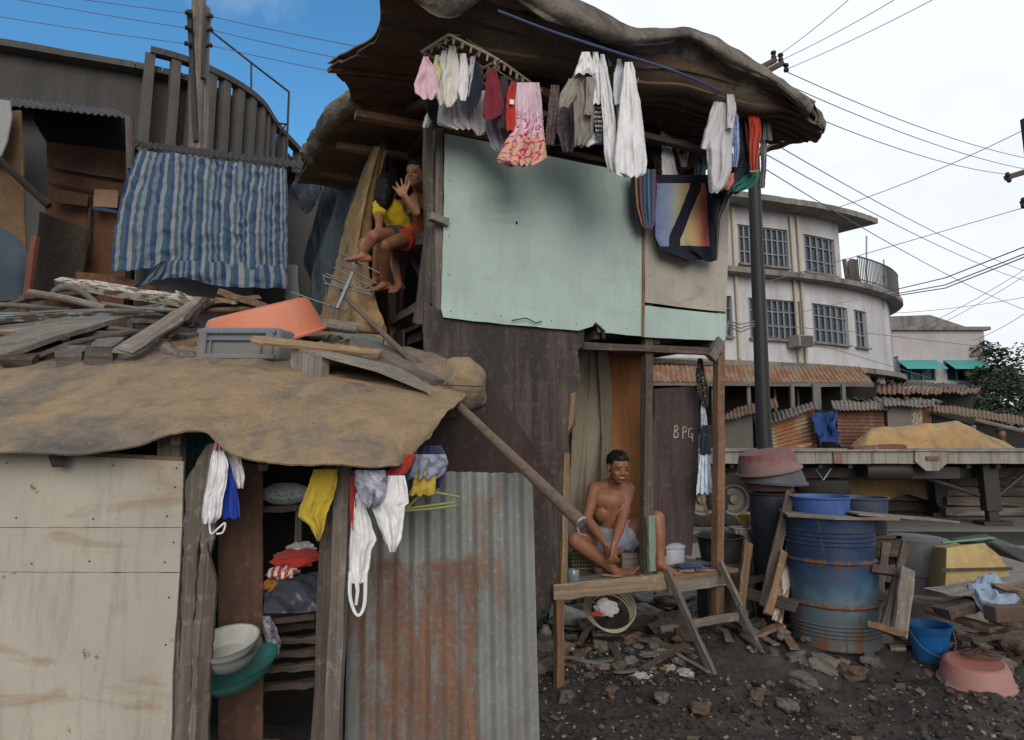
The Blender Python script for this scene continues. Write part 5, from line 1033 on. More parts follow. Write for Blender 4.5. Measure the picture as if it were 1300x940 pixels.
def rack(name, cs, L, hk):
    c = sum(cs, V((0, 0, 0))) / 4; r_ = root(name, c - V((0, 0, .05)), L, 'sock hanger', 'plastic peg racks under the eaves'); mb = MB()
    for a, b in zip(cs, cs[1:] + cs[:1]): mb.tube([a, b], .0085, 8)
    for q in (.33, .66): mb.tube([cs[0].lerp(cs[3], q), cs[1].lerp(cs[2], q)], .005, 6)
    mb.tube([cs[0].lerp(cs[1], .5), cs[3].lerp(cs[2], .5)], .005, 6); mb.build('frame', fm, r_)
    mb = MB(); top = c + V((0, 0, .14))
    for p in cs: mb.tube([p, top], .004, 6)
    mb.tube([top, top + V((0, 0, .05)), top + V((.02, 0, .08)), top + V((.0, 0, .1))], .005, 6); mb.build('hook', fm, r_)
    k = 0
    for a, b in zip(cs, cs[1:] + cs[:1]):
        n = int((b - a).length / .065)
        for i in range(n):
            p = a.lerp(b, (i + .5) / n) + V((0, 0, -.03)); mb = MB(); mb.box(p, (.006, .012, .042), rotm(0, rnd.uniform(-.15, .15), rnd.uniform(0, 3))); mb.box(p + V((.007, 0, 0)), (.005, .012, .042), rotm(0, .2, 0)); mb.build('peg', pegm[0] if k % 7 else pegm[1], r_); k += 1
    return r_
rack('peg_rack', [A_, B_, C_, D_], 'cream plastic peg rack nearest the roof corner, full of small pale garments', 0)
rack('peg_rack', [E_, F_, I_, H_], 'cream plastic peg rack on the right, holding maroon, purple and red garments', 0)
# planes of the hanging clothes: A-D front edge and A-B side edge
def planeof(p, q):
    n = (q - p).cross(V((0, 0, 1))).normalized()
    if n.dot(p - CAMP) > 0: n = -n
    return lambda u, v, o=0.0: onplane(u, v, p + n * o, n)
PR = lambda u, v, o=0.0: MF(u, v, .42 + o)
GR = 'small garments pegged on the plastic racks'
def wide(rows, f): return [(v, (a + b) / 2 - (b - a) / 2 * f, (a + b) / 2 + (b - a) / 2 * f) for v, a, b in rows]
def rackc(nm, rows, m, L, C, o=.0, **k): return garment(nm, PR, wide(rows, 1.28 if rows[-1][2] - rows[-1][1] < 20 else 1.06), m, L, C, GR, o=o, **{**dict(th=.018, fold=.012, k=1.8, nx=14), **k})
c_ = cloth
rackc('underpants', [(72, 538, 543), (90, 534, 551), (108, 529, 553), (118, 530, 553), (126, 537, 550)], c_('pink_white', (.72, .5, .58)), 'pale pink underpants at the left corner of the peg rack', 'underpants', .1, fold=.02)
rackc('cloth_strip', [(70, 553, 557), (90, 550, 560), (106, 549, 557)], c_('pale_yellow', (.6, .6, .36)), 'pale yellow cloth between the pink underpants and white vest', 'cloth', .05)
rackc('vest', [(64, 562, 567), (85, 556, 570), (105, 553, 572), (122, 556, 572), (133, 558, 567)], white, 'white vest hanging second from the pink underpants', 'vest', .03, fold=.02)
rackc('underpants', [(58, 571, 577), (80, 568, 581), (105, 564, 583), (128, 564, 578), (136, 567, 573)], c_('cream_white', (.72, .7, .66)), 'creamy white underpants with a drooping rounded bottom on the peg rack', 'underpants', .06, fold=.02)
rackc('towel_cloth', [(68, 585, 591), (90, 584, 594), (115, 583, 593), (128, 585, 591)], white, 'narrow white cloth left of the navy garment on the rack', 'cloth', .06)
rackc('sock', [(72, 598, 603), (95, 595, 600), (123, 592, 595)], greyc, 'thin white sock beside the navy garment', 'sock', .04, th=.01)
rackc('shorts', [(78, 600, 607), (100, 597, 611), (120, 592, 609), (138, 598, 604)], c_('navy', (.02, .025, .045)), 'small navy shorts in the middle of the peg racks', 'shorts', .03)
rackc('shorts', [(88, 620, 629), (110, 618, 633), (135, 616, 637), (148, 615, 634), (152, 618, 625)], c_('maroon', (.2, .025, .045)), 'maroon shorts hanging from the right peg rack', 'shorts', .08, fold=.016)
rackc('shorts', [(97, 636, 643), (120, 633, 645), (140, 631, 644), (163, 633, 641)], c_('dark_purple', (.06, .035, .06)), 'dark purple shorts between the maroon and red garments', 'shorts', .05)
g = rackc('child_shirt', [(104, 649, 654), (120, 645, 656), (150, 643, 655), (166, 644, 655)], c_('red', (.5, .04, .03)), 'narrow red child shirt with a small white patch', 'shirt', .1)
MB().prism([PR(u, v, .135) for u, v in ((647.5, 126), (653, 127), (652.5, 133), (647, 132))], tuple(FN * -.004)).build('patch', white, g)
rackc('blouse', [(105, 657, 684), (130, 655, 687), (160, 655, 689), (185, 641, 691), (203, 633, 693), (210, 650, 680)], c_('lilac_scribble', (.68, .52, .62), [(.6, .4, .28), (.5, .03, .13)], 'scribble', 9), 'lilac blouse with magenta embroidery and peach hem at the rack end', 'blouse', .12, nx=40, k=4, fold=.016)
rackc('frilled_cloth', [(190, 645, 658), (200, 632, 668), (207, 633, 676), (211, 643, 668)], c_('magenta_net', (.55, .35, .27), [(.6, .4, .3), (.45, .03, .12)], 'scribble', 13), 'peach and magenta netted hem hanging low before the green board', 'cloth', .0, nx=24)
rackc('black_garment', [(124, 543, 555), (135, 542, 557), (150, 546, 556), (156, 552, 556)], c_('black', (.012, .012, .014)), 'small black garment hanging behind the pink underpants', 'garment', -.2)
rackc('white_cloth', [(140, 545, 548), (150, 540, 549), (162, 537, 543)], white, 'tiny white cloth corner poking out beside the corner post', 'cloth', -.25, nx=8)
rackc('pillowcase', [(116, 560, 596), (135, 558, 603), (158, 556, 605), (164, 575, 603)], white, 'wide greyish white pillowcase behind the small rack garments', 'pillowcase', -.15, nx=50, k=4, fold=.02)
rackc('shirt', [(115, 596, 616), (140, 600, 625), (160, 602, 632), (172, 606, 612)], c_('light_grey', (.66, .66, .7)), 'light grey shirt under the navy and maroon shorts', 'shirt', -.12, nx=26, k=3)
rackc('shirt', [(120, 618, 632), (160, 618, 642), (186, 627, 650), (192, 631, 640)], c_('grey_green_hem', (.4, .42, .5)), 'grey-blue shirt hanging lowest beneath the maroon shorts', 'shirt', -.08, nx=24, k=3)
PLN = lambda u, v, o=0.0: MF(u, v, .64 + o)
GS = 'clothes hanging on the rod under the eaves'
def lc(nm, rows, m, L, C, o=.0, **k): return garment(nm, PLN, wide(rows, 1.2), m, L, C, GS, o=o, **{**dict(th=.018, fold=.02, k=2.6, nx=22), **k})
dot = c_('brown_pattern', (.18, .12, .12), [(.1, .06, .06), (.3, .22, .2), (.12, .12, .22)], 'flower', 60)
lc('trousers', [(108, 700, 709), (140, 697, 708), (165, 694, 705), (184, 694, 703)], dot, 'narrow brown patterned trouser leg left of the tan shirt', 'trousers', -.2)
lc('skirt', [(130, 711, 727), (160, 708, 729), (185, 713, 728), (193, 716, 726)], c_('purple_pattern', (.16, .12, .17), [(.24, .22, .18), (.1, .08, .16), (.3, .27, .22)], 'flower', 70), 'purple-brown patterned skirt just left of the tan shirt', 'skirt', -.18)
g = lc('collared_shirt', [(90, 732, 753), (104, 727, 753), (120, 730, 754), (150, 731, 752), (170, 731, 751), (184, 730, 742)], c_('tan_grey', (.3, .28, .25)), 'grey-tan collared shirt with folded sleeves on the rod', 'shirt', .02, nx=30)
garment('sleeve', PLN, [(100, 722, 734), (120, 711, 733), (136, 709, 722)], _M['tan_grey'], parent=g, o=.05, th=.025, k=1.4)
garment('sleeve', PLN, [(98, 744, 755), (125, 744, 754), (146, 741, 752)], _M['tan_grey'], parent=g, o=.07, th=.025, k=1.4)
lc('rolled_blouse', [(66, 739, 748), (78, 736, 751), (94, 731, 754)], white, 'white top rolled over the tan shirt\'s collar', 'top', .06, th=.04)
lc('undershirt', [(168, 740, 762), (180, 733, 762), (186, 731, 750)], white, 'white hem showing beneath the tan shirt', 'undershirt', -.04)
g = lc('t_shirt', [(66, 753, 759), (95, 752, 764), (120, 753, 768), (132, 754, 768)], white, 'short white T-shirt with a black-striped hem right of the tan shirt', 'T-shirt', .04)
lc('striped_cloth', [(130, 757, 770), (150, 755, 766), (168, 757, 764), (173, 760, 763)], c_('bw_stripes', (.5, .5, .5), [(.55, .56, .6), (.02, .02, .03), (.5, .52, .56), (.03, .03, .04)], 'hstripe', 16), 'crumpled black and white striped cloth between two white T-shirts', 'cloth', .0, fold=.03)
lc('t_shirt', [(69, 763, 767), (90, 762, 771), (120, 764, 776), (160, 767, 781), (195, 768, 783), (215, 772, 784), (219, 775, 782)], white, 'long white T-shirt seen edge-on, left of the pair', 'T-shirt', .06)
g = lc('t_shirt', [(75, 784, 788), (92, 781, 792), (125, 782, 794), (165, 786, 800), (200, 789, 806), (216, 792, 806)], c_('blue_white', (.62, .66, .74)), 'bluish white T-shirt behind the largest white one', 'T-shirt', .0)
garment('sleeve', PLN, [(92, 779, 790), (115, 778, 791), (133, 779, 789)], _M['blue_white'], parent=g, o=.03, k=1.2)
g = lc('t_shirt', [(79, 794, 802), (90, 793, 805), (110, 791, 807), (130, 789, 811), (170, 786, 815), (205, 783, 818), (221, 785, 817), (225, 795, 812)], white, 'largest white T-shirt with a curled hem hanging before the green board', 'T-shirt', .12, th=.05, nx=34)
lc('blue_wrap', [(66, 764, 772), (84, 764, 779)], c_('dim_blue', (.2, .24, .32)), 'small blue cloth between hangers on the rod', 'cloth', -.1)
# towel trio on the panel
PF = lambda u, v, o=0.0: MF(u, v, .1 + o)
sh2 = c_('dark_stripe_towel', (.03, .06, .12), [(.012, .012, .018), (.012, .012, .018), (.25, .15, .05), (.012, .012, .018), (.2, .06, .07), (.02, .05, .12), (.03, .12, .2), (.02, .05, .12), (.12, .14, .17), (.02, .05, .12), (.03, .12, .2), (.2, .04, .06)], 'stripe', 1.0)
garment('striped_shorts', PF, [(215, 801, 833), (235, 801, 833), (260, 803, 833), (283, 810, 831), (291, 816, 828)], sh2, 'navy shorts with thin orange, blue and red stripes on the green board edge', 'shorts', 'clothes hung on the board edge', o=.05, th=.015, nuv=True, k=1.2)
t = NT('beach_towel'); uv = t.tc.outputs['UV']; sp_ = t.n('SeparateXYZ', {0: uv}); U_, V_ = sp_.outputs[0], sp_.outputs[1]
grd_ = t.ramp(U_, [(0, (.13, .18, .34)), (.22, (.22, .27, .4)), (.42, (.42, .4, .25)), (.62, (.5, .34, .18)), (.8, (.42, .13, .1)), (1, (.3, .05, .08))])
dg = t.n('Math', {0: t.n('Math', {0: t.add(t.add(U_, t.mul(V_, -.62)), t.mul(t.noise(uv, 3, 2), .06)), 1: -.18}, operation='ADD').outputs[0]}, operation='ABSOLUTE').outputs[0]
d2 = t.n('Math', {0: t.add(t.add(U_, t.mul(V_, -.95)), .02)}, operation='ABSOLUTE').outputs[0]
bd = t.n('Math', {0: t.n('Math', {0: t.n('Math', {0: U_, 1: .87}, operation='GREATER_THAN').outputs[0], 1: t.n('Math', {0: V_, 1: .17}, operation='LESS_THAN').outputs[0]}, operation='MAXIMUM').outputs[0], 1: t.n('Math', {0: V_, 1: .9}, operation='GREATER_THAN').outputs[0]}, operation='MAXIMUM').outputs[0]
k = t.n('Math', {0: bd, 1: t.n('Math', {0: dg, 1: .1}, operation='LESS_THAN').outputs[0]}, operation='MAXIMUM').outputs[0]
t.bump(t.noise(t.tc.outputs['Object'], 12, 6), .4, .012); towm = t.out(t.mix(k, grd_, (.022, .024, .04)), .95, 0, .1)
garment('beach_towel', PF, [(222, 834, 898), (240, 834, 906), (270, 832, 908), (300, 832, 910), (318, 840, 911), (331, 870, 911)], towm, 'navy-bordered beach towel fading blue, yellow and red over the cream board', 'towel', 'clothes hung on the board edge', o=.03, th=.008, nuv=True, fold=.02, k=1.5, nx=40)
# inner hanger
hb = cloth('black2', (.012, .012, .014)); PI_ = lambda u, v, o=0.0: MF(u, v, -.1 + o); GI = 'clothes on the red hanger inside the eaves'
mb = MB(); mb.tube([PI_(826, 167), PI_(850, 150), PI_(848, 143), PI_(852, 150), PI_(874, 162)], .007, 8); mb.tube([PI_(826, 167), PI_(874, 170)], .006, 8); mb.tube([PI_(849, 148), PI_(851, 140), PI_(856, 139), PI_(857, 144)], .004, 6); mb.build('hanger', plastic('red_plastic', (.45, .05, .03)), None, 'red plastic hanger inside the eaves', 'hanger')
garment('black_shirt', PI_, [(162, 824, 838), (185, 824, 840), (205, 829, 841), (220, 834, 841)], hb, 'black top at the left of the red hanger', 'top', GI, o=.0)
garment('tank_top', PI_, [(167, 838, 851), (185, 840, 852), (205, 840, 857), (228, 841, 862)], white, 'white tank top hanging in the middle below the red hanger', 'tank top', GI, o=.03)
garment('baby_shirt', PI_, [(163, 860, 871), (178, 855, 874), (190, 858, 875), (212, 864, 872)], c_('offwhite', (.55, .54, .52)), 'small off-white baby shirt at the right of the red hanger', 'baby shirt', GI, o=.02)
garment('grey_cloth', PI_, [(190, 883, 897), (210, 882, 897), (229, 881, 895)], c_('slate', (.2, .22, .28)), 'slate grey cloth left of the big white shirt', 'cloth', GI, o=.0)
# right-hand cluster
PC = lambda u, v, o=0.0: MF(u, v, .42 + o); GC = 'shirts hanging in the right cluster'
def rc2(nm, rows, m, L, C, o=0.0, **k): return garment(nm, PC, rows, m, L, C, GC, o=o, **{**dict(th=.018, fold=.02, k=2.2, nx=22), **k})
mb = MB(); mb.tube([PC(908, 110), PC(950, 118), PC(975, 130)], .008, 8); mb.tube([PC(908, 118), PC(909, 108), PC(912, 107)], .005, 6); mb.build('hanger_rod', bmetal, None, 'short dark rod holding the right cluster of shirts', 'rod')
rc2('black_skirt', [(215, 918, 948), (235, 908, 945), (252, 905, 925), (280, 905, 914), (330, 906, 911)], hb, 'black cloth hanging lowest behind the big white shirt', 'cloth', -.12)
rc2('navy_shirt', [(113, 936, 945), (150, 938, 950), (200, 934, 955), (232, 922, 950), (246, 915, 940)], c_('deep_navy', (.012, .018, .035)), 'deep navy shirt between white and red shirts', 'shirt', -.02)
rc2('shirt', [(118, 928, 935), (150, 929, 938), (190, 931, 939), (212, 930, 936)], c_('blue_pattern', (.3, .42, .7), [(.55, .6, .75), (.2, .32, .65)], 'flower', 45), 'blue and white patterned shirt peeping out beside the big white shirt', 'shirt', .06)
rc2('shirt', [(220, 913, 932), (232, 911, 932), (241, 909, 926)], c_('coral', (.5, .18, .16)), 'coral hem showing under the big white shirt', 'shirt', .03)
g = rc2('t_shirt', [(113, 916, 927), (125, 909, 931), (150, 904, 931), (185, 896, 930), (215, 898, 929), (235, 899, 922), (245, 900, 913)], c_('big_white', (.6, .6, .63)), 'big off-white shirt at the front of the right cluster', 'T-shirt', .1, th=.05, nx=34)
garment('sleeve', PC, [(125, 907, 916), (150, 899, 912), (175, 892, 905), (189, 889, 899)], _M['big_white'], parent=g, o=.1, th=.03, k=1)
garment('sleeve', PC, [(120, 922, 933), (140, 923, 935), (163, 922, 931)], _M['big_white'], parent=g, o=.16, th=.03, k=1)
rc2('maroon_shirt', [(116, 941, 948), (150, 945, 953), (185, 948, 956), (205, 950, 955)], c_('maroon2', (.22, .03, .04)), 'dark maroon shirt squeezed between the navy and red shirts', 'shirt', .03)
g = rc2('shirt', [(122, 949, 958), (140, 949, 963), (165, 952, 967), (185, 950, 964), (205, 951, 962), (219, 953, 962)], c_('red2', (.5, .06, .025)), 'bright red shirt with yellow trim in the right cluster', 'shirt', .08)
for a, b in (((957, 143), (963, 140)), ((952, 218), (963, 217))): MB().plank(PC(*a, .13), PC(*b, .13), .012, .006, up=tuple(FN), seg=2, rough=0).build('trim', plastic('yellow_trim', (.6, .45, .04)), g)
rc2('green_hem_cloth', [(218, 952, 964), (228, 940, 964), (238, 930, 955), (243, 930, 940)], c_('green', (.02, .16, .12)), 'green hem hanging beneath the bright red shirt', 'cloth', .0)
g = rc2('shirt', [(124, 962, 970), (150, 963, 975), (176, 965, 974), (210, 966, 973), (239, 963, 971)], c_('grey3', (.22, .22, .26)), 'slate grey shirt at the right end of the cluster', 'shirt', -.02)
garment('sleeve', PC, [(132, 967, 973), (155, 969, 978), (178, 968, 981)], _M['grey3'], parent=g, o=.0, th=.02, k=1)
# doorway items on the right lower side
PD = lambda u, v, o=0.0: MF(u, v, -.15 + o)
garment('patterned_scarf', PD, [(455, 886, 892), (475, 883, 895), (495, 885, 900), (517, 892, 899)], c_('black_yellow', (.02, .02, .03), [(.35, .22, .03), (.02, .02, .03), (.03, .03, .08)], 'flower', 60), 'black and yellow patterned scarf hanging inside the right post', 'scarf', 'cloths hanging by the right post', o=.0)
garment('dark_cloth', PD, [(540, 890, 903), (552, 889, 903), (577, 888, 903)], c_('navy4', (.02, .025, .05)), 'dark navy band of cloth by the right post', 'cloth', 'cloths hanging by the right post', o=.02)
garment('white_cloth', PD, [(510, 890, 894), (535, 889, 898), (552, 889, 900)], greyc, 'thin white cloth tapering above the dark navy band', 'cloth', 'cloths hanging by the right post', o=.0)
garment('striped_dress', PD, [(576, 888, 902), (600, 886, 903), (627, 884, 905)], c_('blue_white_stripe', (.5, .6, .7), [(.6, .65, .72), (.6, .65, .72), (.25, .4, .6)], 'stripe', 22), 'pale blue and white striped skirt hanging below the navy band', 'skirt', 'cloths hanging by the right post', o=.01)
MB().tube([PD(890, 628), PD(903, 668)], .012, 8).build('leaning_stick', yw, None, 'thin pale stick leaning beside the right post', 'stick')
# ---------------------------------------------------------------- clothes on the front shack
PQ = lambda u, v, o=0.0: P(u, v, 3.0 - o); GQ = 'clothes hanging from the front shack roof'
def q_(nm, rows, m, L, C, o=0.0, **k): return garment(nm, PQ, rows, m, L, C, GQ, o=o, **{**dict(th=.02, fold=.016, k=2.2, nx=30), **k})
q_('yellow_shirt', [(596, 398, 428), (612, 393, 428), (630, 386, 424), (645, 380, 418), (656, 378, 414), (670, 394, 412), (687, 402, 406)], c_('yellow', (.55, .42, .05)), 'mustard yellow shirt hanging left of the shack post', 'shirt', .0)
q_('red_strip', [(604, 444, 450), (640, 444, 453), (673, 445, 452)], c_('red3', (.45, .04, .03)), 'narrow red cloth just right of the shack post', 'cloth', .02, nx=10)
q_('camisole', [(625, 452, 462), (645, 449, 465), (665, 446, 472), (686, 444, 478), (700, 443, 471), (720, 443, 469), (740, 444, 463)], white, 'long white camisole with dangling straps near the shack post', 'camisole', .03)
mb = MB(); mb.tube([cr([PQ(445, 726, .04), PQ(444, 755, .05), PQ(450, 777, .05), (PQ(457, 781, .05)), PQ(463, 765, .04), PQ(464, 728, .04)], i / 16) for i in range(17)], [.006 + .003 * abs(i - 8) / 8 for i in range(17)], 6); mb.tube([PQ(452, 728, .05), PQ(454, 750, .06), PQ(452, 768, .05)], [.012, .008, .006], 6); mb.build('strap', white, bpy.data.objects['camisole'])
q_('acid_wash_shirt', [(597, 451, 489), (612, 450, 492), (628, 454, 490), (640, 461, 484), (645, 465, 474)], c_('acid', (.48, .5, .58), (.1, .13, .22), 'wash', 14), 'blue-grey acid-washed cloth bunched over the white cloths', 'cloth', .1, th=.04, fold=.02)
q_('white_towel', [(604, 492, 514), (625, 489, 518), (640, 472, 519), (642, 471, 514), (665, 479, 512), (682, 486, 510), (701, 494, 502)], white, 'white towel hanging to a point left of the lime hanger', 'towel', .06)
q_('red_cloth', [(577, 518, 528), (590, 502, 523), (600, 489, 517), (607, 487, 508)], c_('red4', (.4, .03, .025)), 'bright red cloth tucked under the canvas edge', 'cloth', .02, th=.03)
PZ = lambda u, v, o=0.0: P(u, v, 3.25 - o)
garment('navy_cloth', PZ, [(566, 535, 560), (580, 528, 567), (600, 525, 567), (620, 545, 562)], c_('navy5', (.03, .04, .09)), 'dark navy cloth at the back of the bundle under the canvas corner', 'cloth', GQ, o=-.04, th=.04)
garment('denim_bundle', PZ, [(577, 524, 566), (588, 515, 569), (602, 513, 563), (608, 517, 555)], c_('denim', (.2, .23, .32), (.32, .35, .45), 'wash', 10), 'grey-blue denim bundled at the canvas corner above the lime hanger', 'denim', GQ, o=.06, th=.05, fold=.03, nx=36)
garment('floral_cloth', PZ, [(598, 527, 553), (614, 524, 553), (629, 519, 552)], c_('yellow_orange', (.5, .38, .06), [(.55, .25, .12), (.6, .6, .6), (.5, .35, .04)], 'flower', 14), 'yellow, orange and white cloth above the lime hanger', 'cloth', GQ, o=.08, th=.02)
mb = MB(); pts = [(551, 618), (551, 625), (583, 631), (580, 642), (551, 646), (514, 649), (516, 646), (577, 638)]; mb.tube([P(u, v, 3.2) for u, v in pts], .0055, 8); mb.tube([P(551, 625, 3.2), P(530, 632, 3.2), P(514, 648, 3.2)], .005, 8); mb.build('hanger', plastic('lime_plastic', (.42, .52, .1)), None, 'empty lime green plastic hanger before the rusty sheet wall', 'hanger')
q_('white_blouse', [(561, 280, 299), (580, 284, 306), (605, 292, 311), (620, 298, 309)], white, 'white blouse hanging behind the blue underwear by the warped planks', 'blouse', .02)
q_('blue_underwear', [(572, 278, 284), (595, 282, 294), (620, 284, 300), (640, 281, 304), (658, 279, 305)], c_('royal_blue', (.01, .06, .42)), 'royal blue underwear pegged beside the warped planks', 'underwear', .06)
q_('brassiere', [(568, 271, 284), (590, 266, 290), (612, 263, 288), (635, 258, 283), (655, 256, 281), (665, 257, 272)], white, 'crumpled white brassiere in front of the blue underwear', 'brassiere', .1, th=.03, fold=.022)
mb = MB(); mb.tube([cr([PQ(266, 664, .12), PQ(268, 678, .12), PQ(278, 670, .13), PQ(286, 664, .12), PQ(283, 676, .12), PQ(275, 678, .12)], i / 16) for i in range(17)], .004, 6); mb.build('strap', white, bpy.data.objects['brassiere'])
mb = MB(); mb.box(PQ(275, 565, .13), (.012, .02, .045), rotm(0, .2, 0)); mb.box(PQ(279, 564, .13), (.008, .02, .045), rotm(0, -.2, 0)); mb.build('clothes_peg', plastic('pink_peg', (.6, .15, .35)), None, 'pink clothes peg above the white brassiere', 'clothes peg')
# ---------------------------------------------------------------- junk on the canvas roof
GJ = 'timber scattered on the canvas roof'
def jp(a, b, w_, t_, m, L, up=(0, 0, 1), C='plank', nm='plank', **k):
    A, B = P(*a), P(*b); return MB().plank(A, B, w_, t_, up=up, **{**dict(rough=.006, seg=8, jag=.015), **k}).build(nm, m, None, L, C, GJ)
jp((75, 358, 5.2), (246, 385, 4.9), .09, .06, creamw, 'cream-white flaking plank at the top of the junk pile, lying left to right', (0, -1, 1.5))
jp((-30, 407, 4.3), (216, 397, 4.8), .05, .05, tealw, 'plank with flaking teal paint on the left of the roof pile', (0, -.4, 1), taper=.6)
jp((-30, 399, 4.34), (205, 392, 4.85), .08, .012, gw, 'pale grey lath lying along the teal painted plank', (0, -.3, 1))
q = [(-40, 405), (60, 398), (130, 399), (176, 400), (150, 410), (110, 420), (60, 436), (20, 452), (-40, 470)]
sheet(mb := MB(), [[P(-40, 408, 4.6), P(40, 402, 4.65), P(110, 400, 4.7), P(178, 402, 4.8)], [P(-40, 438, 4.15), P(30, 430, 4.2), P(90, 418, 4.35), P(150, 410, 4.6)], [P(-40, 470, 3.9), P(10, 455, 3.95), P(70, 434, 4.1), P(135, 414, 4.45)]], 24, 16, .03, .01, 3); mb.build('curved_board', gw, None, 'broad warped grey board curving down over the left roof edge', 'board', GJ)
jp((156, 447, 3.95), (262, 380, 4.75), .125, .02, gw, 'broad grey plank resting diagonally over the pile', (.2, -.6, 1), rough=.004)
for a, b, w_, L in (((86, 458, 3.95), (112, 432, 4.6), .13, 'sawn grey post end poking forward, left of the pair'), ((126, 452, 3.95), (156, 428, 4.7), .14, 'thick square sawn post end poking forward, right of the pair')): jp(a, b, w_, .1, wood('post_end', (.1, .095, .085), (.2, .19, .17)), L, nm='post_end', C='post', rough=.01)
jp((20, 462, 3.9), (60, 430, 4.4), .16, .05, dw, 'dark blunt beam end at the far left edge of the canvas', nm='beam', C='beam')
mb = MB(); q = [P(195, 442, 4.4), P(215, 447, 4.2), P(236, 456, 4.05), P(246, 458, 4.0)]; mb.tube([cr(q, i / 14) for i in range(15)], [.045 + .02 * math.sin(i * .8) for i in range(15)], 14, wob=.16); mb.build('gnarled_log', gw, None, 'gnarled grey log with deep grain left of the grey crate', 'log', GJ)
mb = MB(); mb.tube([cr([P(-10, 474, 4.0), P(50, 452, 4.05), P(105, 433, 4.2), P(190, 420, 4.5)], i / 20) for i in range(21)], [.018] * 21, 8, wob=.15); mb.build('bent_stick', dw, None, 'long dark bent stick under the broad warped board', 'stick', GJ)
mb = MB(); mb.tube([cr([P(66, 378, 4.9), P(72, 368, 4.9), P(92, 366, 4.95), P(110, 375, 4.95), P(126, 390, 4.9)], i / 20) for i in range(21)], .022, 10); mb.build('hose_arc', plain('grey_rubber', (.12, .115, .11)), None, 'arched grey hose looping over the planks at left', 'hose')
for i, (a, b, r_, m, L) in enumerate((((38, 372, 4.9), (135, 392, 4.8), .028, gw, 'rounded grey pole behind the teal plank'), ((-30, 398, 5.0), (30, 380, 5.2), .02, dw, 'dark pole slanting up at the far left edge'), ((-30, 424, 4.1), (38, 424, 4.3), .014, bw, 'short brown splintered stick at the left edge of the pile'), ((130, 386, 4.9), (225, 395, 4.7), .018, gw, 'thin grey pole under the flaking white plank'), ((60, 414, 4.5), (235, 430, 4.5), .022, dw, 'dark pole lying beneath the diagonal grey plank'), ((215, 400, 4.6), (330, 392, 4.9), .02, bw, 'brown pole behind the orange basin'), ((-20, 386, 5.1), (90, 394, 5.0), .02, gw, 'pale pole running level at the far left'))):
    A, B = P(*a), P(*b); MB().tube([A, A.lerp(B, .5) + V((0, 0, rnd.uniform(-.02, .02))), B], r_, 10, wob=.08).build('pole', m, None, L, 'pole', GJ)
for a, b, w_, t_, m, L in (((205, 372, 5.1), (248, 393, 4.8), .06, .02, bw, 'brown splintered board right of the flaking white plank'), ((226, 371, 4.9), (250, 384, 4.8), .03, .015, creamw, 'short bluish white lath above the diagonal plank'), ((283, 372, 4.9), (345, 392, 4.8), .1, .04, bw, 'dark brown board behind the orange basin'), ((275, 380, 4.8), (300, 386, 4.75), .03, .02, yw, 'short fresh yellow offcut behind the basin'), ((170, 408, 4.5), (250, 412, 4.5), .1, .03, dw, 'dark flat board under the middle of the pile'), ((60, 426, 4.35), (170, 424, 4.5), .09, .03, gw, 'grey board wedged under the broad warped board'), ((196, 392, 4.9), (222, 388, 5.0), .07, .02, tealw, 'small pale blue block behind the pile'), ((0, 440, 4.3), (110, 444, 4.3), .18, .03, dw, 'wide dark board lying flat on the left canvas'), ((235, 410, 4.4), (262, 380, 4.6), .05, .03, dw, 'dark upright slat beside the diagonal grey plank'), ((140, 436, 4.3), (250, 438, 4.4), .1, .025, bw, 'thin brown board under the diagonal plank end'), ((212, 428, 4.3), (245, 398, 4.6), .03, .02, gw, 'slim grey lath leaning towards the basin'), ((150, 395, 4.9), (330, 378, 5.2), .07, .03, gw, 'grey board along the back of the pile'), ((-30, 385, 5.4), (120, 372, 5.6), .1, .03, dw, 'dark board along the back left of the pile')):
    jp(a, b, w_, t_, m, L)
# grey crate on its side
cr0, cr1, cr2_, cr3 = P(247, 414, 4.05), P(352, 414, 3.95), P(350, 462, 3.93), P(245, 457, 4.03)
cx = (cr1 - cr0).normalized(); cz = V((0, 0, 1)); cy = cz.cross(cx).normalized(); cc = (cr0 + cr1 + cr2_ + cr3) / 4; wd, ht = (cr1 - cr0).length, (cr0 - cr3).length; M3 = Matrix((cx, cy, cx.cross(cy))).transposed()
cm = plastic('crate_grey', (.15, .17, .21), .5, .4, (.2, .19, .17)); r_ = root('storage_crate', cc - V((0, 0, ht / 2)), 'grey plastic crate on its side with a recessed panel, under the orange basin', 'crate')
mb = MB(); mb.box(cc + cy * .17, (wd, .3, ht), M3); o1 = mb.build('body', cm, r_); bv = o1.modifiers.new('b', 'BEVEL'); bv.width = .035; bv.segments = 4; o1.data.polygons.foreach_set('use_smooth', [True] * len(o1.data.polygons))
mb = MB(); bt = .02
for dx, dz, sx, sz in ((0, ht * .36, wd * .94, .03), (0, -ht * .36, wd * .94, .03), (-wd * .4, 0, .05, ht * .7), (wd * .4, 0, .05, ht * .7), (0, ht * .12, wd * .74, .014), (-.3 * wd, -.02, .012, ht * .5), (.3 * wd, -.02, .012, ht * .5)): mb.box(cc + cx * dx + cz * dz + cy * .012, (sx, .03, sz), M3)
mb.build('rim_rib', cm, r_, bevel=.006)
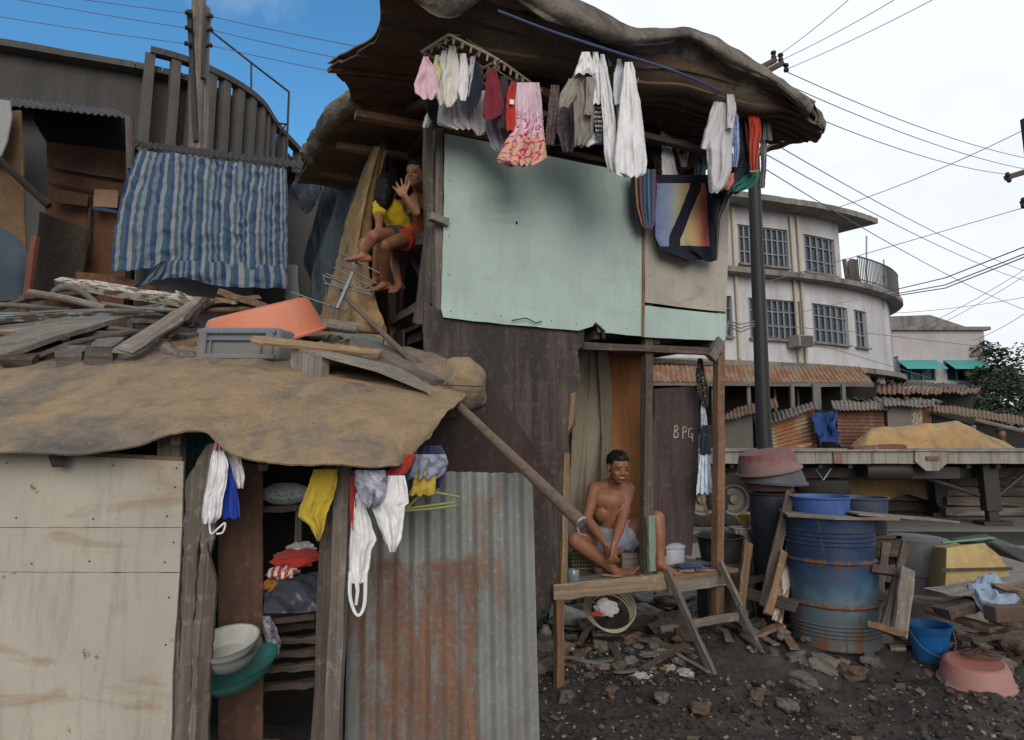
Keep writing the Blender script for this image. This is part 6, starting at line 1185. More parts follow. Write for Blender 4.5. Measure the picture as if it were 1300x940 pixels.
# orange basin upside down
bc = P(318, 436, 4.3); ax = (V((-.14, -.22, 1))).normalized(); bp = plastic('orange_basin', (.62, .2, .11), .45, .3, (.45, .36, .3))
A1 = P(244, 432, 4.25); A2 = P(398, 424, 4.25); rb = (A2 - A1).length / 2; bc = A1.lerp(A2, .5) + V((.03, .16, .0)); ax = (V((-.24, -.3, 1))).normalized()
mb = MB(); mb.lathe([(rb * 1.0, -.012), (rb * 1.04, -.012), (rb * 1.05, .0), (rb * 1.0, .008), (rb * .93, .1), (rb * .86, .19), (rb * .8, .215), (rb * .72, .22), (.001, .215)], bc, tuple(ax), 56); mb.build('orange_basin', bp, None, 'large orange plastic basin turned upside down on the grey crate', 'basin')
jp((322, 432, 3.75), (482, 449, 3.85), .055, .022, yw, 'fresh pale plank lying in front of the orange basin', (0, -.8, 1), rough=.004)
# old wooden hatch
hr = root('wooden_hatch', P(455, 480, 3.75), 'weathered wooden hatch lying flat with its thick end towards the viewer', 'hatch')
q = [P(370, 441, 3.85), P(408, 449, 3.6), P(478, 468, 3.55), P(547, 496, 3.5), P(520, 468, 3.95), P(440, 440, 4.2)]
mb = MB(); mb.prism(q, (0, 0, -.018)); mb.build('top_board', wood('silver_wood', (.24, .22, .19), (.38, .35, .3)), hr)
for k in range(5): a = q[0].lerp(q[1], k / 5); b = q[0].lerp(q[1], (k + .97) / 5); MB().prism([a + V((0, 0, -.019)), b + V((0, 0, -.019)), b + V((0, 0, -.15 - .012 * k)), a + V((0, 0, -.1 - .02 * k))], (.03, .06, 0)).build('end_board', wood('silver_wood', (.24, .22, .19), (.38, .35, .3)), hr)
MB().plank(P(412, 478, 3.62), P(540, 502, 3.55), .03, .02, rough=.005).build('underside_rail', yw, hr)
jp((452, 438, 4.1), (556, 492, 3.75), .11, .09, gw, 'thick grey squared beam behind the weathered hatch', (0, 0, 1), C='beam', nm='beam', rough=.005)
jp((478, 446, 4.2), (553, 478, 4.0), .13, .09, plain('slate_block', (.1, .105, .115), .8), 'smooth slate-grey block behind the antenna mast', (0, 0, 1), C='block', nm='block', rough=.003)
jp((395, 436, 4.05), (470, 444, 4.0), .04, .02, bw, 'thin brown lath between basin and beam', (0, 0, 1))
MB().tube([P(385, 412, 4.5), P(420, 413, 4.45), P(455, 419, 4.4)], [.045, .04, .03], 12, wob=.08).build('bamboo_pole', gw, None, 'stubby grey bamboo pole right of the orange basin', 'pole', GJ)
MB().tube([P(430, 414, 4.5), P(487, 419, 4.35)], .035, 12, wob=.05).build('bamboo_pole', yw, None, 'pale brown bamboo end beside the hanging ochre canvas', 'pole', GJ)
MB().tube([P(422, 426, 4.25), P(455, 430, 4.2), P(487, 435, 4.2)], [.02, .028, .024], 12, wob=.1).build('teal_roll', plastic('teal_pipe', (.06, .24, .26)), None, 'teal plastic roll lying beside the antenna mast', 'plastic roll')
for i in range(9):
    u, v = rnd.uniform(400, 460), rnd.uniform(424, 440); MB().plank(P(u, v, 4.15), P(u + rnd.uniform(-28, 28), v + rnd.uniform(-6, 8), 4.1), .02, .01, rough=.003).build('wood_scrap', (gw, bw, yw)[i % 3], None, 'small wood scrap lying between the orange basin and the antenna mast', 'wood scrap', 'wood scraps by the antenna')
# ---------------------------------------------------------------- antenna
an = root('tv_antenna', P(590, 500, 3.9), 'old TV antenna on a long rusty mast slanting across the front', 'antenna')
m0, m1 = P(432, 372, 4.62), P(738, 664, 3.02)
mast = rust('mast_rust', (.2, .165, .14), (.15, .11, .085), (.11, .08, .065), .6, 4, metal=0); mb = MB(); mb.tube([m0.lerp(m1, i / 14) for i in range(15)], [.015 + .014 * i / 14 for i in range(15)], 16, wob=.03)
mb.build('mast', mast, an); mb = MB(); mb.tube([m1 + V((-.02, 0, -.01)), m1 + V((-.01, -.02, -.045)), m1 + V((.02, -.02, -.05))], .003, 6); mb.tube([m1 - (m1 - m0).normalized() * .002, m1 + (m1 - m0).normalized() * .004], [.031, .025], 16); mb.build('end_wire', gmetal, an)
al = plain('aluminium', (.2, .21, .23), .5, .4); D = 4.62
b0, b1 = P(455, 330, D), P(428, 392, D - .1); mb = MB(); mb.plank(b0, b1, .02, .02, up=(0, 1, 0), rough=0); mb.build('boom', al, an)
els = [((430, 320), (482, 347)), ((426, 332), (478, 360)), ((424, 340), (476, 367)), ((420, 352), (470, 373)), ((411, 360), (473, 375)), ((410, 347), (418, 347)), ((409, 350), (470, 370)), ((370, 371), (440, 396)), ((378, 389), (410, 404))]
for (a, b) in els[:5] + els[6:]: MB().tube([P(*a, D - .05), P(*b, D - .02)], .0055, 8).build('element', al, an)
mb = MB(); mb.tube([P(440, 372, D), P(415, 360, D), P(411, 354, D), P(414, 348, D), P(445, 358, D)], .0055, 8); mb.tube([P(421, 398, D - .1), P(428, 380, D)], .005, 8); mb.tube([P(435, 398, D - .1), P(442, 392, D)], .004, 8); mb.build('dipole', al, an)
for u, v in ((436, 366), (443, 362), (448, 340), (424, 388)): MB().box(P(u, v, D - .03), (.05, .03, .03), rotm(0, .4, .2)).build('insulator_block', plastic('slate_plastic', (.07, .1, .15)), an)
# ---------------------------------------------------------------- inside the front shack
GI2 = None
cr_m = plastic('teal_crate', (.02, .2, .2)); mb = MB(); c = P(248, 578, 3.5)
for k in range(6): mb.box(c + V((0, -.09, -.09 + k * .036)), (.24, .012, .014)); mb.box(c + V((-.11 + k * .044, -.09, 0)), (.012, .014, .2))
mb.box(c + V((0, .1, 0)), (.24, .012, .2)); mb.box(c + V((0, 0, -.095)), (.24, .2, .01)); mb.box(c + V((0, -.09, .1)), (.26, .02, .02)); mb.build('teal_crate', cr_m, None, 'teal slatted plastic crate under the canvas above the warped planks', 'crate')
fl = cloth('floral_print', (.34, .4, .42), [(.5, .12, .12), (.12, .3, .18), (.55, .5, .42), (.2, .3, .45)], 'flower', 55)
ell(mb := MB(), P(362, 627, 3.55), (.12, .09, .055), amp=.12, sc=6); o1 = mb.build('floral_pillow', fl, None, 'pale floral pillow on the upper shelf', 'pillow')
def bundle(px, Y, r, m, L, C, nm='cloth_bundle', amp=.45): 
    ell(mb := MB(), P(*px, Y), r, amp=amp, sc=14); return mb.build(nm, m, None, L, C, 'things heaped on the dark shelf')
bundle((378, 708, ), 3.45, (.11, .09, .04), _M['red3'], 'bright red cloth heaped above the dark plastic sheet', 'cloth')
bundle((360, 726), 3.4, (.07, .06, .03), cloth('red_white_stripe', (.5, .5, .5), [(.45, .04, .03), (.6, .6, .6)], 'stripe', 30), 'red and white striped cloth at the left end of the heap', 'cloth')
bundle((382, 697), 3.5, (.07, .05, .03), greyc, 'pale grey cloth on top of the red cloth', 'cloth')
bundle((346, 742), 3.4, (.04, .05, .03), cloth('orange_fl', (.3, .12, .03), [(.45, .2, .03), (.25, .08, .02)], 'flower', 40), 'small orange patterned cloth beside the dark plastic sheet', 'cloth')
sheet(mb := MB(), [[P(335, 742, 3.5), P(358, 725, 3.45), P(385, 735, 3.45), P(412, 728, 3.5)], [P(333, 760, 3.35), P(360, 755, 3.3), P(385, 755, 3.3), P(412, 755, 3.35)], [P(333, 778, 3.3), P(360, 779, 3.28), P(385, 778, 3.28), P(412, 774, 3.3)]], 30, 24, .01, .05, 6, (0, -1, .5)); mb.build('dark_sheet', plain('blue_black_plastic', (.055, .065, .085), .35), None, 'shiny blue-black plastic sheet over the shelf edge', 'plastic sheet')
garment('patterned_cloth', YP(3.3), [(782, 333, 343), (800, 334, 352), (815, 337, 357), (832, 343, 354)], cloth('bw_print', (.4, .4, .44), (.06, .06, .1), 'wash', 30), 'black and white printed cloth hanging below the shelf', 'cloth', None, o=0, th=.03)
bo = [(.001, 0), (.06, .0), (.09, .02), (.125, .065), (.135, .085), (.14, .088), (.13, .082), (.12, .066), (.085, .026), (.001, .012)]
MB().lathe(bo, P(289, 838, 3.1), (-.08, -.25, 1), 36).build('enamel_bowl', plastic('white_enamel', (.6, .62, .6), .3, .2), None, 'shallow white bowl stacked on top of two others', 'bowl')
MB().lathe([(r * 1.0, h) for r, h in bo], P(291, 848, 3.12), (-.05, -.2, 1), 36).build('enamel_bowl', plastic('grey_enamel', (.4, .42, .42), .35, .3), None, 'greyish bowl below the white bowl, above the teal basin', 'bowl')
MB().lathe([(r * 1.35, h) for r, h in bo], P(302, 870, 3.15), (-.22, -.2, 1), 40).build('teal_basin', plastic('teal_basin_m', (.02, .2, .18), .3, .2), None, 'shiny teal basin under the bowls by the brown board', 'basin')
MB().box((P(290, 900, 3.15).x, 3.2, .13), (.34, .3, .27)).build('low_crate', dw, None, 'dark wooden box carrying the bowls and the teal basin', 'box', bevel=.006)
# ---------------------------------------------------------------- on and under the platform
def onp(u, v): return G(u, v, zP + .013)
sr = onp(728, 739); MB().lathe([(.001, 0), (.04, 0), (.043, .01), (.043, .075), (.038, .085), (.036, .085), (.04, .073), (.039, .012), (.001, .008)], sr, n=24).build('glass_jar', glass('jar_glass', (.2, .27, .32), .1), None, 'small bluish glass jar at the left front of the platform', 'jar')
bw_ = onp(760, 729); MB().lathe([(.001, 0), (.02, 0), (.03, .012), (.045, .045), (.048, .05), (.042, .045), (.027, .016), (.001, .008)], bw_, n=24).build('small_bowl', plastic('red_bowl', (.2, .05, .045)), None, 'small dark red bowl beside the youth\'s right foot', 'bowl')
mb = MB(); c = onp(745, 722) + V((0, .0, 0))
for k in range(10): mb.tube([c + V((-.11 + k * .022, -.1, .01 + .01 * (k % 2))), c + V((-.1 + k * .022, .0, .05)), c + V((-.09 + k * .022, .1, .1))], .005, 6)
for k in range(5): mb.tube([c + V((-.12, -.09 + k * .045, .015 + k * .02)), c + V((.12, -.09 + k * .045, .015 + k * .02))], .004, 6)
mb.build('wicker_mat', plain('wicker', (.3, .24, .12), .8, nz=.6), None, 'coarse wicker rack lying left of the seated youth', 'wicker rack')
pt = G(852, 716, zP + .013); mb = MB(); mb.lathe([(.001, 0), (.095, 0), (.105, .01), (.108, .11), (.104, .13), (.001, .128)], pt, n=36); po = mb.build('lidded_pot', plastic('enamel_bluewhite', (.42, .47, .55), .3, .15), None, 'pale enamel pot with a domed lid beside the youth\'s bent leg', 'pot')
mb = MB(); mb.lathe([(.116, -.004), (.118, .006), (.108, .014), (.07, .034), (.025, .042), (.001, .043)], pt + V((0, 0, .131)), n=36); mb.lathe([(.001, .0), (.014, .004), (.018, .015), (.012, .022), (.001, .024)], pt + V((0, 0, .172)), n=14); mb.build('lid', plastic('enamel_bluewhite', (.42, .47, .55), .3, .15), po)
ell(mb := MB(), G(874, 719, zP + .03), (.11, .06, .022), amp=.5, sc=16); mb.build('blue_rag', cloth('blue_rag_c', (.03, .05, .12)), None, 'crumpled dark blue rag on the platform right of the foot', 'rag')
ell(mb := MB(), G(905, 717, zP + .02), (.1, .05, .012), amp=.4, sc=14); mb.build('blue_rag', cloth('blue_rag_d', (.05, .07, .14)), None, 'flat blue rag at the right end of the platform', 'rag')
ST = MB(); sc_ = G(795, 720, zP + .013) + V((0, .12, 0)); ST.box(sc_ + V((0, 0, .2)), (.3, .24, .03)); 
for x in (-.12, .12):
    for y in (-.09, .09): ST.box(sc_ + V((x, y, .095)), (.035, .035, .18))
ST.build('low_stool', plastic('blue_stool', (.02, .08, .3)), None, 'low blue plastic stool under the seated youth', 'stool', bevel=.006)
MB().box(G(797, 727, zP + .013) + V((.02, .02, .07)), (.13, .03, .13), rotm(0, 0, .2)).build('wood_block', gw, None, 'grey wooden block standing before the blue stool', 'block', bevel=.004)
for k, (u, v, l) in enumerate(((765, 733, .14), (790, 736, .12), (812, 733, .1), (835, 730, .16), (862, 728, .12), (885, 727, .14))): a = onp(u, v) + V((0, .02, .012)); MB().plank(a, a + V((l, rnd.uniform(-.04, .04), 0)), .03, .012, rough=.003).build('wood_chip', (yw, bw, gw)[k % 3], None, 'loose wood offcut on the platform floor', 'wood offcut', 'offcuts on the platform')
# ladder
ld = root('wooden_ladder', lowz(MF(900, 850, .4), 0), 'rough low wooden ladder leaning on the platform with one rung', 'ladder')
def gp(u, v): # ray meets the ground
    p = G(u, v, .1)
    for _ in range(8): p = G(u, v, gh(p.x, p.y))
    return p
MB().plank(MF(846, 724, .07), gp(906, 858), .05, .03, up=tuple(FD), rough=.004, seg=10).build('rail', gw, ld)
MB().plank(MF(914, 714, .07), MF(944, 778, .3), .045, .03, up=tuple(FD), rough=.004, seg=8).build('rail', gw, ld); MB().plank(MF(938, 772, .28), gp(968, 838), .055, .04, up=tuple(FD), rough=.004, seg=8).build('rail', gw, ld)
MB().plank(MF(879, 792, .25), MF(948, 780, .29), .03, .05, rough=.005).build('rung', gw, ld)
# items underneath and rubble
fb = gp(725, 800); M4 = rotm(.1, .22, -.35); MB().box(fb + V((0, 0, .09)), (.36, .14, .15), M4).build('foam_box', plastic('dirty_foam', (.5, .49, .46), .7, .5), None, 'dirty white foam box tilted under the left of the platform', 'box', bevel=.008)
hc = MF(775, 778, -.25); 
mb = MB()
for k in range(4): mb.lathe([(.15 + .012 * k - .008, 0), (.15 + .012 * k, .01), (.15 + .012 * k + .008, 0), (.15 + .012 * k, -.01), (.15 + .012 * k - .008, 0)], hc + V((0, .01 * k, .012 * k)), (.15 - .05 * k, -.75, .75), 44)
mb.build('coiled_hose', plain('pale_hose', (.38, .36, .27), .6), None, 'coiled pale hose lying under the platform', 'hose')
ell(mb := MB(), MF(770, 772, -.15), (.085, .03, .06), rotm(.2, .3, 0), amp=.4, sc=9); mb.build('plastic_bag', plastic('white_bag', (.6, .6, .64), .4, .15), None, 'white crumpled bag with a red patch inside the hose coil', 'plastic bag')
ell(mb := MB(), MF(757, 780, -.12), (.05, .02, .014), amp=.4, sc=9); mb.build('red_scrap', _M['red3'], None, 'small red scrap beside the white bag under the platform', 'scrap')
jar = gp(691, 814); MB().lathe([(.001, 0), (.045, .0), (.05, .02), (.05, .08), (.03, .1), (.025, .12), (.001, .12)], jar, (.1, -.2, 1), 20).build('white_tub', plastic('milky_plastic', (.5, .52, .55)), None, 'small milky plastic tub beside the rusty sheet wall', 'tub')
mb = MB(); mb.tube([gp(696, 790) + V((0, 0, .1)), gp(722, 826) + V((0, 0, .03))], .012, 8); mb.tube([gp(722, 826) + V((0, 0, .03)), gp(760, 862) + V((0, 0, .02))], .016, 8, m=1); mb.build('broken_rod', [bmetal, creamw], None, 'rod half black, half white lying in front of the left platform post', 'rod')
RM = [concrete('rubble_grey', (.13, .12, .11), .3, (.06, .05, .045), 6), concrete('rubble_brown', (.12, .085, .068), .3, (.05, .04, .035), 6), concrete('rubble_pale', (.17, .155, .14), .3, (.08, .07, .06), 6)]
def stone(u, v, s, k, L, G_, fl=.6, z=.0): 
    p = gp(u, v); sz = (s, s * rnd.uniform(.6, .9), s * fl); rock(mb := MB(), p + V((0, 0, s * fl * .3 + z)), sz, k, rotm(rnd.uniform(-.3, .3), rnd.uniform(-.3, .3), rnd.uniform(0, 6)), rnd.uniform(.45, .85), bump=.4); return mb.build('rubble_stone', RM[k % 3], None, L, 'stone', G_)
k = 0
for u, v, s in ((745, 800, .22), (785, 795, .26), (822, 790, .3), (850, 800, .28), (800, 818, .18), (765, 826, .14), (830, 825, .16), (735, 838, .13), (700, 835, .3), (690, 850, .25), (760, 850, .1), (800, 845, .12), (855, 835, .16), (870, 812, .2), (720, 790, .24), (812, 770, .3), (770, 765, .3), (850, 770, .3), (740, 765, .25), (775, 880, .1), (840, 890, .12), (720, 890, .14), (890, 905, .13)):
    stone(u, v, s, k, 'rough stone in the rubble under and just before the platform', 'rubble under the platform', .55); k += 1
for u, v, s in ((930, 830, .12), (960, 800, .2), (975, 785, .22), (990, 810, .2), (1010, 838, .14), (945, 850, .1), (985, 850, .14), (960, 760, .2), (940, 770, .2), (1125, 780, .16), (1132, 800, .2), (1150, 770, .2), (1120, 815, .16), (1020, 870, .18), (1080, 860, .2), (1045, 850, .22), (1105, 845, .16), (960, 890, .12), (1000, 900, .15)):
    stone(u, v, s, k, 'rough stone on the ground around the blue oil drum', 'rubble around the drum', .5); k += 1
for u, v, s, z in ((1185, 770, .24, 0), (1210, 775, .26, .05), (1235, 790, .26, 0), (1260, 785, .3, .05), (1280, 800, .3, 0), (1240, 760, .3, .08), (1290, 780, .25, .1), (1200, 750, .22, .05), (1165, 790, .2, 0), (1265, 815, .24, 0), (1295, 830, .3, 0), (1225, 820, .16, 0), (1180, 810, .18, 0), (1165, 745, .2, 0), (1270, 850, .2, 0)):
    stone(u, v, s, k, 'broken brick-like block in the heap at the right', 'broken blocks at the right', .55, z); k += 1
t = NT('litter_m'); t.out(t.vary(t.ramp(t.n('NewGeometry').outputs['Random Per Island'], [(0, (.03, .025, .022)), (.35, (.075, .06, .048)), (.62, (.13, .105, .08)), (.78, (.04, .045, .05)), (.9, (.22, .19, .15)), (.965, (.35, .34, .33)), (.985, (.2, .14, .05)), (.995, (.2, .05, .035))], 'CONSTANT')), .8)
mb = MB(); q = random.Random(3)
for i in range(7500):
    u, v = q.uniform(670, 1320), q.uniform(735, 1010)
    if q.random() < .35: u, v = q.uniform(680, 900), q.uniform(770, 870)
    p = gp(u, v); s = q.uniform(.006, .028) * (1 if q.random() < .93 else 2.0); a = rotm(q.uniform(-.5, .5), q.uniform(-.5, .5), q.uniform(0, 6)); 
    if i % 3: mb.box(p + V((0, 0, s * .2)), (s, s * q.uniform(.3, .9), s * q.uniform(.08, .5)), a)
    else: rock(mb, p + V((0, 0, s * .2)), (s, s * .8, s * .6), i, a, .5, ico=ICO2 if s > .03 else None or ICO2)
mb.build('litter', t.m, None, 'small stones, chips and litter strewn over the dirt', 'litter', kind='stuff')
for (u, v, c_m, L) in ((770, 842, (.03, .1, .1), 'worn teal flip-flop lying in the litter, left one'), (795, 856, (.02, .09, .11), 'worn teal flip-flop lying nearest the viewer')):
    p = gp(u, v); ell(mb := MB(), p + V((0, 0, .02)), (.1, .04, .013), rotm(0, 0, .3)); so1 = mb.build('flip_flop', plastic('teal_rubber', (.02, .085, .095)), None, L, 'flip-flop'); MB().tube([p + V((-.03, -.035, .02)), p + V((.03, 0, .045)), p + V((-.03, .035, .02))], .006, 6).build('strap', bmetal, so1)
for k, (u, v, s) in enumerate(((815, 862, .1), (850, 852, .09), (870, 858, .11), (905, 790, .08), (1180, 838, .07))): p = gp(u, v); ell(mb := MB(), p + V((0, 0, .02)), (s * .6, s * .4, .02), rotm(0, 0, k), amp=.7, sc=22); mb.build('crumpled_bag', plastic('bag_tan', (.35, .3, .2), .5, .3) if k % 2 else plastic('bag_white', (.45, .45, .46), .4, .3), None, ['crumpled white bag at the front of the litter', 'crumpled tan bag right of the flip-flops', 'crumpled white bag just left of the ladder foot', 'crumpled tan bag behind the ladder', 'crumpled white bag beside the blue bucket'][k], 'plastic bag')
# ---------------------------------------------------------------- drum and its neighbours
dp = gp(1058, 832); dp.z = gh(dp.x, dp.y + .25) ; Dd = V((P(1057, 745, dp.y + .22).x, dp.y + .22, dp.z - .03)); rD = .295; hD = .87
pr = [(.001, .012), (rD - .02, .01), (rD, .0), (rD + .006, .012), (rD, .03)]
for z in (.09, .115, .14, .165): pr += [(rD, z - .008), (rD + .006, z), (rD, z + .008)]
pr += [(rD, .27), (rD + .012, .285), (rD, .3), (rD, .56), (rD + .012, .575), (rD, .59)]
for z in (.69, .72, .75, .78): pr += [(rD, z - .008), (rD + .006, z), (rD, z + .008)]
pr += [(rD, hD - .02), (rD + .008, hD), (rD - .01, hD), (rD - .015, hD - .03), (.001, hD - .03)]
t = NT('drum_paint'); uv = t.tc.outputs['UV']; o = t.tc.outputs['Object']; sp_ = t.n('SeparateXYZ', {0: o}); a = t.noise(o, 4, 9, .7); b = t.noise(t.map(o, (9, 9, 2)), 1.5, 8, .72); c = t.noise(o, 60, 5, .7)
zz = t.n('MapRange', {'Value': t.add(sp_.outputs[2], t.mul(t.add(a, -.5), .5)), 'From Min': .15, 'From Max': .62}).outputs[0]
col = t.ramp(zz, [(0, (.075, .1, .11)), (.35, (.08, .14, .18)), (.6, (.03, .08, .15)), (1, (.012, .03, .085))]); fl_ = t.ramp(c, [(.58, 0), (.66, 1)]); col = t.mix(t.mul(fl_, .16), col, (.2, .28, .3)); col = t.mix(t.mul(t.ramp(a, [(.5, 0), (.68, 1)]), .5), col, (.07, .08, .085))
ring = t.n('Math', {0: t.n('Math', {0: t.add(sp_.outputs[2], -.285)}, operation='ABSOLUTE').outputs[0], 1: t.n('Math', {0: t.add(sp_.outputs[2], -.575)}, operation='ABSOLUTE').outputs[0]}, operation='MINIMUM').outputs[0]
rg = t.n('MapRange', {'Value': ring, 'From Min': .012, 'From Max': .028, 'To Min': .16, 'To Max': 0}).outputs[0]; lowr = t.n('MapRange', {'Value': sp_.outputs[2], 'From Min': 0, 'From Max': .3, 'To Min': .12, 'To Max': -.02}).outputs[0]
rk = t.ramp(t.add(t.add(b, rg), lowr), [(.58, 0), (.64, 1)]); rc = t.mix(t.ramp(c, [(.4, 0), (.6, 1)]), (.17, .075, .04), (.09, .05, .035)); t.bump(t.add(rk, c), .35, .004)
mb = MB(); mb.lathe(pr, Dd, n=72, wob=.012); mb.build('oil_drum', t.out(t.mix(rk, col, rc), t.ramp(rk, [(0, .5), (1, .9)]), 0, .4), None, 'dented blue oil drum with rusty hoops standing beside the shack', 'oil drum')
zd = Dd.z + hD; S = MB(); S.prism([G(1003, 666, zd + .015), G(1040, 669, zd + .015), G(1118, 676, zd + .015), G(1104, 669, zd + .015), G(1124, 662, zd + .015), G(1060, 656, zd + .015), G(1005, 660, zd + .015)], (0, 0, -.012)); 
cmx, cmy = Dd.x, Dd.y; S = MB(); S.prism([V((cmx - .34, cmy - .12, zd + .018)), V((cmx - .1, cmy - .33, zd + .02)), V((cmx + .36, cmy - .3, zd + .012)), V((cmx + .55, cmy + .1, zd - .01)), V((cmx + .3, cmy + .33, zd + .02)), V((cmx - .25, cmy + .3, zd + .022))], (0, 0, -.014)); S.build('plywood_sheet', wood('grey_ply_lid', (.2, .17, .14), (.3, .26, .21), ply=True, gx=1, gy=6), None, 'warped plywood sheet lying on the oil drum', 'board')
MB().prism([V((cmx + .12, cmy - .22, zd + .036)), V((cmx + .9, cmy - .1, zd - .03)), V((cmx + .82, cmy + .15, zd - .03)), V((cmx + .1, cmy + .12, zd + .036))], (0, 0, -.012)).build('plywood_strip', gw, None, 'narrow board jutting right from the drum top', 'board')
def tub(nm, c, r, h, m, L, C, top=1.0, ax=(0, 0, 1), wall=.008, up=True, Gr=None, hand_=True, n=48):
    pr = [(.001, 0), (r * .82, 0), (r * .84, .008), (r * .98 * top, h - .02), (r * 1.04 * top, h - .012), (r * 1.05 * top, h), (r * .99 * top, h), (r * .96 * top, h - .03), (r * .8, .012), (.001, .01)]
    return MB().lathe(pr, c, ax, n).build(nm, m, None, L, C, Gr)
bt_ = Dd + V((0, .62, 0)); c = P(1043, 668, 4.95); tub('blue_tub', V((P(1043, 665, 5.25).x, 5.25, P(1043, 676, 5.25).z)), .21, .265, plastic('blue_tub_m', (.035, .1, .33), .4, .25), 'mid-blue plastic tub standing behind the oil drum', 'tub')
tub('navy_tub', V((P(1096, 665, 5.5).x, 5.5, P(1096, 676, 5.5).z)), .19, .27, plastic('navy_tub_m', (.025, .045, .085), .4, .3), 'dark navy tub right of the mid-blue tub', 'tub')
# supports behind the drum (crate stand)
for u, Y, L in ((1043, 5.25, 'grey wooden crate carrying the mid-blue tub'), (1096, 5.5, 'dark wooden crate carrying the navy tub')):
    z1 = P(u, 676, Y).z - .002; x = P(u, 665, Y).x; r_ = root('wooden_crate', (x, Y, 0), L, 'crate')
    for sx in (-1, 1):
        for sy in (-1, 1): MB().box((x + sx * .17, Y + sy * .16, z1 / 2), (.04, .04, z1 - .002)).build('corner_post', dw, r_)
    for k in range(5):
        for sy in (-1, 1): MB().plank((x - .19, Y + sy * .185, z1 * (k + .5) / 5), (x + .19, Y + sy * .185, z1 * (k + .5) / 5), .012, z1 / 5 * .7, rough=.003, seg=3).build('slat', gw if u < 1060 else dw, r_)
    MB().box((x, Y, z1 - .012), (.4, .36, .018)).build('top_board', gw, r_)
# stacked basins left of the drum
x0 = P(980, 640, 5.75).x; Yb_ = 5.75
def zat(v, Y=5.6): return P(975, v, Y).z
z0_ = zat(672); tub('dark_bin', V((x0, Yb_, gh(x0, Yb_))), .19, zat(627) - gh(x0, Yb_), plastic('navy_bin', (.015, .02, .035), .45, .2), 'dark plastic bin under the stack of upturned basins', 'bin', top=.95)
tub('maroon_basin', V((x0 - .02, Yb_, zat(624))), .2, .09, plastic('maroon_plastic', (.11, .035, .04), .45, .35), 'small maroon basin inside the stack on the dark bin', 'basin', top=1.0)
def upturned(nm, c, r, h, m, L, ax): return MB().lathe([(r * .98, 0), (r * 1.06, 0), (r * 1.06, .012), (r * 1.0, .016), (r * .88, h * .8), (r * .82, h), (r * .7, h + .004), (.001, h)], c, ax, 52).build(nm, m, None, L, 'basin')
upturned('navy_basin', V((x0 + .02, Yb_, zat(614))), .255, .12, plastic('slate_basin', (.04, .055, .085), .45, .3), 'slate blue upturned basin beneath the dusty maroon basin', (.04, -.05, 1))
upturned('maroon_basin', V((x0 - .01, Yb_, zat(599))), .25, .16, plastic('dusty_maroon', (.17, .06, .065), .6, .5, (.22, .17, .17)), 'dusty maroon basin upturned on top of the stack', (-.17, -.06, 1))
tub('black_pail', V((P(915, 700, 5.9).x, 5.9, zat(712, 5.9))), .19, .2, plastic('black_pail_m', (.012, .012, .016), .4, .15), 'black pail partly hidden behind the right post', 'pail')
MB().box((P(915, 700, 5.9).x, 5.9, zat(712, 5.9) / 2), (.34, .34, zat(712, 5.9) - .002)).build('wooden_box', dw, None, 'dark box carrying the black pail', 'box', bevel=.004)
c = P(948, 668, 6.1); mb = MB(); mb.lathe([(.001, 0), (.05, 0), (.06, .02), (.05, .1), (.02, .12), (.001, .12)], V((c.x, c.y, c.z)), (0, 0, 1), 8); mb.tube([c + V((-.05, 0, .03)), c + V((-.1, 0, .09))], .015, 8); mb.build('yellow_container', plastic('yellow_plastic', (.6, .45, .03)), None, 'small yellow container left of the dark bin', 'container')
for (u, v0, w_, L) in ((948, 692, .3, 'white-painted box standing behind the ladder'),): 
    p = gp(948, 760); zt2 = P(948, 676, p.y).z; MB().box((c.x, c.y, (c.z - .01) / 2), (.26, .2, c.z - .012)).build('painted_box', creamw, None, L, 'box', bevel=.004)
for a, b, w_, t_, m, L in (((968, 770, 5.0), (1003, 625, 5.3), .06, .03, dw, 'dark board leaning between the basin stack and the drum'), ((975, 780, 4.8), (996, 700, 5.1), .05, .02, bw, 'brown slat leaning left of the drum'), ((986, 790, 5.1), (1006, 690, 5.3), .07, .02, creamw, 'pale flaking board leaning against the drum'), ((940, 780, 5.2), (950, 690, 5.5), .06, .03, bw, 'brown slat standing behind the ladder top'), ((1112, 790, 4.95), (1124, 690, 5.2), .05, .03, gw, 'pale slat leaning right of the drum'), ((1122, 800, 4.6), (1150, 690, 5.0), .05, .03, dw, 'slanting thin slat right of the drum'), ((1142, 808, 4.55), (1152, 724, 4.75), .09, .03, gw, 'upright grey plank between the drum and the grey tub'), ((1108, 722, 4.9), (1156, 730, 4.8), .05, .05, dw, 'short dark crosspiece right of the drum'), ((1100, 792, 4.6), (1150, 806, 4.5), .04, .04, bw, 'brown batten lying right of the drum foot'), ((930, 750, 5.4), (1010, 770, 5.0), .08, .03, dw, 'dark board lying behind the ladder')):
    A, B = P(*a), P(*b); A.z = max(A.z, gh(A.x, A.y)) ; MB().plank(A, B, w_, t_, up=(0, -1, .3), rough=.005, seg=6, jag=.01).build('board', m, None, L, 'board')
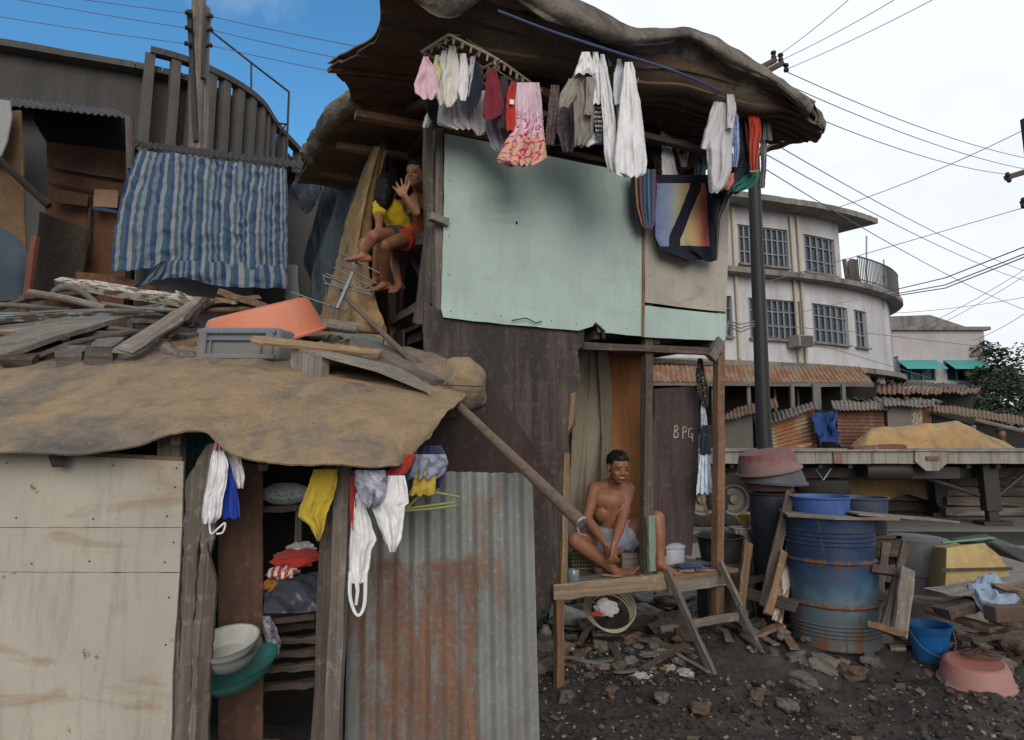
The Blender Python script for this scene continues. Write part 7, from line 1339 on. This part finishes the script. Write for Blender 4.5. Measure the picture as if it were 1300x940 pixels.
# grey water tub, yellow box
gt = P(1163, 740, 5.5); gz = gh(gt.x, 5.5); hh = P(1160, 681, 5.5).z - gz; MB().lathe([(.001, 0), (.25, 0), (.26, .03), (.265, .12), (.275, .125), (.275, .14), (.268, .15), (.27, hh * .62), (.28, hh * .63), (.28, hh * .66), (.268, hh * .68), (.262, hh - .05), (.24, hh - .01), (.2, hh), (.001, hh + .004)], V((gt.x, 5.5, gz)), (.03, -.02, 1), 48).build('grey_barrel', plastic('slate_barrel', (.085, .085, .1), .55, .4), None, 'dull slate-grey plastic barrel right of the oil drum', 'barrel')
yb = [P(1196, 692, 5.0), P(1240, 688, 5.0), P(1272, 735, 4.95), P(1196, 752, 4.95)]; q = [P(1202, 696, 5.0), P(1262, 688, 5.1), P(1288, 742, 5.0), P(1200, 752, 4.9)]
r_ = root('plywood_box', lowz(P(1235, 740, 5.2), .1), 'battered yellowish plywood box tilted on the rubble at the right', 'box'); yp = wood('yellow_ply', (.36, .27, .12), (.44, .34, .17), gx=1, gy=6, ply=True, st=.25, stain=(.15, .1, .06))
MB().prism(q, (.06, .3, -.03)).build('side_panel', yp, r_, bevel=.004); MB().plank(P(1194, 724, 4.9), P(1285, 722, 5.0), .006, .02, rough=.001).build('seam', dw, r_); MB().plank(P(1196, 689, 5.02), P(1262, 683, 5.12), .02, .01, rough=.001).build('green_trim', plain('green_trim', (.12, .3, .15)), r_)
MB().prism([P(1205, 684, 5.2), P(1250, 678, 5.2), P(1310, 700, 5.1), P(1300, 712, 5.0), P(1262, 690, 5.05)], (0, 0, -.015)).build('black_sheet', bmetal, None, 'bent black sheet lying on the plywood box', 'sheet')
# light blue cloth on the heap
sheet(mb := MB(), [[P(1226, 742, 4.6), P(1255, 735, 4.65), P(1290, 742, 4.6)], [P(1235, 758, 4.45), P(1262, 755, 4.4), P(1292, 758, 4.45)], [P(1252, 786, 4.35), P(1270, 770, 4.3), P(1290, 772, 4.35)]], 44, 34, .012, .07, 7, (0, -1, 1), ridge=.02); mb.build('denim_cloth', cloth('pale_denim', (.25, .33, .45)), None, 'crumpled pale blue denim thrown on the block heap', 'cloth')
for a, b, w_, t_, m, L in (((1190, 752, 4.5), (1305, 735, 4.7), .2, .015, gw, 'flat grey board lying over the block heap'), ((1195, 778, 4.4), (1240, 765, 4.5), .12, .06, dw, 'dark timber block under the pale blue denim'), ((1262, 742, 4.5), (1330, 760, 4.4), .14, .012, bw, 'brown board end under the pale blue denim')): MB().plank(P(*a), P(*b), w_, t_, rough=.008, jag=.02).build('board', m, None, L, 'board')
MB().box(P(1275, 778, 4.3), (.2, .1, .09), rotm(0, 0, .15)).build('brick', RM[1], None, 'squared brown brick just under the pale blue denim', 'brick', bevel=.006)
# blue bucket, pink basin, slab
bk = gp(1194, 852) + V((0, .1, 0)); ro = root('blue_bucket', bk, 'bright blue bucket in the lower right foreground', 'bucket'); hb_ = .27; bm_ = plastic('bright_blue', (.01, .16, .48), .3, .12)
MB().lathe([(.001, 0), (.088, 0), (.092, .01), (.128, hb_ - .05), (.134, hb_ - .045), (.137, hb_ - .02), (.148, hb_ - .018), (.15, hb_), (.138, hb_), (.128, hb_ - .03), (.088, .014), (.001, .012)], bk, n=56).build('body', bm_, ro)
mb = MB(); pts = [bk + V((math.cos(a) * .142, -.03 - .13 * math.sin(a) * .5 - .06 * math.sin(a), hb_ - .03 - .14 * math.sin(a))) for a in [math.pi * i / 20 for i in range(21)]]; mb.tube(pts, .003, 6); mb.build('handle', gmetal, ro)
pk = gp(1238, 868); MB().lathe([(.2, 0), (.215, 0), (.216, .012), (.204, .018), (.185, .1), (.172, .125), (.155, .132), (.13, .125), (.001, .124)], pk + V((.02, .02, .0)), (-.03, -.1, 1), 56).build('pink_basin', plastic('dusty_pink', (.42, .15, .13), .5, .4, (.3, .22, .2)), None, 'dusty pink basin upside down at the lower right', 'basin')
mb = MB(); cW = pk + V((.1, .06, .15)); q = random.Random(5)
for k in range(26): a = q.uniform(0, 6.3); b = a + q.uniform(2.2, 3.6); ra = .13; mb.tube([cW + V((math.cos(a) * ra, math.sin(a) * ra * .7, 0)), cW + V((0, 0, .03 + q.uniform(-.01, .02))), cW + V((math.cos(b) * ra, math.sin(b) * ra * .7, 0))], .0022, 5)
for r1 in (.13, .09): mb.tube([cW + V((math.cos(a) * r1, math.sin(a) * r1 * .7, .006)) for a in [6.2832 * i / 24 for i in range(25)]], .004, 6)
mb.build('wire_cover', plain('brown_wire', (.13, .08, .06), .7), None, 'brown woven wire food cover lying on the pink basin', 'wire cover')
sb = gp(1150, 852); MB().box(sb + V((.0, .05, .03)), (.27, .24, .025), rotm(.14, -.08, -.4)).build('stone_tile', RM[2], None, 'flat grey tile lying left of the blue bucket', 'tile', bevel=.004)
# ---------------------------------------------------------------- people
sk1 = skin('skin_brown', (.29, .135, .078)); sk2 = skin('skin_child', (.32, .155, .09)); hairm = plain('black_hair', (.009, .008, .008), .6, nz=0, spec=.22)
eyem = plain('eye_dark', (.015, .01, .01), .2, nz=0); teeth = plain('teeth', (.42, .38, .32), .3, nz=0); lipm = plain('lip', (.16, .05, .045), .5, nz=0)
def hair(q, M, parent, sz=1.0, name='hair'):
    mb = MB(); ell(mb, q(0, -.02, .046), (.0815 * sz, .088 * sz, .079 * sz), M, amp=.05, sc=25); ell(mb, q(0, .03, .075), (.055 * sz, .045 * sz, .035 * sz), M, amp=.1, sc=30); ell(mb, q(0, -.05, .0), (.06 * sz, .045 * sz, .06 * sz), M)
    return remesh(mb, name, hairm, .0055, 2, parent, .007, 45)
def facebits(q, M, parent, sz=1.0, smile=False):
    for x in (-1, 1):
        mb = MB(); ell(mb, q(x * .031, .0735, .002), (.0105 * sz, .004 * sz, .0035 * sz if smile else .0055 * sz), M, ICO2); mb.build('eye', eyem, parent)
        mb = MB(); cap(mb, q(x * .016, .078, .021), .003 * sz, q(x * .046, .069, .024), .0022 * sz, n=6); mb.build('eyebrow', hairm, parent)
    mb = MB(); ell(mb, q(0, .078, -.058), (.0265 * sz, .007 * sz, (.013 if smile else .005) * sz), M, ICO2); mb.build('mouth', lipm, parent)
    if smile: mb = MB(); ell(mb, q(0, .0815, -.053), (.018 * sz, .0045 * sz, .0042 * sz), M, ICO2); mb.build('teeth', teeth, parent)
# --- seated youth
yo = root('person', G(785, 730, zP), 'laughing shirtless youth in pale shorts sitting in the doorway of the shack', 'person')
J = lambda u, v, y: P(u, v, y)
hip = J(778, 690, 5.45); che = J(776, 636, 5.36); nb_ = J(779, 617, 5.32); hd = J(785, 594, 5.24)
shL, shR = J(755, 621, 5.32), J(797, 622, 5.42); elL, elR = J(745, 659, 5.2), J(789, 662, 5.25); wrL, wrR = J(769, 691, 5.04), J(780, 689, 5.03)
hjL, hjR = J(766, 690, 5.4), J(793, 682, 5.42); knL, knR = J(730, 686, 5.13), J(834, 658, 5.3); anL, anR = J(781, 725, 5.18), J(838, 715, 5.24)
mb = MB()
limb(mb, (hip, .125), (hip.lerp(che, .45), .098), (che, .112)); 
limb(mb, (hjL, .1), (hjR, .1)); ax_ = (shR - shL).normalized()
limb(mb, (shL.lerp(shR, .2) + V((0, 0, -.07)), .085), (shL.lerp(shR, .8) + V((0, 0, -.07)), .085)); limb(mb, (shL.lerp(shR, .25) + V((0, .01, -.17)), .082), (shL.lerp(shR, .75) + V((0, .01, -.17)), .082))
limb(mb, (shL + V((.02, 0, 0)), .05), (shL.lerp(shR, .5) + V((0, 0, .035)), .055), (shR + V((-.02, 0, 0)), .05)); limb(mb, (nb_ + V((0, .02, -.02)), .058), (nb_ + V((.005, -.01, .03)), .05), (hd + V((0, .015, -.05)), .048))
limb(mb, (shL, .056), (shL.lerp(elL, .5), .045), (elL, .037), (elL.lerp(wrL, .35), .038), (wrL, .024)); limb(mb, (shR, .056), (shR.lerp(elR, .5), .045), (elR, .037), (elR.lerp(wrR, .35), .038), (wrR, .024))
limb(mb, (hjL, .1), (hjL.lerp(knL, .5), .082), (knL, .058), (knL.lerp(anL, .3), .056), (knL.lerp(anL, .7), .042), (anL, .034)); limb(mb, (hjR, .1), (hjR.lerp(knR, .5), .08), (knR, .058), (knR.lerp(anR, .35), .058), (knR.lerp(anR, .7), .042), (anR, .034))
Mh = frame((.26, -.95, -.2), (.08, -.1, 1)); hq = head(mb, hd, Mh, 1.06)
hand(mb, wrL, (.35, -.25, -.9), (.6, .6, .3), .98, .5, .06, -1); hand(mb, wrR, (-.1, -.3, -.95), (-.6, .6, .2), .98, .45, .06, 1)
foot(mb, anL, (.55, -.45, .35), (-.35, -.2, .9), 1.0); foot(mb, anR + V((0, 0, .01)), (.85, -.45, -.16), (.0, 0, 1), 1.0)
remesh(mb, 'body', sk1, .0062, 5, yo)
hair(hq, Mh, yo, 1.06); facebits(hq, Mh, yo, 1.06, True)
mb = MB(); limb(mb, (hjL + V((0, 0, .02)), .118), (hjR + V((0, 0, .02)), .118)); cap(mb, hip + V((0, 0, .0)), .128, hip.lerp(che, .33), .112, True)
cap(mb, hjL, .12, hjL.lerp(knL, .52), .1, True); cap(mb, hjR, .115, hjR.lerp(knR, .3), .105, True); limb(mb, (hjL, .118), (hjL.lerp(knL, .25), .11)); limb(mb, (hjR, .112), (hjR.lerp(knR, .12), .11))
remesh(mb, 'shorts', cloth('pale_shorts', (.25, .28, .36), (.42, .45, .52)), .009, 3, yo, .018, 16)
for (x, z) in ((-.055, -.155), (.05, -.15)): ell(mb := MB(), che + V((x, -.108, z + .12)), (.007, .004, .007), ico=ICO2); mb.build('nipple', lipm, yo)
# --- boy waving from the window
Jm = lambda u, v, o: MS(u, v, o)
bo_ = root('person', MS(525, 306, -.1), 'shirtless boy in red shorts on the window sill, waving his open hand', 'person'); S_ = .72
bh = MS(528, 222, .04); bn = MS(534, 244, -.06); bsR = MS(526, 252, .02); bsL = MS(552, 250, -.26); bhp = MS(537, 298, -.14)
mb = MB(); Mb = frame((-.35, -.9, -.12), (.12, 0, 1)); bq = head(mb, bh, Mb, .95)
limb(mb, (bhp, .085), (bhp.lerp(bn, .45), .07), (bn + V((0, 0, -.07)), .078)); limb(mb, (bsR, .038), (bn + V((0, 0, -.02)), .05), (bsL, .038)); limb(mb, (bn + V((0, 0, -.03)), .045), (bh + V((0, .01, -.05)), .038)); limb(mb, (bsR + V((.02, 0, -.06)), .055), (bsL + V((-.03, 0, -.06)), .055))
be = MS(528, 270, .2); bwr = MS(512, 247, .3); limb(mb, (bsR, .04), (bsR.lerp(be, .5), .033), (be, .028), (be.lerp(bwr, .4), .028), (bwr, .019))
hand(mb, bwr, MS(504, 222, .3) - bwr, V((-.25, -1, .1)), 1.0, .06, .3, 1, .07)
bk1 = MS(488, 312, .28); ba1 = MS(487, 358, .2); limb(mb, (bhp + SN * .05, .075), (bhp.lerp(bk1, .5), .062), (bk1, .045), (bk1.lerp(ba1, .3), .044), (ba1, .027)); foot(mb, ba1, (-.5, -.6, -.25), (0, 0, 1), .85, .03)
bk2 = MS(497, 318, .1); ba2 = MS(506, 360, .08); limb(mb, (bhp, .072), (bhp.lerp(bk2, .5), .06), (bk2, .044), (ba2, .027)); foot(mb, ba2, (-.3, -.8, -.3), (0, 0, 1), .85, .03)
remesh(mb, 'body', sk2, .0058, 4, bo_); hair(bq, Mb, bo_, .97); facebits(bq, Mb, bo_, .95)
mb = MB(); cap(mb, bhp + V((0, 0, .02)), .092, bhp.lerp(bn, .3), .08, True); limb(mb, (bhp, .09), (bhp + SN * .06, .088)); cap(mb, bhp, .09, bhp.lerp(bk1, .55), .078, True); cap(mb, bhp, .088, bhp.lerp(bk2, .5), .075, True)
remesh(mb, 'red_shorts', cloth('red_shorts_m', (.5, .045, .02)), .008, 3, bo_, .012, 18)
# --- girl in yellow, seen from behind
gi = root('person', MS(497, 308, .1), 'black-haired girl in a yellow T-shirt sitting with her back turned on the sill', 'person')
gh_ = MS(494, 238, .16); gn = MS(497, 257, .13); gp_ = MS(512, 300, .0); mb = MB(); Mg = frame((.35, .9, -.1), (-.05, 0, 1)); gq = head(mb, gh_, Mg, .94)
gsL = MS(482, 262, .22); gsR = MS(512, 262, -.06); limb(mb, (gp_, .085), (gp_.lerp(gn, .5), .072), (gn + V((0, 0, -.06)), .075)); limb(mb, (gsL, .038), (gn + V((0, 0, -.03)), .048), (gsR, .038)); limb(mb, (gn, .04), (gh_ + V((0, 0, -.05)), .036))
ge = MS(481, 291, .3); gw_ = MS(470, 303, .38); limb(mb, (gsL, .036), (gsL.lerp(ge, .5), .031), (ge, .026), (gw_, .019)); hand(mb, gw_, (-.4, -.3, -.5), (-.2, .6, -.6), .8, .5, .08, -1, .065)
gk = MS(474, 300, .38); ga = MS(461, 322, .42); gk2 = MS(482, 308, .25); ga2 = MS(477, 352, .24); limb(mb, (gp_, .075), (gp_.lerp(gk, .5), .062), (gk, .044), (gk.lerp(ga, .4), .04), (ga, .027)); foot(mb, ga, (-.75, -.35, -.1), (0, 0, 1), .82, .03)
limb(mb, (gp_, .075), (gp_.lerp(gk2, .5), .062), (gk2, .044), (gk2.lerp(ga2, .35), .042), (ga2, .027)); foot(mb, ga2, (-.6, -.5, -.4), (0, 0, 1), .82, .03)
remesh(mb, 'body', sk2, .0062, 4, gi); 
mb = MB(); ell(mb, gq(0, -.012, .03), (.085 * .94, .1 * .94, .09 * .94), Mg, amp=.08, sc=14); limb(mb, (gq(0, -.05, .0), .078), (gq(0, -.06, -.08), .07), (gq(.01, -.075, -.14), .062), (gq(.01, -.08, -.19), .04)); limb(mb, (gq(-.03, -.04, -.1), .055), (gq(-.02, -.05, -.16), .045)); remesh(mb, 'long_hair', hairm, .007, 2, gi, .008, 30)
mb = MB(); cap(mb, gp_.lerp(gn, .12), .095, gn + V((0, 0, -.06)), .088, True); limb(mb, (gsL, .05), (gn + V((0, 0, -.03)), .058), (gsR, .05)); limb(mb, (gp_.lerp(gn, .3), .092), (gn + V((0, 0, -.07)), .09)); cap(mb, gsL, .052, gsL.lerp(ge, .42), .05, True); cap(mb, gsR, .052, gsR + V((.04, 0, -.08)), .05, True)
remesh(mb, 'yellow_shirt', cloth('bright_yellow', (.62, .45, .02)), .008, 3, gi, .012, 16)
mb = MB(); limb(mb, (gp_, .09), (gp_.lerp(gk, .45), .078)); limb(mb, (gp_, .088), (gp_.lerp(gk2, .45), .075)); remesh(mb, 'shorts', cloth('dark_shorts', (.03, .03, .05)), .009, 3, gi, .008, 16)
# ---------------------------------------------------------------- nails, scraps, loose boards in the dirt
nm_ = plain('nail_rust', (.06, .035, .025), .7); first = None
for (u, v) in [(575 + i * 34, 182 + i * 7.2) for i in range(7)] + [(572 + i * 32, 396 + i * 3.1) for i in range(8)] + [(570, 230), (570, 300), (569, 350), (810, 280), (810, 340), (810, 390), (826, 300), (826, 350), (915, 300), (914, 350), (900, 388), (860, 386), (650, 470), (600, 480), (690, 480), (725, 470), (612, 560), (700, 590), (700, 700)]:
    o_ = .033 if v < 430 else .004; c = MF(u, v, o_)
    if first is None: first = MB().lathe([(.001, .0015), (.0035, .001), (.004, -.001)], c, tuple(FN), 8).build('nail_head', nm_, sh)
    else: d = first.copy(); COL.objects.link(d); d.parent = sh; d.location = c - wloc(sh)
for (u, v) in [(8 + i * 70 + 9 * math.sin(i * 5), 589 + i * 2 + 2 * math.sin(i * 3)) for i in range(4)] + [(20 + i * 90 + 12 * math.sin(i * 7), 659 + 3 * math.sin(i * 9)) for i in range(3)] + [(40 + i * 80 + 9 * math.sin(i * 4), 717 + 3 * math.sin(i * 5)) for i in range(3)] + [(222, 620), (220, 690), (214, 760), (210, 820)]:
    d = first.copy(); COL.objects.link(d); d.parent = ls; d.rotation_euler = (0, 0, -.47); d.location = P(u, v, 2.997) - wloc(ls)
# stained metal strips, sacks and boards among the rubble
q = random.Random(11); GB = 'broken boards in the dirt'
for i in range(66):
    u, v = (q.uniform(690, 900), q.uniform(765, 850)) if i < 26 else ((q.uniform(920, 1010), q.uniform(755, 850)) if i < 46 else (q.uniform(1110, 1300), q.uniform(760, 850)))
    p = gp(u, v); a = q.uniform(0, 3.14); l = q.uniform(.1, .42); d = V((math.cos(a), math.sin(a), q.uniform(-.05, .25))) * l; w_ = q.uniform(.02, .08)
    z = V((0, 0, .02 + abs(d.z) * .5)); MB().plank(p + z - d / 2, p + z + d / 2, w_, q.uniform(.008, .02), rough=.005, jag=.012, seg=5).build('board_scrap', (dw, gw, bw, dw)[i % 4], None, 'broken board scrap lying in the dirt and rubble', 'board scrap', GB)
for i in range(34):
    u, v = (q.uniform(690, 880), q.uniform(780, 850)) if i < 18 else (q.uniform(930, 1290), q.uniform(790, 850))
    p = gp(u, v); s = q.uniform(.03, .07); ell(mb := MB(), p + V((0, 0, .015)), (s, s * .7, .016), rotm(0, 0, i), amp=.8, sc=26); mb.build('crumpled_wrapper', (plastic('wrap_grey', (.2, .21, .22), .4, .4), plastic('wrap_brown', (.14, .09, .05), .5, .4), plastic('wrap_blue', (.05, .09, .16), .4, .4), plastic('wrap_pale', (.34, .33, .31), .4, .4))[i % 4], None, 'small crumpled wrapper trodden into the dirt', 'wrapper', 'wrappers in the dirt')
for i, (u, v, s) in enumerate(((730, 772, .3), (800, 778, .34), (868, 785, .3))): 
    p = gp(u, v + 20); sheet(mb := MB(), [[p + V((-s, .1, .03)), p + V((0, .14, .1)), p + V((s, .1, .03))], [p + V((-s * .9, -.03, .05)), p + V((0, -.02, .13)), p + V((s * .9, -.05, .04))], [p + V((-s * .8, -.12, .0)), p + V((0, -.14, .03)), p + V((s * .8, -.12, .0))]], 20, 14, .008, .07, 6, (0, 0, 1)); mb.build('old_sack', cloth('mud_sack%d' % i, ((.1, .085, .07), (.07, .06, .055), (.11, .09, .075))[i]), None, ['muddy sack under the left end of the platform', 'muddy sack in the middle under the platform', 'muddy sack under the platform beside the ladder'][i], 'sack')
for i in range(110):
    u, v = (q.uniform(690, 910), q.uniform(775, 870)) if i < 50 else ((q.uniform(910, 1030), q.uniform(765, 880)) if i < 75 else (q.uniform(1100, 1310), q.uniform(770, 900)))
    p = gp(u, v); s_ = q.uniform(.035, .09); rock(mb := MB(), p + V((0, 0, s_ * .08)), (s_, s_ * .8, s_ * .5), 90 + i, rotm(q.uniform(-.3, .3), q.uniform(-.3, .3), q.uniform(0, 6)), .6, bump=.45, ico=ICO2); mb.build('pebble', RM[i % 3], None, 'small half-buried stone in the dark dirt', 'stone', 'half-buried stones in the dirt')
tin = plain('tin_can', (.22, .2, .18), .5, .5, nz=.6)
for i, (u, v, L) in enumerate(((760, 812, 'rusty tin can lying under the platform, left one'), (880, 842, 'rusty tin can lying between the ladder rails'), (1030, 858, 'rusty tin can lying in front of the oil drum'), (1140, 830, 'rusty tin can lying beside the flat grey tile'))):
    p = gp(u, v) + V((0, 0, .03)); MB().lathe([(.001, -.05), (.031, -.05), (.033, -.047), (.032, 0), (.033, .047), (.03, .05), (.028, .04), (.001, .038)], p, (math.cos(i * 2), math.sin(i * 2), .1), 20, wob=.06).build('tin_can', tin, None, L, 'tin can')
for i, (u, v, c_m, L) in enumerate(((838, 806, (.3, .34, .33), 'clouded plastic bottle under the platform beside the ladder'), (985, 842, (.05, .16, .1), 'green bottle lying left of the oil drum'), (1110, 838, (.3, .3, .32), 'clouded plastic bottle right of the oil drum foot'))):
    p = gp(u, v) + V((0, 0, .032)); MB().lathe([(.001, 0), (.03, 0), (.032, .02), (.03, .07), (.032, .12), (.026, .15), (.012, .18), (.012, .2), (.001, .2)], p, (math.cos(i + .5), math.sin(i + .5) * .6, .05), 18).build('bottle', plastic('bottle_%s' % ('clear', 'green', 'cloudy')[i], c_m, .25, .4), None, L, 'bottle')
for i, (a, b, m, L) in enumerate((((925, 742, 5.5), (1000, 728, 5.6), dw, 'dark board lying behind the ladder near the leaning slats'), ((1110, 756, 5.0), (1200, 764, 4.9), gw, 'grey board lying between the barrel and the blue bucket'), ((1225, 812, 4.3), (1300, 800, 4.5), dw, 'dark timber lying over the broken blocks above the pink basin'), ((1180, 776, 4.7), (1262, 800, 4.3), bw, 'brown slat lying across the broken blocks'))): MB().plank(P(*a), P(*b), .09, .03, rough=.006, jag=.02).build('board', m, None, L, 'board')
